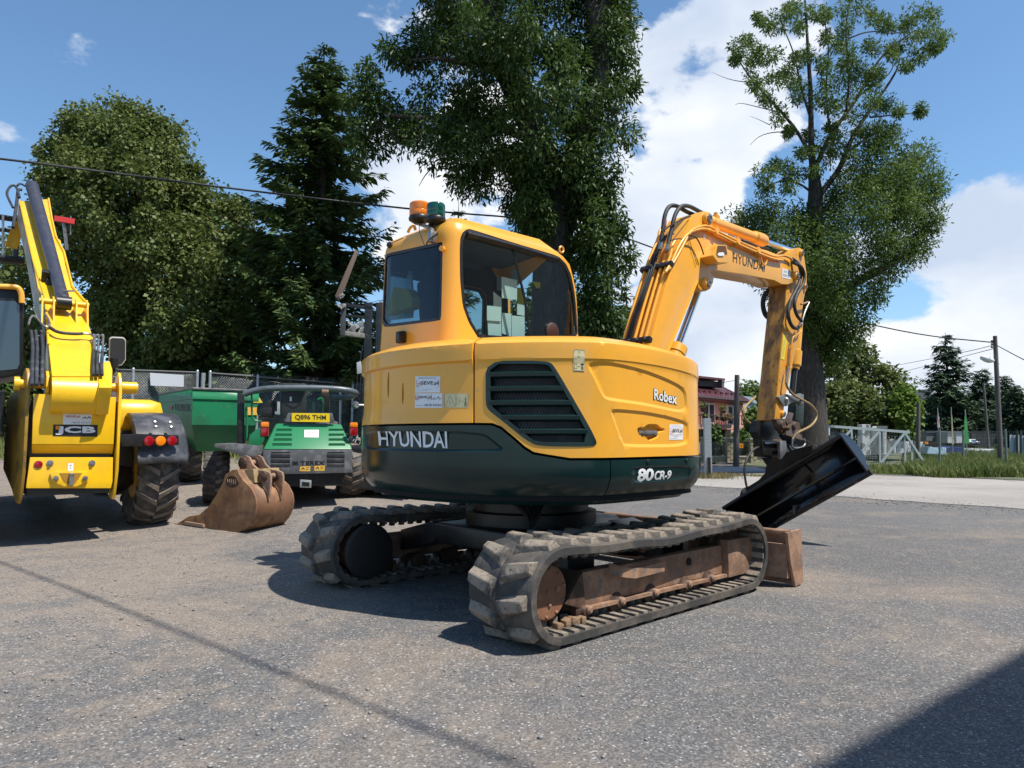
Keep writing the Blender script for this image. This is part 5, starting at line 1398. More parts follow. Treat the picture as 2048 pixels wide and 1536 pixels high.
# beacons on their bracket
def beacon(u, v0, v1, hw, gm, label):
    X = CX0 + .06
    b, t, r = EX.onX(u, v1, X), EX.onX(u, v0, X), None
    r = (EX.onX(u + hw, v1, X) - EX.onX(u - hw, v1, X)).length / 2 * .76; h = (t - b).length * .93
    m = MB(); m.lathe([(r * .96, h * .22), (r, h * .26), (r, h * .5), (r * .985, h * .52), (r, h * .54), (r * .99, h * .93), (r * .9, h)], b, (0, 0, 1), 32)
    o = m.build('beacon', gm, EXC, 35, label)
    m = MB(); m.lathe([(r * .5, -.03), (r * 1.06, 0), (r * 1.08, h * .12), (r * 1.0, h * .215)], b, (0, 0, 1), 32); m.build('beacon_base', BLK, o, 35)
    return b
b1 = beacon(839, 404, 441, 15, AMBL, 'amber flashing beacon')
b2 = beacon(871.5, 406, 443, 14.5, GRNL, 'dark green flashing beacon')
m = MB(); m.tube([b1 + Vector((0, 0, -.03)), (b1 + b2) / 2 + Vector((0, 0, -.05)), b2 + Vector((0, 0, -.03))], .016, 8)
j = EX.onX(864, 474, CX0 - .02); m.tube([(b1 + b2) / 2 + Vector((0, -.03, -.05)), j + Vector((0, 0, .05)), j], .02, 8); m.box(j, (.06, .05, .09), bev=.01)
m.build('beacon_bracket', STL, EXC, 40)
m = MB(); m.tube([b1 + Vector((0, 0, -.03)), EX.onX(838, 462, CX0 - .05), EX.onX(846, 482, CX0 - .04), EX.onX(850, 494, CX0 - .03)], .003, 5, smooth=2); m.tube([j, EX.onX(880, 465, CX0 - .06), EX.onX(856, 480, CX0 - .05), EX.onX(852, 492, CX0 - .04)], .006, 5, smooth=2); m.build('beacon_cable', BLK, EXC, 60)
# ---- boom, arm and tilting bucket
YB = -.28; YBW = .30; YM = YB + YBW / 2
def b8(x, y): return (1200 + x / 4.267, 380 + y / 4.267)
def bY(u, v, y=YB): return EX.onY(u, v, y)
bp = [(1292, 715), (1296, 699), (1317, 621), (1338, 549), (1359, 492), (1378, 450), (1387.5, 430), (1400, 424), (1411, 422), (1415, 425), (1419, 446), (1434, 460), (1474, 477), (1514, 492.5), (1565.6, 513.6), (1584, 520.6),
      (1587.5, 545), (1586.7, 565), (1575, 569), (1563, 568), (1549, 560.5), (1490, 549), (1434, 540.5), (1424, 540), (1420, 545), (1428, 553.4), (1426, 566), (1420, 575.7), (1413, 582), (1404, 582), (1397, 576), (1394.5, 560.5), (1362, 638), (1331, 713), (1322, 740), (1285, 740)]
m = MB(); m.prism([bY(*p) for p in bp], (0, YBW, 0)); boom = m.build('boom', YEL, EXC, 30, bev=.006)
mpb = lambda u, v: (bY(u, v), Vector((0, -1, 0)))
mpm = lambda u, v: bY(u, v, YM)
# welded edge strip along the underside and pin bosses
m = MB(); m.tube([bY(*p) - Vector((0, .004, 0)) for p in ((1394, 562), (1362, 640), (1331, 714))], .012, 6); m.build('weld_strip', YEL, boom)
def boss(u, v, r, nm='pin', L_=.04, mt=STL, par=None, yy=YB, col=YEL):
    p = bY(u, v, yy); par = par or boom
    m = MB(); m.lathe([(r, 0), (r, L_ * .6), (r * .85, L_)], p, (0, -1, 0), 24); o = m.build('pin_boss', col, par, 35)
    m = MB(); m.lathe([(r * .62, 0), (r * .62, L_ * .5), (r * .4, L_ * .6), (r * .35, L_ * .4)], p - Vector((0, L_ * .8, 0)), (0, -1, 0), 20); m.build('pin', mt, o, 35)
boss(1412, 438.6, .072); boss(1410.5, 568, .062); boss(1589.5, 552, .055)
lettering('HYUNDAI', [b8(1133, 532), b8(1410, 625), b8(1402, 700), b8(1133, 615)], mpb, mat('dark grey vinyl', (.04, .03, .03), .4), boom, .003, bold=.0)
qs = [b8(1555, 668), b8(1626, 690), b8(1622, 764), b8(1552, 745)]
patch(qs, mpb, WHT, boom, .003); lettering('SWL', sub(qs, .15, .14, .8, .42), mpb, INKG, boom, .0045); lettering('800KG', sub(qs, .1, .54, .9, .84), mpb, INKG, boom, .0045)
patch([b8(880, 372), b8(898, 376), b8(898, 415), b8(880, 412)], mpb, WHT, boom, .003)
# work lamp on its box bracket
lm = MB(); P = [bY(*b8(*p)) for p in ((855, 580), (890, 505), (905, 490), (975, 492), (1005, 620), (985, 645), (900, 640))]
lm.prism([p - Vector((0, .14, 0)) for p in P], (0, .14, 0)); lo = lm.build('work_lamp', YEL, boom, bev=.006)
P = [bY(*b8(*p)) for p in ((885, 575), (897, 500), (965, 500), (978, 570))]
lm = MB(); lm.prism([p - Vector((0, .144, 0)) for p in P], (0, .02, 0)); lm.build('recess_shade', mat('lamp recess shade', (.12, .05, .015), .7), lo)  # shade inside the lamp housing painted as a flat brown plate
P = [bY(*b8(*p)) for p in ((892, 575), (905, 558), (940, 555), (950, 572), (940, 585), (900, 585))]
lm = MB(); lm.prism([p - Vector((0, .150, 0)) for p in P], (0, .01, 0)); lm.build('lamp_lens', SILV, lo)
# pipes down the back face of the boom with clamps, hoses at the top
YP = [YB + .02 + .062 * i for i in range(5)]
def backpt(t, y, out):
    """point on the rear face of the boom; t runs along the pixel outline from base to knee"""
    seq = [(1292, 715), (1317, 621), (1338, 549), (1359, 492), (1378, 450), (1390, 428)]
    k = t * (len(seq) - 1); i = min(int(k), len(seq) - 2); a, b = bY(*seq[i]), bY(*seq[i + 1])
    p = a.lerp(b, k - i); d = (b - a).normalized(); n = Vector((-d.z, 0, d.x)); p = p + n * out; p.y = y; return p
for i, y in enumerate(YP):
    m = MB(); top = (.62, .70, .60, .74, .80)[i]
    pts = [backpt(-.12, y, .05)] + [backpt(t, y, .05) for t in np.linspace(.02, top - .1, 6)] + [backpt(top - .05, y + .01, .07), backpt(top, y + .015, .05)]
    m.tube(pts, .0155, 8, smooth=1); m.build('hydraulic_pipe', YEL, boom, 60)
for t in (.06, .44):
    m = MB(); c = backpt(t, YM - .02, .058); d = (backpt(t + .02, 0, 0) - backpt(t, 0, 0)); d.y = 0; a = math.atan2(d.z, d.x)
    m.box(c, (.05, .36, .05), Matrix.Rotation(-a, 3, 'Y'), .006); m.build('pipe_clamp', BLK, boom)
    m = MB()
    for k in range(4): p = c + Vector((0, -.14 + .09 * k, 0)) + Vector((-d.z, 0, d.x)).normalized() * .026; m.lathe([(.011, 0), (.011, .016)], p, (-d.z, 0, d.x), 6)
    m.build('clamp_bolt', STL, boom, kind='stuff')
m = MB()
for k in range(3):
    m.tube([backpt(-.1, YM + .03 * k, .075), backpt(.15, YM + .02 + .02 * k, .085), backpt(.35, YM - .02 + .02 * k, .08), backpt(.55, YM + .03 * k, .09), backpt(.68, YM + .02 * k, .07)], .011, 6, smooth=2)
m.build('cable_bundle', BLK, boom, 60)
for pts, y in ((((1322, 486), (1326, 458), (1329, 430), (1338, 411), (1354, 411), (1370, 422), (1384, 428)), YB + .10), (((1336, 490), (1343, 462), (1348, 433), (1360, 412), (1376, 411), (1390, 418), (1402, 425)), YB + .05)):
    m = MB(); m.tube([bY(u, v, y) for u, v in pts], .021, 10, smooth=2); ho = m.build('hydraulic_hose', RUB, boom, 60)
    m = MB(); m.tube([bY(*pts[0], y), bY(pts[0][0] - 3, pts[0][1] + 14, y)], .024, 6); m.tube([bY(*pts[-1], y), bY(pts[-1][0] + 8, pts[-1][1] + 3, y)], .024, 6); m.build('hose_fitting', STL, ho)
m = MB(); m.tube([bY(1328.6, 440, YB + .10), bY(1328, 454, YB + .10)], .0235, 10); m.build('red_sleeve', mat('faded red sleeve', (.5, .08, .08), .6), boom)
# pipes running along the upper edge of the boom
def along(pix, y, r, nm, mt, par, n=8, s=2, lab=None):
    m = MB(); m.tube([EX.onY(u, v, y) for u, v in pix], r, n, smooth=s); return m.build(nm, mt, par, 60, lab)
along([b8(*p) for p in ((585, 680), (640, 600), (700, 490), (770, 350), (830, 318), (920, 300), (1000, 352), (1160, 430), (1350, 515), (1500, 575), (1560, 555), (1620, 575), (1640, 600))], YB - .03, .014, 'hydraulic_pipe', YEL, boom)
along([b8(*p) for p in ((560, 700), (610, 620), (670, 480), (740, 380), (800, 345), (900, 325), (1000, 375), (1160, 455), (1340, 535), (1480, 590), (1560, 600))], YB - .03, .014, 'hydraulic_pipe', YEL, boom)
for u, v in (b8(985, 350), b8(1345, 520), b8(1170, 440)):
    m = MB(); m.box(bY(u, v, YB - .03), (.06, .05, .07), Matrix.Rotation(.4, 3, 'Y'), .004); m.build('pipe_clamp', YEL, boom)
along([b8(*p) for p in ((760, 385), (820, 400), (860, 470), (885, 550))], YB - .05, .007, 'lamp_cable', BLK, boom, 5)
along([b8(*p) for p in ((755, 400), (790, 520), (828, 640))], YB - .012, .003, 'lamp_cable', BLK, boom, 5)
along([b8(*p) for p in ((600, 430), (690, 410), (720, 440))], YB - .02, .006, 'lamp_cable', BLK, boom, 5)
along([b8(*p) for p in ((548, 345), (600, 300), (680, 260), (770, 225))], YB + .02, .008, 'lamp_cable', BLK, boom, 5)
# lifting eye bracket on the side
m = MB(); c = bY(*b8(1383, 580))
pts = [c + Vector((.07 * math.cos(a), -.02, .08 * math.sin(a))) for a in np.linspace(math.pi * 1.02, math.pi * 1.98, 9)]
m.tube([bY(*b8(1340, 550), YB - .02)] + pts + [bY(*b8(1425, 585), YB - .02)], .010, 6); m.build('side_bracket', YEL, boom, 50)
# lift cylinder below the boom
m = MB(); m.tube([mpm(1398, 578), mpm(1353, 700)], .034, 16); lc = m.build('lift_cylinder_rod', CHR, EXC, 40)
m = MB(); a, b = mpm(1356, 692), mpm(1336, 748); d = (b - a).normalized(); m.lathe([(.08, 0), (.10, .015), (.10, .10), (.092, .11), (.092, .5)], a, d, 24); m.build('lift_cylinder', YEL, EXC, 35)
# arm cylinder above the boom
a, e, r_end = mpm(1412, 440), mpm(1528, 482), mpm(1602, 508)
d = (e - a).normalized(); L1 = (e - a).length
m = MB(); m.lathe([(.045, .05), (.062, .10), (.064, L1 * .08), (.060, L1 * .1), (.060, L1 * .80), (.075, L1 * .81), (.078, L1 * .95), (.070, L1 * .99), (.05, L1)], a, d, 26); ac = m.build('arm_cylinder', YEL, EXC, 35)
m = MB(); m.tube([e - d * .05, r_end], .034, 16); m.build('cylinder_rod', CHR, ac, 40)
m = MB(); p = mpm(*b8(990, 235)); m.box(p, (.06, .06, .06), Matrix.Rotation(.4, 3, 'Y'), .01); m.box(p + Vector((0, 0, .035)), (.03, .03, .04)); m.build('cylinder_port', YELW, ac)
along([b8(*p) for p in ((1180, 420), (1300, 460), (1360, 490), (1440, 500))], YB + .0, .010, 'cylinder_hose', BLK, ac, 6)

# arm
YA = YB + .04; YAW = .22; YAM = YA + YAW / 2
ap = [(1562, 700), (1566, 660), (1570, 620), (1574, 568), (1578, 530), (1586, 502), (1592, 496), (1599, 495), (1605, 499), (1608, 510), (1611, 530), (1613.6, 550), (1613.6, 577), (1610, 586), (1607, 602), (1603, 640), (1597, 680), (1592, 705), (1585, 730), (1578, 765), (1570, 795), (1566, 836), (1557, 843), (1549, 840)]
m = MB(); m.prism([bY(u, v, YA) for u, v in ap], (0, YAW, 0)); arm = m.build('arm', YELW, EXC, 30, bev=.005)
# muddy rear face of the arm with three welded ribs
fc = MB(); A = [(1573.5, 572), (1570, 620), (1562, 700), (1549, 840)]
pts = [bY(u, v, YA) for u, v in A]
V = []
for p in pts: V += [(p.x - .006, YA + .006, p.z), (p.x - .006, YA + YAW - .006, p.z)]
fc.add(V, [(2 * k, 2 * k + 1, 2 * k + 3, 2 * k + 2) for k in range(3)]); o = fc.build('rear_face', YELR, arm)
md = o.modifiers.new('thickness', 'SOLIDIFY'); md.thickness = .004
for k in range(3):
    m = MB(); m.tube([Vector((bY(1563 - .0, 706, YA).x - .015 - 0, YA + .05 + .06 * k, bY(1560, 712 + (k % 2) * 8, YA).z)), Vector((bY(1551, 832, YA).x - .015, YA + .05 + .06 * k, bY(1551, 832, YA).z))], .008, 6)
    m.build('wear_rib', mat('pale worn paint', (.62, .42, .12), .5, var=(.4, .2, .06), var_scale=20), arm, 50)
for u, v, r in ((1601, 506.5, .045), (1608, 573, .035), (1564, 828, .04)):
    boss(u, v, r, par=arm, yy=YA, L_=.03)
mpa = lambda u, v: (bY(u, v, YA), Vector((0, -1, 0)))
patch([b8(1562, 1235), b8(1602, 1240), b8(1570, 1450), b8(1538, 1440)], mpa, mat('yellow warning label', (.75, .58, .02), .4), arm, .004)
lettering('STAY CLEAR', [b8(1598, 1275), b8(1596, 1275), b8(1572, 1420), b8(1576, 1420)][::1], mpa, INKG, arm, .0055) if False else None
strokes([[(.6, .12), (.5, .45)], [(.6, .5), (.5, .9)], [(.3, .2), (.25, .9)]], [b8(1562, 1235), b8(1602, 1240), b8(1570, 1450), b8(1538, 1440)], mpa, INKG, arm, .03, .0055, 'small_print')
# bucket cylinder in front of the arm
m = MB(); a, b = bY(1597, 640, YAM - .06), bY(1589, 738, YAM - .06); d = (b - a).normalized(); L1 = (b - a).length
m.lathe([(.045, 0), (.055, .03), (.055, L1 * .62), (.072, L1 * .64), (.072, L1 * .93), (.058, L1 * .95), (.055, L1)], a, d, 24); bc = m.build('bucket_cylinder', YEL, EXC, 35)
m = MB(); m.tube([b, bY(1584, 786, YAM - .06)], .036, 16); m.build('cylinder_rod', mat('dark oiled rod', (.08, .07, .07), .2, metal=.7), bc, 40)
m = MB(); m.tube([bY(1584, 690, YA - .03), bY(1580, 728, YA - .03)], .016, 8); m.box(bY(1579, 732, YA - .03), (.06, .04, .06)); m.build('hose_port', YELW, bc)
# hoses round the elbow of the arm
along([b8(*p) for p in ((1640, 590), (1690, 620), (1720, 700), (1700, 800), (1660, 880), (1620, 950), (1600, 1060), (1630, 1160), (1680, 1190), (1710, 1150))], YA - .06, .022, 'spiral_hose', RUB, arm)
along([b8(*p) for p in ((1650, 620), (1720, 650), (1748, 730), (1735, 810), (1690, 870), (1655, 960), (1670, 1060), (1720, 1120))], YA - .10, .020, 'spiral_hose', RUB, arm)
along([b8(*p) for p in ((1660, 600), (1700, 640), (1735, 690))], YA - .08, .016, 'spiral_hose', RUB, arm)
along([b8(*p) for p in ((1785, 960), (1760, 1010), (1735, 1080), (1720, 1150))], YA - .05, .012, 'steel_hose', STL, arm)
along([b8(*p) for p in ((1725, 1130), (1722, 1200), (1690, 1230), (1650, 1250), (1638, 1290), (1625, 1420))], YA - .04, .009, 'arm_pipe', YELW, arm)
along([b8(*p) for p in ((1450, 850), (1400, 880), (1378, 960), (1395, 1060), (1435, 1100))], YA + YAW + .04, .018, 'spiral_hose', RUB, arm)
along([b8(*p) for p in ((1455, 865), (1420, 890), (1395, 960), (1410, 1040), (1438, 1075))], YA + YAW + .08, .016, 'spiral_hose', RUB, arm)
along([b8(*p) for p in ((1775, 955), (1740, 970), (1715, 975))], YA - .05, .012, 'arm_pipe', RUST, arm)
# linkage below
def b14(x, y): return (1400 + x / 4.267, 700 + y / 4.267)
def plate(pix, y, t, nm, mt, par, bev=.004):
    m = MB(); m.prism([EX.onY(*b14(*p), y) for p in pix], (0, t, 0)); return m.build(nm, mt, par, 30, bev=bev)
GRL = mat('grey linkage casting', (.13, .14, .145), .5, var=(.2, .2, .19), var_scale=12)
lk = [(665, 400), (740, 375), (780, 390), (860, 370), (885, 380), (885, 465), (860, 478), (830, 440), (780, 450), (740, 480), (715, 475)]
plate(lk, YA - .03, .03, 'link_plate', GRL, EXC); plate(lk, YA + YAW, .03, 'link_plate', GRL, EXC)
for x, y in ((733, 425), (850, 445)):
    p = EX.onY(*b14(x, y), YA - .03); m = MB(); m.lathe([(.035, 0), (.035, .012), (.018, .03)], p, (0, -1, 0), 16); m.build('link_pin', STL, EXC, 40)
plate([(820, 440), (890, 460), (880, 650), (810, 600)], YAM - .05, .1, 'link_arm', mat('dark green steel', (.012, .022, .018), .5), EXC)
plate([(770, 530), (800, 540), (780, 620), (750, 640), (735, 610)], YA - .06, .03, 'link_lug', mat('oily brown steel', (.09, .06, .045), .45), EXC)
plate([(650, 590), (735, 585), (850, 620), (880, 770), (790, 740), (715, 720), (660, 640)], YA - .05, .06, 'quick_hitch', RUSTD, EXC)
plate([(500, 600), (700, 610), (830, 680), (800, 800), (850, 880), (700, 930), (600, 920), (525, 910), (520, 760), (485, 700)], YA + .16, .10, 'tilt_rotator', BLK, EXC)
plate([(715, 720), (760, 640), (800, 620), (880, 770)], YA - .07, .02, 'hitch_side_plate', mat('grease brown plate', (.11, .075, .055), .5), EXC)
plate([(530, 770), (700, 780), (720, 880), (540, 900)], YA - .06, .05, 'rotator_housing', BLK, EXC)
for (x, y, r, yy) in ((715, 640, .055, -.10), (820, 650, .05, -.10), (705, 800, .05, -.12), (765, 670, .025, -.12), (690, 900, .03, -.1)):
    p = EX.onY(*b14(x, y), YA + yy); m = MB(); m.lathe([(r, 0), (r, .08), (r * .7, .1)], p + Vector((0, .1, 0)), (0, -1, 0), 18); m.build('hitch_pin', RUSTD, EXC, 40)
p = [EX.onY(*b14(x, y), YA - .05) for x, y in ((535, 800), (680, 800))]
m = MB(); m.tube(p, .03, 14); m.lathe([(.045, 0), (.045, .05)], p[1], (p[1] - p[0]), 14); m.build('tilt_cylinder', BLKG, EXC, 40)
plate([(680, 780), (735, 775), (745, 850), (720, 900), (690, 935)], YA - .14, .03, 'tilt_lug', GREY, EXC)
def hose(pix, y, r, nm, mt): along([b14(*p) for p in pix], y, r, nm, mt, EXC, 8, 2)
hose([(735, 280), (745, 320), (790, 380), (870, 425), (950, 465), (1000, 540), (990, 600), (940, 655), (850, 695), (805, 720), (788, 760)], YA - .06, .014, 'tan_hose', GOLD)
hose([(757, 140), (745, 210), (735, 285)], YA - .06, .016, 'steel_hose', STL)
hose([(522, 355), (450, 420), (380, 490), (365, 550), (400, 610), (470, 645)], YA + YAW + .04, .013, 'tan_hose', GOLD)
hose([(788, 760), (787, 820), (800, 840), (850, 835), (890, 820), (900, 785), (885, 758)], YA - .10, .011, 'steel_hose', STL)
hose([(520, 825), (460, 840), (400, 920), (375, 1010), (385, 1100), (398, 1165)], YA - .02, .012, 'black_hose', RUB)
hose([(885, 760), (930, 780), (980, 820)], YA - .10, .006, 'black_hose', RUB)

# black tilting ditch bucket, opening towards the machine
RB_ = EX.onY(1682, 871, YAM - .78); LB_ = EX.onY(1448, 1016, YAM + .74)
LB_.x = RB_.x if abs(LB_.x - RB_.x) < .05 else LB_.x
ax = (LB_ - RB_).normalized(); LEN = (LB_ - RB_).length
X_ = Vector((1, 0, 0)); X_ = (X_ - ax * X_.dot(ax)).normalized(); w_ = ax.cross(X_); w_ = w_ if w_.z < 0 else -w_
o_, d_ = EX.line(1738, 947)
Mx = np.array([[X_[i], w_[i], -d_[i]] for i in range(3)]); sx, sw_, _t = np.linalg.solve(Mx, np.array([o_[i] - RB_[i] for i in range(3)]))
e1_ = X_ * sx + w_ * sw_; OP = e1_.length; e1_.normalize(); e2_ = ax.cross(e1_); e2_ = e2_ if e2_.x > 0 else -e2_
print('bucket', LEN, OP, RB_, LB_, e1_, e2_)
prof = [(0, 0), (-.015, .10), (.05, .24), (.20, .36), (.42, .40), (.66, .33), (.84, .20), (1.0, 0)]
def bk(t, h, a): return RB_ + ax * a + e1_ * (t * OP) + e2_ * (h * OP * 1.05)
bkt = MB(); V = [bk(t, h, a) for a in (0, LEN) for t, h in prof]; n_ = len(prof)
bkt.add(V, [(k, k + 1, n_ + k + 1, n_ + k) for k in range(n_ - 1)])
bo = bkt.build('bucket', BLKG, EXC, 40); md = bo.modifiers.new('thickness', 'SOLIDIFY'); md.thickness = .016; md.offset = 0
for a in (0, LEN):
    m = MB(); m.prism([bk(t, h, a) for t, h in prof], ax * (.02 if a == 0 else -.02)); m.build('bucket_side', BLKG, bo, bev=.004)
m = MB(); m.tube([bk(0, .0, -.01), bk(0, .0, LEN + .01)], .026, 10); m.build('bucket_lip', BLKG, bo, 40)
m = MB(); a, b = bk(.93, .03, -.02), bk(.93, .03, LEN + .02); m.prism([a, a + e1_ * OP * .13, a + e1_ * OP * .13 + e2_ * .02, a + e2_ * .02], b - a); m.build('cutting_edge', mat('worn cutting edge', (.05, .045, .04), .35, metal=.5, var=(.25, .2, .16), var_scale=18, var_lo=.5, var_hi=.7), bo)
for f in (.40, .0):
    m = MB(); a = LEN * (.34 if f else .66); m.prism([bk(t, h, a) for t, h in prof[1:5]], ax * .014); m.build('bucket_rib', BLKG, bo) if f else None
m = MB(); m.box(bk(.90, .06, LEN * .55), (.10, .02, .10), bev=.004); m.build('edge_gusset', GREY, bo)
m = MB(); m.prism([bk(.55, .36, .02), bk(.60, .34, .02), bk(.60, .30, .02), bk(.55, .32, .02)], ax * (LEN - .04)); m.build('stiffener_bar', BLKG, bo)
pl0 = bk(0, .18, LEN / 2)
def bpix(pix): return [EX.plane(*b14(*p), pl0, e2_) for p in pix]
m = MB(); m.prism(bpix([(330, 1270), (350, 1200), (380, 1175), (420, 1160), (500, 1110), (555, 1050), (560, 1000), (600, 930), (800, 850), (960, 810), (1060, 815), (1180, 755), (1100, 850), (600, 1130)]), e2_ * .03); m.build('bucket_hanger', BLK, bo, bev=.004)
for x, y in ((380, 1202), (985, 835)):
    c = EX.plane(*b14(x, y), pl0 - e2_ * .004, e2_); m = MB(); m.lathe([(.034, 0), (.034, .006)], c, -e2_, 18); m.build('hanger_bush', STL, bo, 40)
for f in (.36, .56):
    m = MB(); p0 = bk(.05, .26, LEN * f); m.prism([p0, p0 - e1_ * .40, p0 - e1_ * .42 - e2_ * .02 + e2_ * .16, p0 + e2_ * .22], ax * .03); m.build('hanger_cheek', BLK, bo)
# ------------------------------------------------------------------ shared vehicle pieces
def zmap(fr, plane_y): return lambda u, v: (fr.onY(u, v, plane_y), Vector((0, -1, 0)))
def trace(fr, pix, y, t, nm, m, par, bev=.004, sm_=30, label=None):
    mb = MB(); mb.prism([fr.onY(*p, y) for p in pix], (0, t, 0)); return mb.build(nm, m, par, sm_, label, bev=bev)
def wheel(par, c, R, w, rim_m, tread_m, rim_r=.52, nlug=20, lug_h=.035, yaw=0.0, block=False, out=1, lug_m=None):
    """tyre with raised chevron lugs, rim and hub; the axle runs along local X"""
    t = thing_part('wheel', par, c, yaw)
    m = MB(); r0 = R * rim_r
    pr = [(r0, -w * .38), (R * .80, -w * .5), (R * .93, -w * .47), (R * .965, -w * .36), (R * .965, w * .36), (R * .93, w * .47), (R * .80, w * .5), (r0, w * .38)]
    m.lathe(pr, (0, 0, 0), (1, 0, 0), 40); m.build('tyre', tread_m, t, 40)
    # chevron lug
    for s in (-1, 1):
        bm = bmesh.new(); L = []
        segs = 5; a0 = 2 * math.pi / nlug
        for k in range(segs + 1):
            f = k / segs; x = s * (w * .01 + f * w * .50); ang = a0 * (.75 * f) * (1 if not block else .55)
            rr_ = R * (1.0 - .055 * f ** 3); hw = a0 * (.20 + (.03 if k in (0,) else 0)) * (1.25 if block else 1.0)
            L.append([(x, ang - hw, rr_ - lug_h * 1.6), (x, ang - hw * .72, rr_), (x, ang + hw * .72, rr_), (x, ang + hw, rr_ - lug_h * 1.6)])
        x = s * w * .515; f = 1.0; ang = a0 * .95 * (1 if not block else .6); hw = a0 * .18
        L.append([(x, ang - hw, R * .80), (x * 1.005, ang - hw * .7, R * .86), (x * 1.005, ang + hw * .7, R * .86), (x, ang + hw, R * .80)])
        V = [[bm.verts.new((x, -rr_ * math.cos(a), rr_ * math.sin(a))) for x, a, rr_ in row] for row in L]
        for k in range(len(V) - 1):
            for q in range(3): bm.faces.new((V[k][q], V[k][q + 1], V[k + 1][q + 1], V[k + 1][q]))
        bm.faces.new(V[0]); bm.faces.new(V[-1][::-1]); bmesh.ops.recalc_face_normals(bm, faces=bm.faces)
        me = bpy.data.meshes.new('tyre_lug'); bm.to_mesh(me); bm.free(); me.materials.append(lug_m or LUGT)
        for k in range(nlug):
            o = bpy.data.objects.new('tyre_lug', me); COL.objects.link(o); o.parent = t; o.rotation_euler = (2 * math.pi * (k + (.5 if s > 0 else 0)) / nlug, 0, 0)
    m = MB(); m.lathe([(r0 * 1.03, -w * .40), (r0 * .95, -w * .40), (r0 * .9, -w * .15), (r0 * .45, -w * .10), (r0 * .40, -w * .2), (r0 * .2, -w * .22)], (0, 0, 0), (1, 0, 0), 32); m.build('rim', rim_m, t, 40)
    m = MB(); m.lathe([(r0 * 1.03, -w * .40), (r0 * .95, -w * .40), (r0 * .9, -w * .15), (r0 * .45, -w * .10), (r0 * .40, -w * .2), (r0 * .2, -w * .22)], (0, 0, 0), (-1, 0, 0), 32); m.build('rim', rim_m, t, 40)
    return t
def thing_part(nm, par, loc, yaw=0.0):
    o = bpy.data.objects.new(nm, None); COL.objects.link(o); o.parent = par; o.location = loc; o.rotation_euler = (0, 0, yaw); o.empty_display_size = .1; return o

# ------------------------------------------------------------------ yellow telescopic loader at the left edge
JF = Frame(-5.16, 7.5, 0, math.radians(38.3))
JT = thing('telescopic_loader', 'bright yellow telescopic loader seen from behind with its boom raised, cut by the left edge', 'loader', JF.o, JF.a)
def cj(x, y): return (x / 3.6575, 700 + y / 3.6575)
def cj1(x, y): return (x / 3.84, 340 + y / 3.84)
up = trace(JF, [cj(245, 320), cj(850, 345), cj(832, 690), cj(233, 690)], 0, .03, 'rear_panel', JYEL, JT, .008)
m = MB(); a = [JF.onY(*cj(*p), 0) for p in ((233, 692), (832, 692))]; b = [JF.onY(*cj(*p), .10) for p in ((233, 757), (822, 757))]
m.add([a[0], a[1], b[1], b[0]] + [p + Vector((0, .02, -.01)) for p in (a[0], a[1], b[1], b[0])], [(0, 1, 2, 3), (7, 6, 5, 4), (0, 4, 5, 1), (1, 5, 6, 2), (2, 6, 7, 3), (3, 7, 4, 0)]); m.build('panel_return', JYEL, JT)
lo_ = trace(JF, [cj(220, 785), cj(828, 785), cj(824, 960), cj(812, 1012), cj(190, 1012), cj(196, 960)], .01, .04, 'counter_plate', JYEL, JT, .008)
m = MB(); m.box((.39, .62, 1.28), (.84, 1.0, .62)); m.box((.40, .50, .80), (.78, .8, .52)); m.box((.4, 2.4, .78), (.62, 3.6, .42)); m.build('main_frame', mat('shaded dark chassis', (.03, .03, .03), .6), JT, bev=.01)  # plain dark chassis colour
def cheek(X, t, nm):
    m = MB(); pr = [(-.035, .80), (-.035, 1.72), (.03, 1.86), (.10, 1.92), (.18, 1.90), (.45, 1.74), (.95, 1.62), (.95, .85), (.55, .60), (.28, .47), (.16, .46), (.08, .52)]
    m.prism([(X, y, z) for y, z in pr], (t, 0, 0)); return m.build(nm, JYEL, JT, 30, bev=.005)
m = MB(); V0 = [(-.035, .80), (-.035, 1.72), (.03, 1.86), (.10, 1.92), (.18, 1.90), (.45, 1.74), (1.15, 1.62), (1.15, .80), (.55, .60), (.28, .47), (.16, .46), (.08, .52)]; m.prism([(-.045 - .10 * max(0, y), y, z) for y, z in V0], (.03, 0, 0)); m.build('side_plate', mat('shaded dirty ochre side paint', (.34, .19, .02), .45, var=(.10, .07, .03), var_scale=4, var_lo=.45, var_hi=.7), JT, 30, bev=.005)  # dirt plus the flank's shade and dark reflections put into the colour
cheek(.825, .03, 'side_plate')
m = MB(); zp = 1.75
m.tube([(-.13, .13, zp), (.98, .13, zp)], .048, 20); m.lathe([(.075, 0), (.075, .05)], (-.10, .13, zp), (-1, 0, 0), 22); m.lathe([(.07, 0), (.07, .16), (.06, .17)], (.87, .13, zp), (1, 0, 0), 22)
m.build('pivot_shaft', JYEL, JT, 35)
for X in (.13,):
    m = MB(); m.prism([(X, .05, 1.60), (X, .0, 1.72), (X, .03, 1.84), (X, .12, 1.90), (X, .22, 1.84), (X, .25, 1.6)], (.03, 0, 0)); m.build('pivot_lug', JYEL, JT, 30, bev=.004)
EL = math.radians(32); BN = Vector((0, -math.sin(EL), math.cos(EL))); BP = Vector((.3, .25, 2.06)); BDn = Vector((0, math.cos(EL), math.sin(EL)))
def bt(u, v, h=0.0): return JF.plane(u, v, BP + BN * h, BN)
bo_px = [(39, 402), (97, 398), (104, 440), (112, 475), (121, 480), (128, 505), (131, 530), (145, 575), (165, 592), (177, 612), (178, 650), (190, 690), (198, 722), (203, 752), (104, 752), (99, 710), (94, 660), (91, 600), (76, 575), (66, 520), (54, 460), (46, 430)]
P = [bt(*p) for p in bo_px]
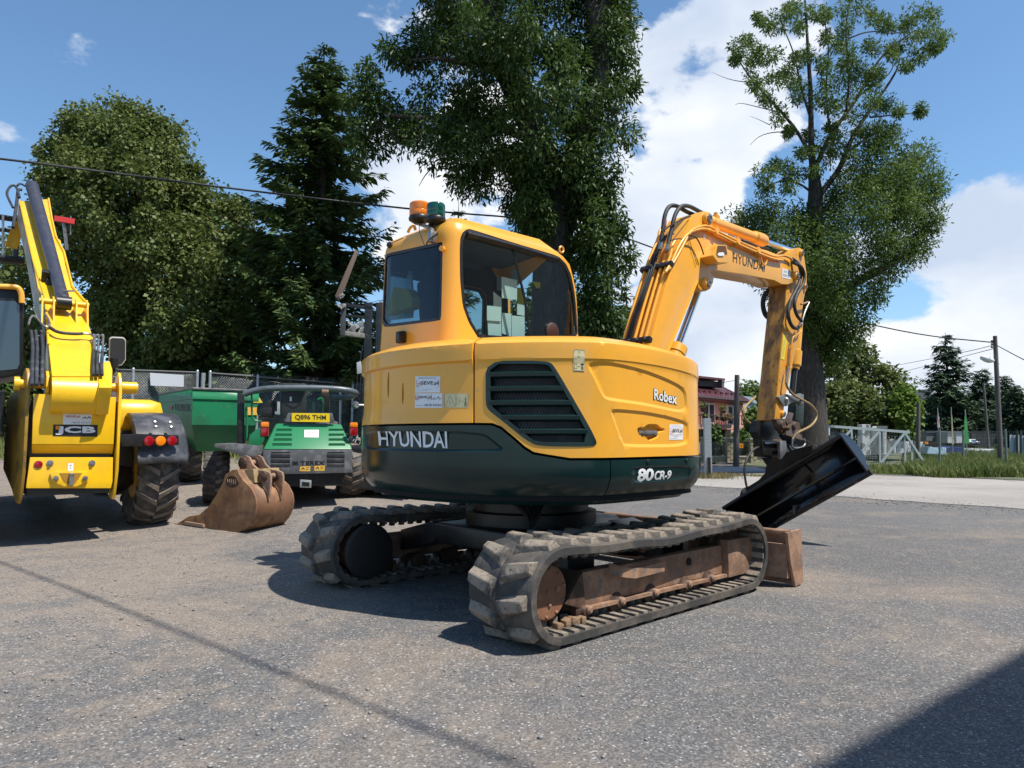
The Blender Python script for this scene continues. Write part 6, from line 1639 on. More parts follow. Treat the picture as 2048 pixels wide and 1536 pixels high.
m = MB(); m.prism(P, -BN * .40); bm_o = m.build('boom', JYEL, JT, 30, bev=.010)
m = MB(); Q = [bt(*p) for p in ((39, 402), (46, 430), (54, 460), (66, 520), (76, 575), (91, 600), (94, 660))]
Q = [p + Vector((-.006, 0, 0)) for p in Q]; V = []
for p in Q: V += [p - BN * .05, p - BN * .34]
m.add(V, [(2 * k, 2 * k + 1, 2 * k + 3, 2 * k + 2) for k in range(len(Q) - 1)]); o = m.build('boom_side', JBEAM, bm_o); md = o.modifiers.new('t', 'SOLIDIFY'); md.thickness = .006
m = MB(); Q2 = [bt(*p) for p in ((97, 398), (104, 440), (112, 475), (128, 505), (145, 575), (177, 612))]
m.tube([p + BN * .01 for p in Q2], .016, 6); m.tube([p + BN * .008 for p in (bt(39, 402), bt(66, 520), bt(91, 600), bt(97, 690))], .014, 6); m.build('edge_flange', JYEL, bm_o, 50)
# rounded boom heel
m = MB(); a, b = bt(104, 750), bt(198, 750); m.lathe([(.22, 0), (.22, (b - a).length)], Vector((a.x, a.y + .12, a.z - .20)), (1, 0, 0), 30)
m.build('boom_heel', JYEL, bm_o, 35)
m = MB(); m.prism([bt(197, 725), bt(220, 722), bt(225, 740), bt(224, 775), bt(198, 775)], -BN * .35); m.build('heel_flange', JYEL, bm_o, 30, bev=.01)
# extension cylinder lying on the boom
a, b = bt(64, 372, .16), bt(127, 603, .14); d = (a - b).normalized(); L1 = (a - b).length
m = MB(); m.lathe([(.05, -.05), (.075, .0), (.078, .25), (.072, .3), (.088, L1 * .5), (.095, L1 * .95), (.10, L1 * .96), (.10, L1), (.04, L1)], b, d, 26); jc = m.build('boom_cylinder', NAVY, JT, 40)
m = MB(); m.lathe([(.085, -.08), (.085, .08)], b - d * .05, (1, 0, 0), 24); m.build('cylinder_eye', BLK, jc, 40)
for k in (.35,): 
    m = MB(); m.tube([b + d * L1 * .02 + BN * .10, b + d * L1 * .02 + BN * .12 + Vector((.12, 0, 0))], .012, 6); m.build('grease_pipe', STL, jc)
m = MB(); y0 = b - d * .05; m.tube([y0 + Vector((-.26, 0, 0)), y0 + Vector((.27, 0, 0))], .036, 16); jp = m.build('cylinder_pin', JYEL, JT, 40)
for dx in (-.24, -.12, .12, .24):
    m = MB(); q0 = y0 + Vector((dx, 0, 0)); m.prism([q0 + BDn * .06 + BN * .05, q0 - BDn * .06 + BN * .05, q0 - BDn * .30 - BN * .16, q0 + BDn * .16 - BN * .16], (.018, 0, 0)); m.build('pin_lug', JYEL, jp)
# hoses and pipes
def jt(pix, h, r, nm, mt, n=8, s=2): 
    m = MB(); m.tube([bt(u, v, h) for u, v in pix], r, n, smooth=s); return m.build(nm, mt, JT, 60)
jt([(39, 395), (33, 372), (22, 370), (12, 385), (18, 400), (26, 415)], .10, .020, 'hydraulic_hose', RUB)
jt([(44, 380), (36, 378), (34, 400), (30, 430), (26, 455)], .06, .024, 'hydraulic_hose', RUB)
jt([(50, 372), (40, 366), (34, 372)], .10, .018, 'hydraulic_hose', RUB)
jt([(57, 650), (60, 636), (68, 630), (76, 640), (90, 655), (100, 652), (98, 640), (90, 628)], .06, .014, 'steel_pipe', STL)
jt([(100, 655), (115, 665), (150, 668), (165, 667)], .08, .020, 'hydraulic_hose', RUB); jt([(165, 667), (185, 668), (190, 680), (189, 700)], .08, .014, 'steel_pipe', STL)
for k, u in enumerate((188, 196, 205)): jt([(u, 704), (u + 1, 680), (u + 2, 668), (u - 4, 672)], .06, .013, 'steel_pipe', STL); jt([(u, 700), (u - 2, 730), (u - 1, 750)], .05, .018, 'hydraulic_hose', RUB)
for k, u in enumerate((62, 71, 82)): jt([(u, 662), (u + 4, 690), (u + 3, 720), (u + 2, 770)], -.05, .020, 'hydraulic_hose', PLAS); 
m = MB(); p = bt(97, 552, .08); m.box(p, (.16, .10, .14), Matrix.Rotation(EL, 3, 'X'), .01); m.box(p + Vector((.02, -.05, -.1)), (.10, .05, .10), bev=.01); m.build('valve_block', BLK, JT)
# fork carriage at the far end of the boom
def fp(u, v, y=5.9): return JF.onY(u, v, y)
m = MB()
for a, b, r in (((-60, 425), (38, 440), .05), ((-60, 455), (30, 462), .035), ((-60, 512), (48, 522), .07), ((-60, 440), (-60, 520), .05), ((38, 432), (30, 520), .045)): m.tube([fp(*a), fp(*b)], r, 6)
m.build('fork_carriage', BLK, JT)
m = MB(); m.tube([fp(6, 430, 5.7), fp(6, 512, 5.7)], .02, 6); m.build('carriage_rod', STL, JT)
m = MB(); m.prism([fp(26, 440, 5.4), fp(36, 450, 5.4), (fp(22, 498, 5.4)), fp(8, 492, 5.4)], (.1, 0, 0)); m.build('carriage_arm', JYEL, JT, bev=.01)
m = MB(); m.box(fp(129, 440, 6.2), (.32, .05, .10)); m.build('red_board', mat('red board', (.55, .02, .02), .5), JT)
m = MB(); m.tube([fp(142, 432, 6.25), fp(141, 470, 6.25)], .012, 6); m.tube([fp(128, 447, 6.25), fp(134, 500, 6.25)], .03, 6); m.build('board_post', STL, JT)
# cab
cy = .75
c_px = [(-75, 572), (28, 569), (40, 572), (47, 585), (48, 735), (44, 748), (-75, 770)]
m = MB(); o_ = [JF.onY(*p, cy) for p in c_px]; m.prism(o_, (0, 1.35, 0)); 
cabo = m.build('cab', mat('black cab frame', (.012, .012, .013), .35), JT, 30, bev=.02)
gp = [(-75, 600), (30, 602), (39, 610), (39, 728), (34, 738), (-75, 748)]
m = MB(); m.prism([JF.onY(*p, cy - .006) for p in gp], (0, .004, 0)); m.build('rear_window', GLSD if False else mat('reflective dark pane', (.03, .045, .06), .06, coat=1.0), cabo)
m = MB(); e = [JF.onY(*p, cy - .03) for p in ((-75, 572), (25, 573), (38, 576), (43, 588), (43.5, 606))]; m.tube(e, .032, 10, smooth=2); m.build('roof_edge', YEL, cabo, 50)
m = MB(); m.box(JF.onY(*cj(125, 360), .2) + Vector((-.25, .3, -.15)), (.3, .4, .5), bev=.02); m.box((-.95, 1.5, .95), (1.3, 2.0, .9), bev=.05); m.box((-1.0, 1.9, 1.5), (1.2, 2.0, .5), bev=.05); m.build('cab_base', BLK, JT)
# bonnet, mirror
bn = JF.at(268, 805, 9.4)
m = MB(); m.box(bn + Vector((-.05, .6, -.22)), (.72, 2.0, .50), bev=.16); m.build('engine_bonnet', JYEL, JT, 60)
m = MB(); m.box(bn + Vector((-.1, .5, -.62)), (.62, 2.0, .5), bev=.05); m.build('bonnet_side', BLK, JT, 40)
mq = [(219, 676), (223, 673), (247, 674), (252, 679), (252, 720), (244, 731), (222, 732), (218, 725)]
m = MB(); Pm = [JF.at(u, v, 8.6) for u, v in mq]; Y0 = sum((p for p in Pm), Vector()) / len(Pm); Pm = [JF.onY(u, v, Y0.y) for u, v in mq]; m.prism(Pm, (0, .06, 0)); mo = m.build('mirror', mat('pale mirror shell', (.45, .42, .36), .4), JT, 40, bev=.012)
c0_ = sum(Pm, Vector()) / len(Pm); m = MB(); m.prism([c0_ + (p - c0_) * .9 + Vector((0, -.004, 0)) for p in Pm], (0, .003, 0)); m.build('mirror_glass', mat('mirror glass', (.55, .45, .35), .08, metal=1), mo)  # brown of the mirrored surroundings put into the glass tint
m = MB(); m.tube([c0_ + Vector((0, .05, -.05)), c0_ + Vector((-.02, .05, -.25)), (c0_.x - .2, c0_.y + .05, 1.6)], .016, 8); m.lathe([(.05, 0), (.05, .12)], c0_ + Vector((-.03, 0, -.22)), (0, 0, 1), 14); m.build('mirror_arm', BLK, JT, 50)
# wheels
wc = JF.at(301, 950, 9.15); wx = wc.x - .02
JW = []
for (x, y) in ((wx, wc.y), (.8 - wx, wc.y), (wx - .02, wc.y + 2.9), (.8 - wx, wc.y + 2.9)):
    wz = JF.M @ Vector((x, y, 0)); wheel(JT, (x, y, .66 + float(gh(wz.x, wz.y)) - .01), .67, .47, mat('dull yellow rim', (.55, .30, .01), .5), RUBG, .50, 21, .04)
m = MB(); m.tube([(.9, wc.y, .66), (wx, wc.y, .66)], .09, 14); m.lathe([(.17, 0), (.17, .12), (.12, .2)], (wx - .42, wc.y, .66), (1, 0, 0), 20); m.box((wx - .50, wc.y - .1, .75), (.22, .3, .35), bev=.04); m.build('axle', BLK, JT, 40)
m = MB()
for k in range(12):
    x = wx - .52 + .015 * (k % 6); m.tube([(x, wc.y - .32, .98 - .28 * (k // 6)), (x + .004, wc.y - .33, .90 - .28 * (k // 6)), (x - .006, wc.y - .31, .80 - .28 * (k // 6) - .02 * (k % 3))], .006, 4)
m.build('frayed_strap', mat('frayed pale strap', (.5, .48, .42), .9), JT)
# mudguard
m = MB(); V, F = [], []; R0 = .79; ws = [-.30, -.27, 0, .27, .31]
for i in range(15):
    a = math.radians(13 + 92 * i / 14)
    for w_k, x in enumerate(ws):
        r = R0 - (.05 if w_k in (0, 4) else 0) + (.012 if w_k == 2 else 0)
        V.append((wx + x, wc.y - r * math.cos(a), .68 + r * math.sin(a) * 1.02))
for i in range(14):
    for k in range(4): F.append((i * 5 + k, i * 5 + k + 1, (i + 1) * 5 + k + 1, (i + 1) * 5 + k))
m.add(V, F); mg = m.build('mudguard', PLAS, JT, 50); md = mg.modifiers.new('t', 'SOLIDIFY'); md.thickness = .02
yl = wc.y - .80
lb_px = [cj(860, 622), cj(1000, 612), cj(1306, 624), cj(1310, 695), cj(1050, 705), cj(900, 705)]
trace(JF, lb_px, yl, .05, 'light_bar', BLK, JT, .004)
for (x, y, mm_, lab) in ((1088, 667, REDL, 'red tail light'), (1173, 666, AMB, 'amber indicator light'), (1256, 665, REDL, 'red tail light')):
    p = JF.onY(*cj(x, y), yl); m = MB(); m.lathe([(.058, 0), (.060, .012), (.050, .028), (.02, .034)], p, (0, -1, 0), 26); m.build('light', mm_, JT, 40, lab)
m = MB()
for x, y in ((1125, 548), (1132, 583), (1235, 550), (1243, 585)):
    p = JF.onY(*cj(x, y), wc.y - .62); m.lathe([(.02, 0), (.02, .01), (.012, .02)], p + Vector((0, -.05, .03)), (0, -.8, .6), 10)
m.build('mudguard_bolt', STL, JT, 40, kind='stuff')
# markings and fittings on the rear panels
mj = zmap(JF, 0)
jq = [cj(390, 545), cj(715, 548), cj(712, 634), cj(386, 630)]
patch(jq, mj, INK, up, .003, 'name_plate'); lettering('JCB', [cj(404, 557), cj(700, 559), cj(697, 622), cj(404, 620)], mj, WHT, up, .006, bold=.05, space=1.05)
patch([cj(406, 554), cj(438, 555), cj(438, 582), cj(406, 581)], mj, mat('orange logo', (.8, .25, .01), .4), up, .0075, 'logo_square')
qs = [cj(463, 468), cj(675, 470), cj(663, 546), cj(460, 544)]
patch(qs, mj, WHT, up, .002); lettering('SEVE.pl', sub(qs, .10, .14, .58, .38), mj, INKR, up, .004, bold=.02); strokes([[(.68, .42), (.76, .26), (.8, .42)], [(.84, .42), (.9, .22), (.97, .42)]], qs, mj, INK, up, .02, .0035)
lettering('+48 781 810 814', sub(qs, .3, .72, .97, .92), mj, INKG, up, .004)
for x, y in ((445, 395), (663, 403)):
    p = JF.onY(*cj(x, y), -.03); m = MB(); m.box(p, (.085, .07, .055), bev=.006); m.build('rubber_stop', mat('brown grey stop', (.12, .085, .05), .6), up)
for x, y in ((389, 456), (707, 467)):
    p = JF.onY(*cj(x, y), 0); m = MB(); m.lathe([(.018, 0), (.018, .002)], p, (0, -1, 0), 14); m.build('bolt_hole', HOLE, up)
ml = zmap(JF, .01)
for x, y, r, mm_, nm in ((280, 837, .040, REDL, 'reflector'), (365, 827, .034, STL, 'bolt_head'), (672, 827, .034, STL, 'bolt_head'), (408, 938, .028, STL, 'bolt_head'), (622, 938, .028, STL, 'bolt_head')):
    p = JF.onY(*cj(x, y), .01 if y < 900 else -.03); m = MB(); m.lathe([(r, 0), (r, .01), (r * .6, .012), (r * .5, .03)] if nm != 'reflector' else [(r, 0), (r, .012), (r * .8, .016)], p, (0, -1, 0), 8 if nm == 'bolt_head' else 20); m.build(nm, mm_, lo_, 40)
ql = [cj(497, 828), cj(538, 828), cj(536, 884), cj(495, 884)]
patch(ql, ml, WHT, lo_, .003); strokes([[(.3, .25), (.7, .3)], [(.35, .5), (.6, .7)]], ql, ml, INKG, lo_, .05, .004)
tb = [(365, 905), (390, 888), (640, 888), (655, 930), (640, 965), (560, 1000), (470, 1000), (385, 965)]
trace(JF, [cj(*p) for p in tb], -.025, .03, 'tow_bracket', JYEL, lo_, .006)
trace(JF, [cj(*p) for p in ((435, 900), (600, 900), (560, 960), (530, 985), (500, 985), (465, 955))], -.030, .008, 'tow_opening_shade', mat('shaded orange recess', (.35, .17, .01), .6), lo_, 0)  # shade in the bracket opening painted as a darker orange plate
p = JF.onY(*cj(523, 945), -.05); m = MB(); m.box(p, (.045, .05, .14), bev=.01); m.build('tow_pin', STL, lo_)

# ------------------------------------------------------------------ green site dumper
DFR = Frame(-3.50, 9.79, 0, math.radians(20)); GD = .15
DT = thing('site_dumper', 'green site dumper with a tipping skip and yellow number plate behind the rusty bucket', 'dumper', DFR.o, DFR.a)
def cd(x, y): return (300 + x / 4.267, 720 + y / 4.267)
mpd = zmap(DFR, 0)
gp_ = trace(DFR, [cd(966, 766), cd(1728, 766), cd(1722, 962), cd(1110, 976), cd(966, 955)], 0, 1.3, 'lower_grille_panel', GREY, DT, .008)
lowp = [DFR.onY(*cd(*p), 0) for p in ((968, 762), (1728, 762))]; hip = [DFR.onY(*cd(*p), .38) for p in ((1080, 542), (1632, 548))]
V = [lowp[0], lowp[1], hip[1], hip[0]] + [lowp[0] + Vector((0, 1.3, 0)), lowp[1] + Vector((0, 1.3, 0)), hip[1] + Vector((0, .95, 0)), hip[0] + Vector((0, .95, 0))]
m = MB(); m.add(V, [(0, 1, 2, 3), (4, 7, 6, 5), (3, 2, 6, 7), (0, 3, 7, 4), (1, 5, 6, 2), (0, 4, 5, 1)]); hd_o = m.build('engine_hood', GREEN, DT, 30, bev=.02)
Nh = (hip[0] - lowp[0]).cross(lowp[1] - lowp[0]).normalized(); Nh = Nh if Nh.y < 0 else -Nh
mph = lambda u, v: (DFR.plane(u, v, (lowp[0] + lowp[1]) / 2, Nh), Nh)
for i, y in enumerate((600, 642, 683, 725)):
    for a, b in (((1080 - i * 12), 1210), (1525, 1650 + i * 5)):
        p0, _ = mph(*cd(a, y)); p1, _ = mph(*cd(b, y)); m = MB(); d = p1 - p0; c = (p0 + p1) / 2
        m.prism([p0, p0 + Nh * .022 + Vector((0, 0, -.002)), p0 + Vector((0, -.01, -.055))], d); m.build('louvre', GREEN, hd_o)
        m = MB(); m.prism([p0 + Nh * .004 + Vector((0, 0, .002)), p0 + Nh * .004 + Vector((0, 0, .020)), p0 + Nh * .004 + Vector((0, 0, .020)) + d, p0 + Nh * .004 + Vector((0, 0, .002)) + d], Nh * .002); m.build('louvre_slot', HOLE, hd_o)
for y in (795, 838, 880):
    for a, b in ((1035, 1195), (1515, 1660)):
        p0, _ = mpd(*cd(a, y)); p1, _ = mpd(*cd(b, y)); d = p1 - p0; m = MB(); m.prism([p0 + Vector((0, -.003, -.006)), p0 + Vector((0, -.02, -.012)), p0 + Vector((0, -.003, -.05))], d); m.build('louvre', GREY, gp_)
        m = MB(); m.box((p0 + p1) / 2 + Vector((0, -.003, .006)), (d.length, .004, .02)); m.build('louvre_slot', HOLE, gp_)
lettering('TEREX', [cd(1285, 862), cd(1490, 860), cd(1490, 896), cd(1285, 898)], mpd, INK, gp_, .004, bold=.03, space=1.1)
ql = [cd(1213, 862), cd(1265, 862), cd(1265, 900), cd(1213, 900)]
strokes([[(0, .2), (0.4, .2), (.4, .6)], [(.6, .6), (.6, .2), (1, .2)], [(0, .8), (1, .8)], [(0, .45), (1, .45)]], ql, mpd, INK, gp_, .10, .004, 'logo')
ORL = mat('orange label', (.75, .40, .02), .5, var=(.5, .4, .2), var_scale=30)
for q in (((1282, 908), (1370, 905), (1366, 950), (1275, 948)), ((1402, 903), (1492, 900), (1490, 945), (1402, 945))):
    q = [cd(*p) for p in q]; patch(q, mpd, ORL, gp_, .003); strokes([[(.15, .7), (.3, .25), (.45, .7)], [(.6, .3), (.85, .3)], [(.6, .6), (.8, .6)]], q, mpd, INK, gp_, .04, .0045)
q = [cd(1318, 598), cd(1440, 598), cd(1438, 662), cd(1317, 660)]
patch(q, mph, WHT, hd_o, .004); lettering('SEVE.pl', sub(q, .12, .22, .9, .5), mph, INKR, hd_o, .0055, bold=.01); strokes([[(.05, .7), (.95, .7)], [(.2, .85), (.8, .85)]], q, mph, INKG, hd_o, .02, .005)
yp = .30; mpp = zmap(DFR, yp)
trace(DFR, [cd(1145, 528), cd(1180, 452), cd(1555, 452), cd(1578, 528)], yp + .02, .03, 'plate_holder', GREY, DT)
q = [cd(1210, 452), cd(1533, 456), cd(1533, 530), cd(1208, 526)]
trace(DFR, q, yp, .012, 'number_plate', PLATE, DT, 0); lettering('Q896 THM', [cd(1238, 466), cd(1502, 470), cd(1502, 518), cd(1238, 515)], mpp, INK, DT, .003, bold=.02, name='plate_lettering')
def lamp(u0, u1, v0, v1, y):
    a, b = DFR.onY(*cd(u0, v0), y), DFR.onY(*cd(u1, v1), y); c = (a + b) / 2; w, h = abs(b.x - a.x), abs(a.z - b.z)
    m = MB(); m.box(c + Vector((0, .03, 0)), (w * 1.1, .05, h * 1.04), bev=.02); o = m.build('tail_light', BLK, DT, 40)
    m = MB(); m.box(c + Vector((0, -.01, h * .30)), (w, .05, h * .36), bev=.02); m.build('indicator_lens', AMB, o, 40)
    m = MB(); m.box(c + Vector((0, -.01, -.18 * h)), (w, .05, h * .58), bev=.02); m.build('red_lens', REDL, o, 40)
lamp(945, 1012, 525, 655, .10); lamp(1705, 1770, 530, 650, .06)
trace(DFR, [cd(1282, 1022), cd(1378, 1028), cd(1376, 1090), cd(1280, 1088)], -.03, .2, 'tow_hitch', GRYP, DT, .004); trace(DFR, [cd(1297, 1040), cd(1362, 1044), cd(1360, 1078), cd(1297, 1076)], -.034, .01, 'hitch_opening', HOLE, DT, 0)
m = MB(); m.box((.62, 1.4, .62), (1.0, 2.6, .30), bev=.03); m.box((.62, 3.2, .62), (.5, 2.4, .3)); m.build('chassis', BLK, DT)
# driver platform, seat, roll bar, rails
trace(DFR, [cd(548, 716), cd(700, 710), cd(960, 735), cd(970, 770), cd(966, 850), cd(870, 845), cd(700, 790), cd(552, 745)], .35, .8, 'platform', GREY, DT, .01)
trace(DFR, [cd(830, 740), cd(850, 640), cd(950, 560), cd(1000, 560), cd(975, 690), cd(930, 745)], .5, .6, 'side_cover', GREEN, DT, .01)
trace(DFR, [cd(745, 275), cd(804, 290), cd(806, 712), cd(738, 715)], .9, .12, 'roll_bar_post', BLK, DT, .01)
trace(DFR, [cd(1110, 215), cd(1160, 200), cd(1320, 200), cd(1340, 230), cd(1330, 440), cd(1290, 450), cd(1150, 500), cd(1115, 470)], 1.1, .22, 'driver_seat', mat('dark grey vinyl seat', (.03, .032, .035), .5), DT, .03)
strokes([[(.15, .5), (.5, .8), (.85, .45)]], [cd(1115, 300), cd(1330, 300), cd(1330, 440), cd(1115, 440)], zmap(DFR, 1.1), BLK, DT, .04, .004, 'seat_seam')
m = MB(); m.box(DFR.onY(*cd(1201, 332), 1.09), (.03, .004, .07)); m.build('seat_label', WHT, DT)
trace(DFR, [cd(1090, 215), cd(1120, 195), cd(1330, 200), cd(1350, 225), cd(1330, 240), cd(1110, 240)], 1.0, .4, 'seat_top', mat('black seat pad', (.015, .015, .016), .6), DT, .02)
ring = [(805, 292, .8), (860, 270, .78), (960, 248, .75), (1090, 240, .72), (1300, 238, .7), (1500, 242, .7), (1650, 252, .7), (1745, 272, .75), (1765, 290, .9), (1740, 305, 1.1), (1640, 322, 1.3), (1560, 318, 1.4)]
m = MB(); m.tube([DFR.onY(*cd(x, y), yy) for x, y, yy in ring], .048, 14, smooth=2); rb = m.build('folded_roll_bar', mat('blue grey tube', (.10, .12, .135), .35, var=(.07, .085, .09), var_scale=7), DT, 60)
a, b = DFR.onY(*cd(1465, 268), .7), DFR.onY(*cd(1522, 270), .7); m = MB(); m.tube([a, b], .051, 14); m.build('rust_band', RUST, rb, 50)
m = MB()
for pts in (((868, 290), (868, 400), (872, 500), (910, 525), (950, 522)), ((825, 400), (828, 560), (825, 670)), ((1395, 360), (1395, 450)), ((1430, 340), (1460, 320), (1478, 345), (1475, 450))): m.tube([DFR.onY(*cd(*p), .85) for p in pts], .014, 7, smooth=1)
m.build('hand_rail', GREEN, DT, 50)
m = MB()
for pts in (((965, 235), (975, 200), (1040, 185), (1110, 200)), ((925, 470), (915, 440), (925, 380), (950, 375)), ((1080, 330), (1085, 400), (1060, 455))): m.tube([DFR.onY(*cd(*p), .95) for p in pts], .012, 7, smooth=2)
m.box(DFR.onY(*cd(1030, 400), 1.2), (.16, .14, .2), bev=.03); m.box(DFR.onY(*cd(1000, 450), 1.1), (.2, .2, .16), bev=.03); m.box(DFR.onY(*cd(1500, 370), 1.0), (.12, .1, .3), bev=.03); m.build('controls', BLK, DT, 50, kind='stuff')
trace(DFR, [cd(1085, 355), cd(1110, 355), cd(1110, 470), cd(1065, 465), cd(1066, 440), cd(1085, 440)], .92, .04, 'steel_lever', GRYP, DT)
# tipping skip
def sk(x, y, d): return DFR.at(*cd(x, y), d)
A0, B0, C0 = sk(365, 243, 11.6), sk(930, 285, 12.3), sk(78, 278, 13.2); z0 = A0.z
for p in (A0, B0, C0): p.z = z0
D0 = B0 + (C0 - A0)
def drop(P, dz, k=0.0):
    c = (A0 + B0 + C0 + D0) / 4; return [Vector((p.x + (c.x - p.x) * k, p.y + (c.y - p.y) * k, p.z - dz)) for p in P]
T0 = [A0, B0, D0, C0]; T1 = drop(T0, .17); T1b = drop(T0, .175, .02); T2 = drop(T0, .60, .03); T3 = drop(T0, .80, .16); T4 = drop(T0, 1.05, .42)
m = MB(); V = T0 + T1 + T1b + T2 + T3 + T4; F = []
for r in range(5):
    for i in range(4): F.append((r * 4 + i, r * 4 + (i + 1) % 4, (r + 1) * 4 + (i + 1) % 4, (r + 1) * 4 + i))
F.append((20, 21, 22, 23)); m.add(V, F); so = m.build('skip', mat('scraped green paint', (.008, .19, .075), .45, var=(.02, .13, .06), var_scale=3, var2=(.22, .22, .15), var2_scale=5, var2_lo=.62, var2_hi=.78), DT, 25); md = so.modifiers.new('t', 'SOLIDIFY'); md.thickness = .03; md.offset = -1
m = MB()
for a, b in ((A0, B0), (A0, C0), (B0, D0), (C0, D0)): m.tube([a, b], .022, 6)
m.build('skip_rim', GREY, so)
sn = (C0 - A0).cross(Vector((0, 0, 1))).normalized(); sn = sn if sn.x < 0 else -sn
mps = lambda u, v: (DFR.plane(u, v, T1b[0], sn), sn)
lettering('TEREX', [cd(202, 378), cd(348, 374), cd(345, 440), cd(205, 430)], mps, mat('faded dark lettering', (.01, .03, .02), .5), so, .01, bold=.02); strokes([[(.0, .5), (1, .5)]], [cd(165, 390), cd(195, 388), cd(195, 425), cd(167, 423)], mps, mat('faded red mark', (.35, .05, .03), .5), so, .4, .01, 'logo')
sb = (B0 - A0).cross(Vector((0, 0, 1))).normalized(); sb = sb if sb.y < 0 else -sb
mpk = lambda u, v: (DFR.plane(u, v, T1b[0], sb), sb)
patch([cd(815, 402), cd(915, 405), cd(915, 470), cd(815, 470)], mpk, ORL, so, .012)
YL2 = mat('yellow hazard label', (.65, .50, .05), .5); patch([cd(880, 315), cd(930, 318), cd(962, 365), cd(880, 365)], mpk, YL2, so, .012)
m = MB(); m.prism([(lambda c: Vector((c.x, c.y, c.z)))(p) for p in (sk(440, 560, 12.0), sk(830, 520, 12.4), sk(800, 700, 12.4), sk(560, 720, 12.2))], (0, .5, 0)); m.build('skip_frame', GREEND, DT)
for cx_, cy_, dd, R, w_, yaw in ((568, 1012, 10.55, .385, .34, 0), (1700, 1000, 11.2, .42, .34, 0), (330, 935, 12.6, .50, .38, .12), (1500, 935, 14.2, .50, .38, .12)):
    c = DFR.at(*cd(cx_, cy_), dd); wz = DFR.M @ c; g_ = float(gh(wz.x, wz.y)); wheel(DT, (c.x, c.y, g_ + R - .01), R, w_, mat('dark rim', (.02, .02, .022), .5), RUBG, .55, 18, .03, yaw, block=True, lug_m=LUGT)
m = MB(); m.tube([(-.3, 1.0, .55), (1.5, 1.0, .55)], .10, 12); m.build('axle', BLK, DT)

# ------------------------------------------------------------------ rusty digging bucket on the ground
g0 = G(466, 1064); BF = Frame(g0.x, g0.y, g0.z, math.radians(-27)); BWd = .62
BT = thing('digging_bucket', 'rusty brown excavator bucket lying on the gravel in front of the green dumper', 'bucket', BF.o, BF.a)
side = [(205, 1425), (330, 1345), (420, 1332), (500, 1262), (560, 1170), (620, 1060), (645, 985), (700, 950), (745, 945), (762, 990), (800, 1045), (862, 1105), (898, 1180), (908, 1250), (895, 1330), (862, 1400), (815, 1458), (750, 1482), (690, 1478), (480, 1452), (300, 1424)]
Ps = [BF.onY(*cd(*p), 0) for p in side]
zmin = min(p.z for p in Ps)
Ps = [p - Vector((0, 0, zmin)) for p in Ps]
m = MB(); m.prism(Ps, (0, .025, 0)); bs = m.build('bucket_side', RUSTB, BT, 30, bev=.004)
m = MB(); m.prism([p + Vector((0, BWd - .025, 0)) for p in Ps], (0, .025, 0)); m.build('bucket_side', RUSTB, BT, 30, bev=.004)
back_i = [p * 1.0 for p in Ps[7:19]]
def smooth_line(P, it=2):
    for _ in range(it):
        Q = [P[0]]
        for a, b in zip(P, P[1:]): Q += [a.lerp(b, .25), a.lerp(b, .75)]
        Q.append(P[-1]); P = Q
    return P
bk_l = smooth_line(back_i + [Ps[19], Ps[20]]); V = []
for p in bk_l: V += [p + Vector((0, .02, 0)), p + Vector((0, BWd - .02, 0))]
m = MB(); m.add(V, [(2 * k, 2 * k + 1, 2 * k + 3, 2 * k + 2) for k in range(len(bk_l) - 1)]); o = m.build('bucket_shell', RUSTB, BT, 50); md = o.modifiers.new('t', 'SOLIDIFY'); md.thickness = .02
m = MB(); m.prism([Ps[20] + Vector((.02, -.02, 0)), Ps[0] + Vector((0, -.02, -.005)), Ps[0] + Vector((.03, -.02, .03)), Ps[20] + Vector((.22, -.02, .035))], (0, BWd + .04, 0)); m.build('cutting_edge', RUSTB, BT)
m = MB(); a, b = Ps[20] + Vector((.02, -.03, .02)), Ps[20] + Vector((.36, -.03, .0)); m.prism([a, b, b + Vector((0, 0, .035)), a + Vector((0, 0, .035))], (0, .03, 0)); m.build('side_cutter', mat('worn brown edge', (.30, .2, .14), .6), BT)
p = BF.onY(*cd(705, 1050), 0) - Vector((0, 0, zmin)); m = MB(); m.lathe([(.105, 0), (.105, .012), (.088, .012), (.085, .006)], (0, 0, 0), (0, -1, 0), 28); mv = m; mv.v = [(x, y, z * .68) for x, y, z in mv.v]; o = mv.build('maker_badge', RUSTD, bs, 40); o.location = p
m = MB()
for k in range(5): m.tube([(p.x - .06 + k * .03, -.012, p.z - .03), (p.x - .075 + k * .035, -.014, p.z + .03)], .006, 5)
m.build('badge_relief', RUST, bs)
ear = [(752, 905), (755, 860), (778, 833), (815, 826), (845, 842), (875, 905), (925, 950), (985, 962), (1018, 975), (1028, 1010), (1024, 1100), (1015, 1198), (985, 1120), (950, 1060), (900, 1010), (850, 1020), (800, 1000), (768, 945)]
Pe = [BF.onY(*cd(*p), .17) - Vector((0, 0, zmin)) for p in ear]
for y in (0, .20):
    m = MB(); m.prism([q_ + Vector((0, y, 0)) for q_ in Pe], (0, .028, 0)); eo = m.build('mounting_ear', RUST, BT, 30, bev=.004)
    for x, y2, r in ((795, 890, .068), (965, 1005, .068)):
        c = BF.onY(*cd(x, y2), .17) - Vector((0, 0, zmin)) + Vector((0, y - .0, 0)); m = MB(); m.lathe([(r, 0), (r, .02), (r * .6, .03)], c, (0, -1, 0), 22); m.build('ear_boss', RUSTD, eo, 40)
for x, y2 in ((795, 890), (965, 1005)):
    c = BF.onY(*cd(x, y2), .17) - Vector((0, 0, zmin)); m = MB(); m.tube([c, c + Vector((0, .24, 0))], .035, 14); m.build('ear_pin', RUST, BT, 40)
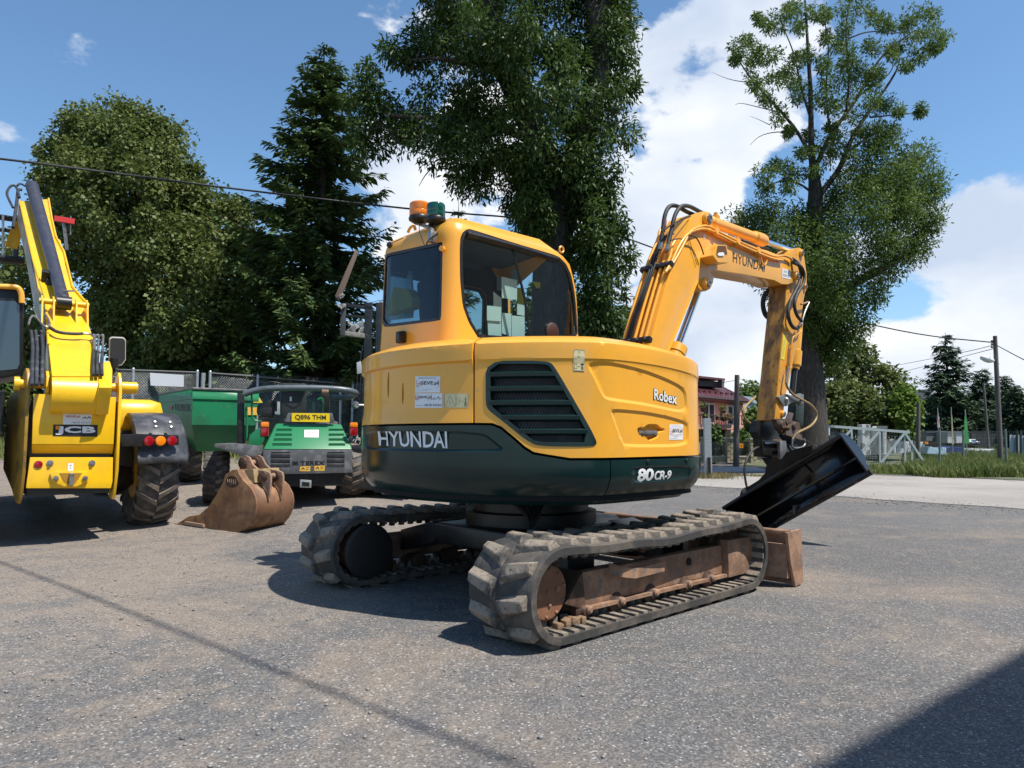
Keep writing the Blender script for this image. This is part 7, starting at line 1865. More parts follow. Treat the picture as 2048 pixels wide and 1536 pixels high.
m = MB(); P1 = [BF.onY(*cd(*p), .10) - Vector((0, 0, zmin)) for p in ((762, 952), (880, 942), (895, 1060), (800, 1040))]; m.prism(P1, (0, .42, 0)); m.build('top_plate', mat('ochre dusty steel', (.34, .24, .12), .7, var=(.2, .12, .06), var_scale=8), BT, bev=.004)

# ------------------------------------------------------------------ lift mast behind the excavator cab
MF = Frame(-2.1, 11.2, 0, math.radians(10)); gm_ = float(gh(-2.3, 11.2))
LT = thing('lift_mast', 'dark lifting mast with crossbars and a raised board, behind the left of the excavator cab', 'lift mast', MF.o, MF.a)
def mm(pix, y, t, nm, m_, bev=.004): return trace(MF, pix, y, t, nm, m_, LT, bev)
mm([(730, 605), (745, 605), (742, 700), (736, 800), (732, 900), (730, 985), (716, 985), (722, 860), (724, 780), (728, 700)], 0, .14, 'mast_post', BLK)
mm([(752, 605), (765, 605), (760, 985), (748, 985)], 0, .14, 'mast_post', BLK)
mm([(682, 607), (692, 606), (690, 672), (680, 670)], -.02, .1, 'side_bar', mat('grey timber', (.06, .06, .058), .8))
mm([(690, 606), (745, 613), (745, 619), (690, 613)], 0, .06, 'crossbar', BLK); mm([(690, 628), (738, 633), (738, 637), (690, 632)], 0, .06, 'crossbar', BLK)
mm([(688, 661), (738, 668), (738, 677), (688, 670)], 0, .10, 'lower_shelf', mat('dirty pale board', (.28, .27, .23), .8, var=(.15, .14, .12), var_scale=14))
mm([(711, 498), (717, 503), (690, 575), (678, 601), (670, 592), (690, 545)], -.04, .05, 'raised_board', mat('brown board', (.16, .11, .08), .75))
m = MB(); rr = random.Random(3)
for k in range(14): p = MF.onY(rr.uniform(700, 735), rr.uniform(648, 664), .05); m.box(p, (rr.uniform(.04, .12), .08, rr.uniform(.03, .09)), Matrix.Rotation(rr.uniform(0, 3), 3, 'Y'))
for k in range(5): p = MF.onY(rr.uniform(674, 692), rr.uniform(590, 614), -.05); m.box(p, (.06, .05, .05), Matrix.Rotation(rr.uniform(0, 3), 3, 'Y'))
m.build('rubble_on_shelf', mat('pale rubble', (.42, .42, .40), .8, var=(.1, .1, .1), var_scale=10), LT, kind='stuff')
m = MB(); P = [MF.onY(*p, 0) for p in ((726, 690), (722, 715), (716, 745), (712, 800))]; m.tube(P, .012, 6, smooth=1); m.tube([p + Vector((.05, 0, 0)) for p in P], .012, 6); m.build('mirror_stay', BLK, LT)
mm([(595, 722), (604, 720), (610, 728), (608, 746), (598, 746)][0:0] or [(713, 725), (722, 722), (725, 746), (714, 748)], -.05, .03, 'mast_mirror', mat('pale mirror', (.4, .42, .42), .3))
m = MB(); P = MF.onY(707, 810, -.05); m.lathe([(.05, 0), (.06, .04), (.05, .08)], P, (.7, -.7, 0), 16); m.tube([P, P + Vector((.2, .05, 0))], .02, 8); m.build('work_light', STL, LT, 40)
m = MB(); m.box((.0, .5, gm_ + .45), (.9, 1.4, .7), bev=.05); m.build('body', BLK, LT)
for x in (-.42, .42):
    wheel(LT, (x, .2, gm_ + .33), .34, .2, BLK, RUBG, .5, 14, .015)
# ------------------------------------------------------------------ chain-link fence behind the dumper
def chain_mat(): return mat('galvanised wire', (.42, .44, .45), .4, metal=.6)
def chain_fence(name, label, p0, p1, zt0, zt1, zb0, zb1, posts, rails=True, pitch=.055, group=None):
    """posts: fractions along the fence; real wires woven as zigzags"""
    t = thing(name, label, 'fence', (0, 0, 0), 0, group)
    a, b = Vector(p0), Vector(p1)
    L = (b - a).length; d = (b - a) / L
    def at(s, z): return Vector((a.x + d.x * s, a.y + d.y * s, z))
    zt = lambda s: zt0 + (zt1 - zt0) * s / L; zb = lambda s: zb0 + (zb1 - zb0) * s / L
    V, F = [], []
    nrm = Vector((-d.y, d.x, 0)); n = int(L / pitch); w = .0028
    for sg in (1, -1):
        for k in range(-int(2.2 / pitch), n + int(2.2 / pitch)):
            s0 = k * pitch; h = zt(min(max(s0, 0), L)) - zb(min(max(s0, 0), L)); s1 = s0 + sg * h * .9
            # clip to the fence length
            ta, tb = 0.0, 1.0
            if s1 != s0:
                t0, t1 = sorted(((0 - s0) / (s1 - s0), (L - s0) / (s1 - s0))); ta, tb = max(ta, t0), min(tb, t1)
            if tb - ta < .02: continue
            A, B = at(s0 + (s1 - s0) * ta, zb(0) + h * ta + (zb(min(max(s0, 0), L)) - zb(0))), at(s0 + (s1 - s0) * tb, zb(0) + h * tb + (zb(min(max(s0, 0), L)) - zb(0)))
            q = len(V); o = nrm * (.003 * sg); u = d * w
            V += [A + o - u, A + o + u, B + o + u, B + o - u]; F.append((q, q + 1, q + 2, q + 3))
    o = finish('wire_mesh', np_mesh('wire_mesh', np.array([tuple(p) for p in V]), F), chain_mat(), t, kind='stuff')
    md = o.modifiers.new('t', 'SOLIDIFY'); md.thickness = .004
    for f in posts:
        s = f * L; m = MB(); m.tube([at(s, zb(s) - .3), at(s, zt(s) + .03)], .032, 10); m.lathe([(.034, 0), (.02, .03)], at(s, zt(s) + .03), (0, 0, 1), 10); m.build('post', GRYP, t, 40)
    if rails:
        m = MB(); m.tube([at(0, zt(0)), at(L, zt(L))], .020, 8); m.build('top_rail', mat('dark top rail', (.12, .12, .12), .6), t, 40)
    return t
def Pz(u, v, y): return P3(u, v, y)
FD = 16.2
a, b = Pz(200, 738, 15.4), Pz(396, 745, FD)
chain_fence('chain_link_fence', 'chain-link fence panel with a dark top rail left of the tall posts', (a.x, a.y, 0), (b.x, b.y, 0), a.z, b.z, .6, .7, (0, .33, .995))
c, d_ = Pz(420, 746, FD + .05), Pz(700, 768, 17.2)
chain_fence('chain_link_fence', 'long chain-link fence panel running behind the green dumper seat', (c.x, c.y, 0), (d_.x, d_.y, 0), c.z, d_.z, .7, .75, (.002, .33, .93))
m = MB(); p = Pz(407, 746, FD + .1); m.tube([(p.x, p.y, .4), (p.x, p.y, p.z)], .05, 12); t = m.build('fence_post', GRYP, None, 40); tag(t, 'thick galvanised post standing between the two chain-link panels', 'post')
c, d_ = Pz(705, 768, 17.3), Pz(800, 776, 18)
chain_fence('chain_link_fence', 'short chain-link piece disappearing behind the excavator tail', (c.x, c.y, 0), (d_.x, d_.y, 0), c.z, d_.z, .7, .75, (.0, .5))
m = MB(); P = [Pz(u, v, 15.75) for u, v in ((300, 745.5), (367, 750), (367, 773.5), (301, 771))]; m.prism(P, (0, .012, 0)); tag(m.build('blank_sign', WHT), 'blank white sign board hung on the chain-link fence', 'sign')
m = MB(); P = Pz(401, 882, FD - .1); m.box((P.x, P.y, P.z + .02), (.12, .12, .30), bev=.01); tag(m.build('post_footing', CONC), 'small pale concrete footing at the foot of the fence posts', 'footing')

# ------------------------------------------------------------------ poles and overhead wires
def pole(name, label, top, foot, r, m_, group=None, cat='utility pole'):
    t = thing(name, label, cat, (foot.x, foot.y, foot.z)); mb = MB(); mb.tube([(0, 0, -.3), tuple((Vector(top) - foot) * .5), tuple(Vector(top) - foot)], [r, r * .88, r * .72], 14); mb.build('pole', m_, t, 40); return t
lp = pole('street_lamp', 'leaning dark utility pole with a white street lamp head near the right edge', P3(1990, 672, 27), Vector((*P3(2001, 915, 27).xy, .3)), .10, WOODG, cat='street lamp')
o_ = Vector(lp.location); m = MB(); a, b = P3(1998, 728, 27) - o_, P3(1982, 722, 27) - o_; m.tube([a, (a + b) / 2 + Vector((0, 0, .02)), b], .022, 8, smooth=1); m.build('lamp_arm', GRYP, lp, 50)
m = MB(); c = P3(1974, 718, 27) - o_; m.lathe([(.02, -.27), (.09, -.22), (.13, -.05), (.13, .1), (.09, .2), (.05, .27)], c, (1, 0, -.32), 18); m.build('lamp_head', WHT, lp, 50)
m = MB()
for v in (684, 690, 696): p = P3(1989, v, 27) - o_; m.lathe([(.03, 0), (.045, .03), (.03, .07)], p + Vector((-.10, 0, 0)), (0, 0, 1), 8)
m.build('insulator', mat('brown insulator', (.06, .03, .02), .3), lp, 40)
wp = pole('utility_pole', 'dark wooden utility pole in front of the pink house', P3(1474, 750, 28.4), P3(1472, 926, 28.4), .13, WOODG)
m = MB(); p = P3(1478, 756, 28.4) - Vector(wp.location); m.lathe([(.03, 0), (.05, .05), (.03, .12)], p, (0, 0, 1), 8); m.tube([p - Vector((.1, 0, 0)), p], .012, 5); m.build('insulator', WHT, wp, 40)
wp = pole('utility_pole', 'grey wooden pole leaning behind the cab with a teal pipe beside it', P3(1212, 520, 19), P3(1232, 905, 19), .075, WOODG)
m = MB(); m.tube([P3(1216, 500, 18.9), P3(1226, 620, 18.9), P3(1242, 905, 18.9)], .025, 8); tag(m.build('teal_pipe', mat('teal plastic pipe', (.02, .16, .20), .4)), 'thin teal pipe running up beside the leaning wooden pole', 'pipe')
pole('utility_pole', 'thin bare pole among the spruces left of the street lamp', P3(1967, 765, 35), Vector((*P3(1978, 905, 35).xy, .2)), .07, WOODG)
pole('utility_pole', 'short dark pole behind the right end of the gate', P3(1837, 805, 27), Vector((*P3(1835, 915, 27).xy, .2)), .085, WOODG)
def wire(pts, r, label, name='overhead_wire', group=None):
    m = MB(); m.tube([P3(*p) for p in pts], r, 6, smooth=2); o = m.build(name, mat('black cable', (.012, .012, .014), .6), None, 60); tag(o, label, 'wire', group); return o
wire([(-260, 288, 12), (0, 317, 13), (220, 345, 13.9), (430, 373, 14.8), (700, 405, 16.2), (880, 424, 17.2), (1060, 437, 18.6), (1230, 468, 20), (1310, 497, 20.6), (1480, 560, 22), (1600, 604, 23.8), (1700, 640, 25), (1850, 672, 26.2), (1988, 685, 27)], .022, 'thick black overhead wire sweeping across the whole picture')
wire([(1770, 735, 50), (1860, 718, 40), (1940, 702, 32), (1988, 690, 27)], .013, 'upper thin wire running left from the street lamp pole')
wire([(1800, 745, 50), (1880, 725, 40), (1950, 707, 32), (1988, 697, 27)], .013, 'lower thin wire running left from the street lamp pole')
wire([(1992, 690, 27), (2048, 720, 22), (2150, 770, 18)], .016, 'wire leaving the street lamp pole towards the right')
wire([(560, 655, 24), (640, 643, 25), (720, 628, 26), (760, 620, 27)], .012, 'short wire seen through the gap left of the cab')
wire([(1380, 774, 30), (1430, 768, 29), (1474, 760, 28.4)], .010, 'thin wire from the pink house to the dark wooden pole')
wire([(1478, 757, 28.4), (1495, 765, 35), (1530, 782, 50)], .010, 'thin wire leading right from the dark wooden pole')

# ------------------------------------------------------------------ sliding gate
GT = thing('sliding_gate', 'light grey steel sliding gate with diagonal braces right of the black bucket', 'gate', (0, 0, 0)); GY = 25.0
def cg(x, y): return (1640 + x / 4.267, 600 + y / 4.267)
GM = mat('pale grey gate steel', (.40, .45, .44), .5)
def bar(p, q, w, nm, par, m_=GM, y=GY, dep=.05):
    a, b = P3(*cg(*p), y), P3(*cg(*q), y); d = (b - a).normalized(); n = Vector((-d.z, 0, d.x)) * w / 2; m = MB(); m.prism([a + n, b + n, b - n, a - n], (0, dep, 0)); return m.build(nm, m_, par)
bar((60, 1075), (768, 1128), .09, 'top_rail', GT); bar((-90, 1402), (732, 1405), .09, 'bottom_rail', GT, dep=.052); bar((-90, 1436), (772, 1437), .07, 'track_rail', GT); bar((770, 1438), (928, 1440), .10, 'track_rail', GT, dep=.054)
for p, q in (((272, 1100), (272, 1400)), ((512, 1118), (514, 1402)), ((726, 1135), (728, 1402)), ((786, 1200), (788, 1430)), ((850, 1300), (851, 1430)), ((60, 1070), (60, 1436))): bar(p, q, .055, 'upright', GT, y=GY + .01, dep=.045)
for p, q in (((60, 1340), (270, 1106)), ((320, 1345), (506, 1124)), ((525, 1392), (722, 1140)), ((732, 1142), (925, 1438))): bar(p, q, .07, 'diagonal_brace', GT, y=GY - .02, dep=.07)
m = MB()
for k in range(9): y = 1130 + k * 33; m.tube([P3(*cg(60, y), GY + .06), P3(*cg(786, min(y + 40, 1400) if k < 8 else 1400), GY + .06)], .006, 4)
for k in range(34): x = 70 + k * 21; m.tube([P3(*cg(x, 1080 + x * .07), GY + .065), P3(*cg(x, 1402), GY + .065)], .004, 4)
m.build('wire_infill', mat('grey wire', (.30, .33, .33), .5), GT, kind='stuff')
m = MB(); m.prism([P3(*cg(x, y), GY - .1) for x, y in ((5, 1070), (42, 1070), (44, 1450), (8, 1450))], (0, .12, 0)); tag(m.build('gate_post', GRYP), 'grey steel guide post left of the sliding gate', 'post')
m = MB(); m.prism([P3(*cg(x, y), GY - .2) for x, y in ((48, 1060), (74, 1062), (76, 1450), (52, 1450))], (0, .12, 0)); tag(m.build('gate_post', GRYP), 'second steel guide post touching the left end of the sliding gate', 'post')
m = MB(); m.box(P3(*cg(72, 1040), GY), (.12, .12, .13), bev=.03); tag(m.build('gate_beacon', mat('yellow beacon', (.6, .5, .02), .4)), 'small yellow warning lamp on top of the gate post', 'lamp')
m = MB(); m.box(P3(*cg(980, 1450), 24.8), (1.1, .3, .36)); tag(m.build('concrete_sill', CONC), 'low concrete block at the foot of the fence post right of the gate', 'block')
for (x0, y0, x1, y1, lab) in ((1020, 1100, 1022, 1425, 'grey fence post standing on the low concrete block'), (1222, 1110, 1222, 1330, 'grey fence post left of the green flag'), (1580, 1100, 1596, 1470, 'tall thin fence post just in front of the street lamp pole'), (1205, 1040, 1205, 1100, None)):
    if lab:
        m = MB(); a, b = P3(*cg(x0, y0), 24.5), P3(*cg(x1, y1), 24.5); m.tube([a, b], .035, 8); tag(m.build('fence_post', mat('dull green grey post', (.16, .20, .19), .5), None, 40), lab, 'post')
# green wire fence between the posts
WF = thing('wire_fence', 'see-through grey green wire fence across the meadow at the right', 'fence', (0, 0, 0)); m = MB()
for y in (1125, 1180, 1240, 1300): m.tube([P3(*cg(1020, y + 2), 24.6), P3(*cg(1600, y), 24.6), P3(*cg(1900, y), 24.0)], .004, 4)
for k in range(46): x = 1024 + k * 18; m.tube([P3(*cg(x, 1120), 24.61), P3(*cg(x, 1300 + k), 24.61)], .003, 4)
m.build('wire_mesh', mat('green grey wire', (.14, .17, .16), .5), WF, kind='stuff')

# dark paling fence in the distance, its pales as parts
PF = thing('paling_fence', 'long dark paling fence in front of the spruces beyond the meadow', 'fence', (0, 0, 0)); PD = 40.0
DKW = mat('dark stained timber', (.022, .022, .024), .8, var=(.05, .045, .04), var_scale=4)
a, b = P3(*cg(840, 1110), PD), P3(2100, 861, PD); n = 76; w = (b.x - a.x) / n
me = None
for k in range(n):
    x = a.x + w * (k + .5); zt = a.z + (b.z - a.z) * k / n; z0 = -.2
    if me is None:
        m = MB(); m.prism([(-w * .40, 0, 0), (w * .40, 0, 0), (w * .40, 0, 1.86), (0, 0, 1.98), (-w * .40, 0, 1.86)], (0, .03, 0)); o = m.build('pale', DKW, PF); me = o.data
    else: o = bpy.data.objects.new('pale', me); COL.objects.link(o); o.parent = PF
    o.location = (x, PD + .01 * (k % 2), zt - 1.98 + .02 * math.sin(k * 7.3))
m = MB(); m.box(((a.x + b.x) / 2, PD + .06, .5), (b.x - a.x, .05, .1)); m.build('rail', DKW, PF)

# flags
def flag(label, pix, y, mts):
    t = thing('feather_flag', label, 'flag', (0, 0, 0)); n = len(pix) // 2
    top = P3(*cg(*pix[0]), y); m = MB(); m.tube([Vector((top.x, y + .02, .2)), Vector((top.x, y + .02, top.z * .6)), top], .02, 6); m.build('flag_pole', GRYP, t)
    P = [P3(*cg(*p), y) for p in pix]; m = MB(); m.prism(P, (0, .015, 0)); m.build('banner', mts, t)
flag('pink and white feather flag behind the meadow', [(1003, 920), (1018, 1000), (1025, 1090), (1003, 1090), (1000, 1000)], 31, mat('pink flag cloth', (.42, .18, .24), .7, var=(.7, .68, .66), var_scale=3))
flag('pale yellow feather flag in the middle of the three', [(1118, 915), (1130, 1010), (1140, 1235), (1128, 1235), (1122, 1010)], 31, mat('pale yellow flag cloth', (.45, .42, .22), .7))
flag('green feather flag beside the white car', [(1238, 935), (1252, 1020), (1276, 1225), (1234, 1225), (1232, 1040)], 31, mat('green flag cloth', (.05, .28, .07), .7))

# containers, panels, cars beyond the meadow
def blockp(name, label, cat, pix, y, dep, m_, group=None, door=None):
    t = thing(name, label, cat, (0, 0, 0), 0, group); P = [P3(*cg(*p), y) for p in pix]; m = MB(); m.prism(P, (0, dep, 0)); m.build('body', m_, t, bev=.02)
    x0, x1 = min(p.x for p in P), max(p.x for p in P); z0, z1 = min(p.z for p in P), max(p.z for p in P)
    if door:
        m = MB(); m.box(((x0 + x1) / 2, y - .02, z1 - .05), (x1 - x0 + .04, .05, .1)); m.build('rim', door, t)
        m = MB(); m.box((x0 + (x1 - x0) * .5, y - .02, (z0 + z1) / 2 - .05), (.05, .04, (z1 - z0) * .8)); m.build('seam', door, t)
    return t
WH2 = mat('weathered white board', (.58, .57, .54), .7, var=(.42, .41, .38), var_scale=2)
MUR = mat('painted mural board', (.62, .60, .58), .6, var=(.18, .19, .18), var_scale=3.2, var_lo=.50, var_hi=.54)
GR2 = mat('dim grey sheet', (.16, .17, .175), .6)
blockp('painted_panel', 'white panel with dark scribbles behind the gate', 'panel', [(358, 1062), (432, 1062), (432, 1330), (358, 1325)], 29, .4, MUR)
blockp('white_cabinet', 'tall white rounded cabinet behind the gate right of the scribbled panel', 'cabinet', [(498, 1090), (515, 1075), (555, 1075), (568, 1092), (568, 1320), (498, 1320)], 29, .6, WH2, door=GR2)
blockp('white_crate', 'low white crate right of the tall white cabinet', 'crate', [(594, 1200), (650, 1202), (650, 1310), (594, 1310)], 29.5, .6, WH2, door=GR2)
blockp('white_crate', 'long low white crate crossed by the gate diagonal', 'crate', [(655, 1205), (795, 1210), (795, 1310), (655, 1310)], 30.5, .6, MUR)
blockp('white_crate', 'small white crate right of the short dark pole', 'crate', [(850, 1212), (895, 1212), (895, 1285), (850, 1290)], 30.5, .6, WH2)
blockp('orange_bin', 'small orange box beside the white crates', 'box', [(895, 1205), (925, 1212), (925, 1232), (895, 1230)], 30.4, .3, mat('orange plastic', (.55, .2, .03), .5))
blockp('grey_container', 'grey site container behind the meadow', 'container', [(905, 1118), (1085, 1120), (1085, 1210), (905, 1205)], 37, 1.5, GR2, door=mat('dark seam', (.08, .08, .08), .6))
blockp('white_container', 'white end of the site container behind the middle flag', 'container', [(1088, 1120), (1222, 1142), (1222, 1222), (1088, 1222)], 36, 1.5, WH2, door=GR2)
blockp('pale_blue_tarpaulin_pile', 'pile under a pale blue sheet at the meadow edge', 'pile', [(915, 1290), (930, 1250), (985, 1262), (1040, 1290), (1045, 1258), (1078, 1262), (1082, 1325), (915, 1315)], 30, .6, mat('pale blue sheet', (.42, .55, .62), .5))
blockp('blue_tarpaulin', 'low dark blue tarpaulin left of the green flag', 'tarpaulin', [(1080, 1262), (1120, 1250), (1225, 1256), (1228, 1300), (1080, 1312)], 31.5, .8, mat('blue tarpaulin', (.03, .05, .17), .6))
def car(label, pix, y, m_):
    t = thing('parked_car', label, 'car', (0, 0, 0)); a, b = P3(*cg(*pix[0]), y), P3(*cg(*pix[1]), y); w, h = b.x - a.x, a.z - b.z
    m = MB(); o = Vector((a.x, y, b.z)); m.prism([o + Vector(p) for p in ((0, 0, .1 * h), (0, 0, .5 * h), (.12 * w, 0, .6 * h), (.28 * w, 0, .97 * h), (.72 * w, 0, h), (.9 * w, 0, .6 * h), (w, 0, .5 * h), (w, 0, .1 * h))], (0, 3.6, 0)); m.build('body', m_, t, 40, bev=.08)
    m = MB(); m.prism([o + Vector(p) for p in ((.2 * w, -.02, .62 * h), (.31 * w, -.01, .92 * h), (.69 * w, -.01, .92 * h), (.82 * w, -.02, .62 * h))], (0, .03, 0)); m.build('windscreen', WPANE, t)
    for f in (.14, .86):
        m = MB(); m.box(o + Vector((w * f, .25, .05 * h)), (.2, .6, .24 * h + .1), bev=.05); m.build('wheel', RUB, t)
        m = MB(); m.box(o + Vector((w * f, -.02, .42 * h)), (.22, .05, .1 * h), bev=.01); m.build('headlight', REDL if 'red' in label else SILV, t)
car('white car parked behind the green flag', ((1272, 1188), (1356, 1228)), 38, WHT)
car('white car with red tail lights at the foot of the street lamp', ((1443, 1272), (1508, 1312)), 33, WHT)
SP = thing('sheet_metal_screen', 'screen of pale blue grey metal sheets at the right edge', 'screen', (0, 0, 0)); PB = mat('pale blue grey sheet', (.36, .42, .47), .5)
for k in range(4):
    x0 = 1620 + k * 62; m = MB(); m.prism([P3(*cg(x, y), 31 + .05 * (k % 2)) for x, y in ((x0, 1150 + k * 4), (x0 + 56, 1154 + k * 4), (x0 + 56, 1348), (x0, 1345))], (0, .03, 0)); m.build('sheet', PB, SP)
m = MB()
for x in (1680, 1712): m.tube([P3(*cg(x, 1110), 30.9), P3(*cg(x + 2, 1350), 30.9)], .05, 6)
m.build('upright', BLK, SP)
m = MB(); m.prism([P3(*cg(x, y), 39.7) for x, y in ((1290, 1135), (1560, 1140), (1560, 1345), (1300, 1240))], (0, .1, 0)); tag(m.build('dark_screen', DKW), 'dark boarded screen left of the street lamp pole', 'screen')
# grey roofed house among the trees
GH = thing('grey_house', 'dark grey gabled house half hidden by the spruces', 'house', (0, 0, 0))
m = MB(); m.prism([P3(*cg(x, y), 55) for x, y in ((800, 1090), (830, 890), (960, 880), (960, 1090))], (0, 8, 0)); m.build('wall', mat('dark grey render', (.10, .10, .10), .8), GH)  # wall in a plain dark grey
m = MB(); m.prism([P3(*cg(x, y), 54) for x, y in ((735, 770), (945, 760), (960, 860), (790, 868))], (0, 8, 0)); m.build('roof', mat('grey roof tiles', (.13, .13, .135), .7), GH)
m = MB(); m.prism([P3(*cg(x, y), 52) for x, y in ((815, 850), (830, 850), (945, 945), (920, 952))], (0, 4, 0)); m.build('porch_roof', mat('pale roof sheet', (.30, .30, .31), .6), GH)
m = MB(); m.prism([P3(*cg(x, y), 32) for x, y in ((100, 1060), (188, 1000), (188, 1200), (100, 1200))], (0, 2, 0)); sh = m.build('small_shed', mat('grey shed boards', (.15, .16, .17), .7)); tag(sh, 'small grey shed with a sloping roof behind the left end of the gate', 'shed')
m = MB(); m.tube([P3(*cg(192, 990), 31.8), P3(*cg(192, 1200), 31.8)], .07, 8); tag(m.build('shed_post', GR2), 'dark post at the right corner of the small grey shed', 'post')
for k, (x0, x1) in enumerate(((20, 42), (60, 84))):
    m = MB(); m.prism([P3(*cg(x, y), 27) for x, y in ((x0, 1090), (x1, 1090), (x1, 1155), (x0, 1150))], (0, .3, 0)); tag(m.build('meter_box', WHT), 'white meter box %s' % ('seen left of the gate guide posts' if k == 0 else 'seen just right of the gate guide posts'), 'box')

# ------------------------------------------------------------------ pink house and its front wall
def ch(x, y): return (1360 + x / 5.487, 720 + y / 5.487)
HF = Frame(10.5, 37.0, 0, math.radians(33))
HS = thing('pink_house', 'pink two storey house with a dark red metal roof and white balcony doors', 'house', HF.o, HF.a)
PINK = mat('pink render', (.66, .37, .29), .85, var=(.60, .33, .26), var_scale=.8)
ROOF = mat('dark red roof sheet', (.10, .028, .035), .42, var=(.13, .04, .045), var_scale=1.5, stretch=(6, 1, 1))
def hy(x, y, Y=0): return HF.onY(*ch(x, y), Y)
wl = [hy(-160, 385), hy(722, 452), hy(722, 1060), hy(-160, 1060)]
m = MB(); m.prism(wl, (0, 7, 0)); wall = m.build('wall', PINK, HS)
# upper roof slope with standing seams
e0, e1 = hy(-200, 350, -.6), hy(757, 438, -.6); r0, r1 = hy(-200, 215, 3.0), hy(480, 300, 3.0)
m = MB(); m.add([e0, e1, r1, r0, e0 - Vector((0, 0, .14)), e1 - Vector((0, 0, .14)), r1 + Vector((0, 3, -2)), r0 + Vector((0, 3, -2))], [(0, 1, 2, 3), (4, 7, 6, 5), (0, 4, 5, 1), (1, 5, 6, 2), (2, 6, 7, 3), (3, 7, 4, 0)]); rf = m.build('roof', ROOF, HS)
m = MB()
for k in range(26):
    f = (k + .5) / 26; a = e0.lerp(e1, f); b = r0.lerp(r1, min(1, f * 1.18)); m.tube([a + Vector((0, 0, .02)), b + Vector((0, 0, .02))], .02, 4)
m.build('standing_seam', ROOF, rf, kind='stuff')
m = MB()
for k in range(12): p = e0.lerp(e1, .16 + k * .07).lerp(r0.lerp(r1, .2 + k * .07), .25); m.box(p + Vector((0, 0, .08)), (.18, .10, .10))
m.build('snow_guard', ROOF, rf, kind='stuff')
m = MB(); g1, g2 = e0 + Vector((0, -.05, -.1)), e1 + Vector((0, -.05, -.1)); m.tube([g1, g2], .07, 8); m.build('gutter', mat('dark gutter', (.05, .03, .03), .5), HS)
m = MB(); m.prism([hy(-200, 190, 1.5), hy(460, 240, 1.5), hy(470, 300, 1.5), hy(-200, 260, 1.5)], (0, 3, 0)); dm = m.build('dormer', mat('dark dormer boards', (.08, .06, .06), .7), HS)
m = MB(); m.prism([hy(-200, 130, 1.2), hy(495, 203, 1.2), hy(495, 222, 1.2), hy(-200, 158, 1.2)], (0, 4, 0)); m.build('dormer_roof', ROOF, HS)
m = MB(); m.prism([hy(460, 215, 1.2), hy(490, 218, 1.2), hy(482, 305, 1.2), hy(462, 300, 1.2)], (0, .3, 0)); m.build('dormer_corner', mat('grey corner board', (.12, .11, .11), .7), dm)
def win(pts, Y=-.02):
    a = [hy(*p, Y) for p in pts]; c = sum(a, Vector()) / 4
    m = MB(); m.prism([c + (p - c) * 1.16 + Vector((0, .0, 0)) for p in a], (0, .03, 0)); s = m.build('window_surround', mat('cream surround', (.70, .62, .52), .7), HS)
    m = MB(); m.prism([p + Vector((0, -.05, 0)) for p in a], (0, .05, 0)); f = m.build('window', WHT, HS)
    for k in (0, 1):
        q0, q1 = (a[0].lerp(a[1], .08 + .47 * k), a[0].lerp(a[1], .45 + .47 * k)); b0, b1 = (a[3].lerp(a[2], .08 + .47 * k), a[3].lerp(a[2], .45 + .47 * k)); P = [q0.lerp(b0, .06), q1.lerp(b1, .06), q1.lerp(b1, .93), q0.lerp(b0, .93)]
        m = MB(); m.prism([p + Vector((0, -.058, 0)) for p in P], (0, .004, 0)); m.build('pane', mat('dark window pane', (.06, .075, .09), .08, coat=1), f)
win([(240, 472), (372, 482), (372, 716), (240, 640)][0:0] or [(242, 470), (375, 482), (375, 700), (242, 690)]); win([(515, 500), (632, 512), (632, 715), (515, 712)]); win([(-40, 450), (100, 460), (100, 690), (-40, 680)])
# balcony
m = MB(); a, b = hy(-160, 700, -1.2), hy(700, 715, -1.2); m.prism([a, b, b + Vector((0, 0, -.22)), a + Vector((0, 0, -.22))], (0, 1.2, 0)); m.build('balcony_slab', PINK, HS)
m = MB(); ra, rb_ = hy(-160, 598, -1.18), hy(700, 612, -1.18); m.tube([ra, rb_], .025, 6)
bl = m.build('balcony_rail', mat('dark iron', (.03, .03, .03), .6), HS)
for k in range(34):
    a_ = ra.lerp(rb_, k / 33); b_ = hy(-160, 700, -1.18).lerp(hy(700, 715, -1.18), k / 33); m = MB(); m.tube([a_, b_], .014, 4, cap=False); m.build('baluster', MATS['dark iron'], bl)
m = MB(); m.prism([hy(-160, 745, -.01), hy(560, 750, -.01), hy(560, 1040, -.01), hy(-160, 1040, -.01)], (0, .02, 0)); m.build('dark_ground_floor', mat('near black ground floor', (.02, .018, .016), .9), HS)  # flat near-black sheet against the ground floor wall
QN = mat('cream quoin', (.60, .50, .38), .8)
for k in range(7): m = MB(); p = hy(168, 405 + k * 32, -.03); m.box(p, (.26 if k % 2 else .38, .06, .16)); m.build('quoin', QN, HS)
for k in range(7): m = MB(); p = hy(705, 470 + k * 36, -.03); m.box(p, (.26 if k % 2 else .38, .06, .16)); m.build('quoin', QN, HS)
rr_ = R_(77)
for (x, y, s, mm_, lab) in ((470, 530, .17, L_BSH, 'hanging basket of green leaves between the balcony doors'), (255, 495, .15, L_BSH, 'small hanging basket at the left balcony door')):
    t = thing('hanging_basket', lab, 'plant', (0, 0, 0)); c = HF.M @ hy(x, y, -1.3); V, F = leaf_cloud(np.array([tuple(c), tuple(c + Vector((.05, 0, -.5)))]), rr_, .10, 90, np.array([s, s * .7])); finish('foliage', np_mesh('foliage', V, F), mm_, t); m = MB(); m.lathe([(.1, 0), (.16, .2)], c - Vector((0, 0, .35)), (0, 0, 1), 10); m.build('pot', RUSTD, t)
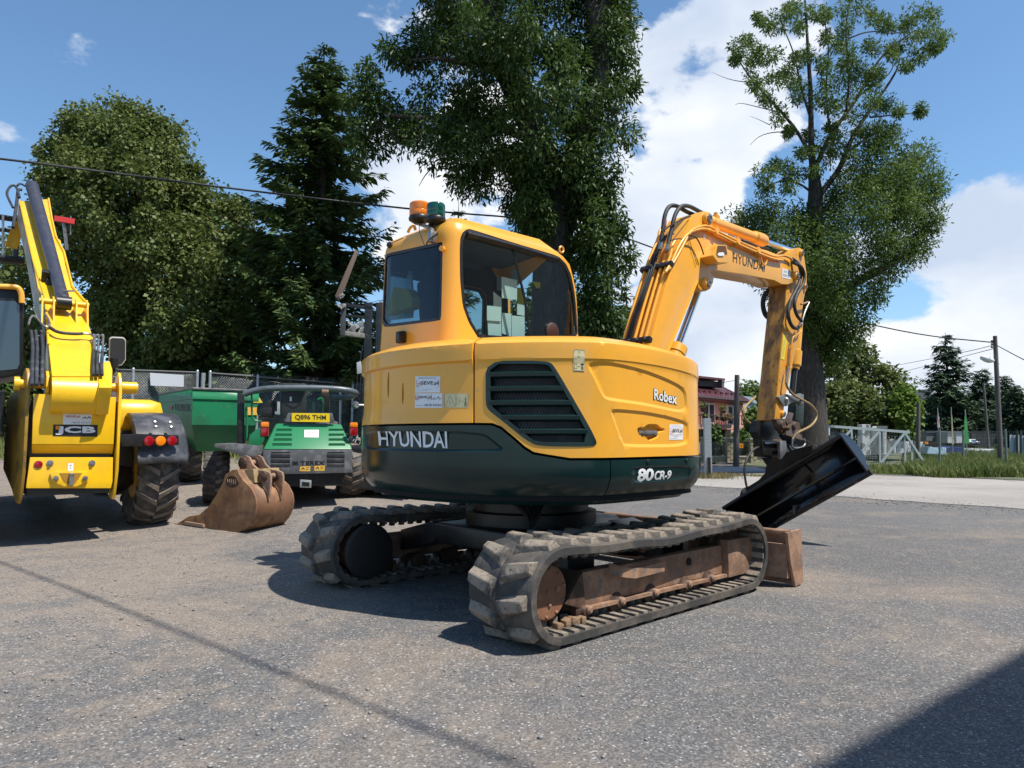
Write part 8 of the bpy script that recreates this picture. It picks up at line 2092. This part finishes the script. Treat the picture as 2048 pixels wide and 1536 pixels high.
t = thing('flower_box', 'pink flowering geraniums on the balcony rail', 'flowers', (0, 0, 0)); C = [tuple(HF.M @ hy(450 + k * 13, 612 + (k % 3) * 6, -1.35)) for k in range(9)]; V, F = leaf_cloud(np.array(C), rr_, .10, 60, np.full(9, .14)); finish('flowers', np_mesh('flowers', V, F), leaf_mat('geranium petals', (.45, .20, .20), (.16, .18, .07), (.12, .16, .05), .3, 3), t); m = MB(); m.box(HF.M @ hy(500, 640, -1.3), (1.3, .2, .18), Matrix.Rotation(HF.a, 3, 'Z')); m.build('box', RUSTD, t)
# blue gabled house behind
BH = thing('blue_house', 'pale blue house gable behind the pink house', 'house', (0, 0, 0))
m = MB(); m.prism([P3(*ch(x, y), 55) for x, y in ((690, 395), (700, 398), (900, 560), (900, 760), (690, 760))], (0, 6, 0)); m.build('wall', mat('pale blue render', (.22, .42, .50), .8), BH)
m = MB(); m.prism([P3(*ch(x, y), 54.5) for x, y in ((690, 395), (800, 405), (850, 470), (830, 480))], (0, 6, 0)); m.build('roof', mat('pale roof', (.45, .50, .52), .6), BH)
m = MB(); a, b = P3(*ch(700, 500), 54.4), P3(*ch(860, 600), 54.4); m.tube([a, b], .10, 6); m.build('roof_verge', mat('dark blue verge', (.05, .08, .14), .6), BH)
m = MB(); m.box(P3(*ch(765, 575), 54.9), (.8, .06, 1.0)); wn = m.build('window', WHT, BH); m = MB(); m.box(P3(*ch(765, 575), 54.85), (.6, .04, .8)); m.build('pane', WPANE, wn)
# front garden wall with block pillars
BW = thing('garden_wall', 'low sandy block wall with capped pillars in front of the pink house', 'wall', (0, 0, 0)); WD = 28.9
SAND = mat('sandy split block', (.44, .38, .24), .9, var=(.36, .31, .20), var_scale=6, bump=.4, bump_scale=25); SAND2 = mat('pale coping', (.50, .46, .36), .8)
def wbox(x0, x1, yt, yb, dep, m_, nm, dy=0):
    m = MB(); a, b = P3(*ch(x0, yt), WD), P3(*ch(x1, yb), WD); m.box(((a.x + b.x) / 2, WD + dy, (a.z + b.z) / 2), (b.x - a.x, dep, a.z - b.z), bev=.008); return m.build(nm, m_, BW)
for x0, x1, top in ((240, 290, 860), (500, 575, 865), (757, 825, 872)):
    n = 8; H0 = (1130 - top) / n
    for k in range(n):
        for q in (0, 1):
            s = (x1 - x0) / 2; wbox(x0 + q * s + .8, x0 + (q + 1) * s - .8, top + k * H0 + 1, top + (k + 1) * H0 - 1, .40 + .02 * ((k + q) % 2), SAND, 'block')
    wbox(x0 - 8, x1 + 8, top - 14, top, .50, SAND2, 'cap')
for x0, x1 in ((150, 240), (290, 498), (577, 755), (827, 1000)):
    n = max(2, int((x1 - x0) / 36)); s = (x1 - x0) / n
    for r in (0, 1):
        for k in range(n): wbox(x0 + k * s + .8, x0 + (k + 1) * s - .8, 1068 + r * 30, 1068 + (r + 1) * 30 - 1.5, .24 + .015 * ((k + r) % 2), SAND, 'block', .02)
    wbox(x0, x1, 1052, 1067, .30, SAND2, 'coping', .02)
IR = MATS['dark iron']
for x0, x1 in ((295, 495), (580, 752), (830, 900)):
    n = int((x1 - x0) / 9)
    for k in range(n):
        m = MB(); x = x0 + (k + .5) * (x1 - x0) / n; m.tube([P3(*ch(x, 895), WD + .05), P3(*ch(x, 1052), WD + .05)], .014, 4, cap=False); m.build('railing_bar', IR, BW)
m = MB(); P = [P3(*ch(*p), WD - .28) for p in ((628, 915), (695, 917), (694, 965), (627, 963))]; m.prism(P, (0, .02, 0)); os_ = m.build('orange_sign', mat('orange sign', (.85, .28, .01), .5)); tag(os_, 'orange warning sign between the dark pole and the right pillar', 'sign')
mpo = lambda u, v: (P3(u, v, WD - .28), Vector((0, -1, 0))); q = [ch(628, 915), ch(695, 917), ch(694, 965), ch(627, 963)]
strokes([[(.15, .35), (.5, .35)], [(.15, .6), (.5, .6)], [(.72, .3), (.78, .75)], [(.68, .5), (.9, .5)]], q, mpo, INK, os_, .05, .004, 'sign_print')
# metal post and mesh fence in front of the house
m = MB(); a, b = P3(*ch(303, 640), 20.3), P3(*ch(316, 1220), 20.3); m.prism([a + Vector((-.10, 0, 0)), a + Vector((.10, 0, 0)), Vector((b.x + .10, 20.3, 0)), Vector((b.x - .10, 20.3, 0))], (0, .12, 0)); po = m.build('steel_gate_post', GRYP, None, bev=.006); tag(po, 'galvanised steel gate post standing right of the excavator door', 'post')
m = MB(); m.box(Vector((b.x + .01, 20.28, .35)), (.08, .03, .5)); m.build('latch_plate', BLK, po)
MFn = thing('mesh_panel_fence', 'thin welded mesh fence panel between the excavator and the steel gate post', 'fence', (0, 0, 0)); m = MB()
for k in range(12): x = 120 + k * 15; m.tube([P3(*ch(x, 700), 20.5), P3(*ch(x, 1180), 20.5)], .004, 4)
for k in range(11): y = 700 + k * 47; m.tube([P3(*ch(110, y), 20.49), P3(*ch(295, y), 20.49)], .004, 4)
m.build('wire_mesh', mat('grey green wire', (.18, .20, .19), .5), MFn, kind='stuff')
m = MB(); m.prism([P3(*ch(x, y), 20.4) for x, y in ((172, 905), (222, 908), (222, 1030), (172, 1025))], (0, .02, 0)); tag(m.build('notice_board', WHT), 'blank white notice on the mesh fence beside the excavator door', 'sign')
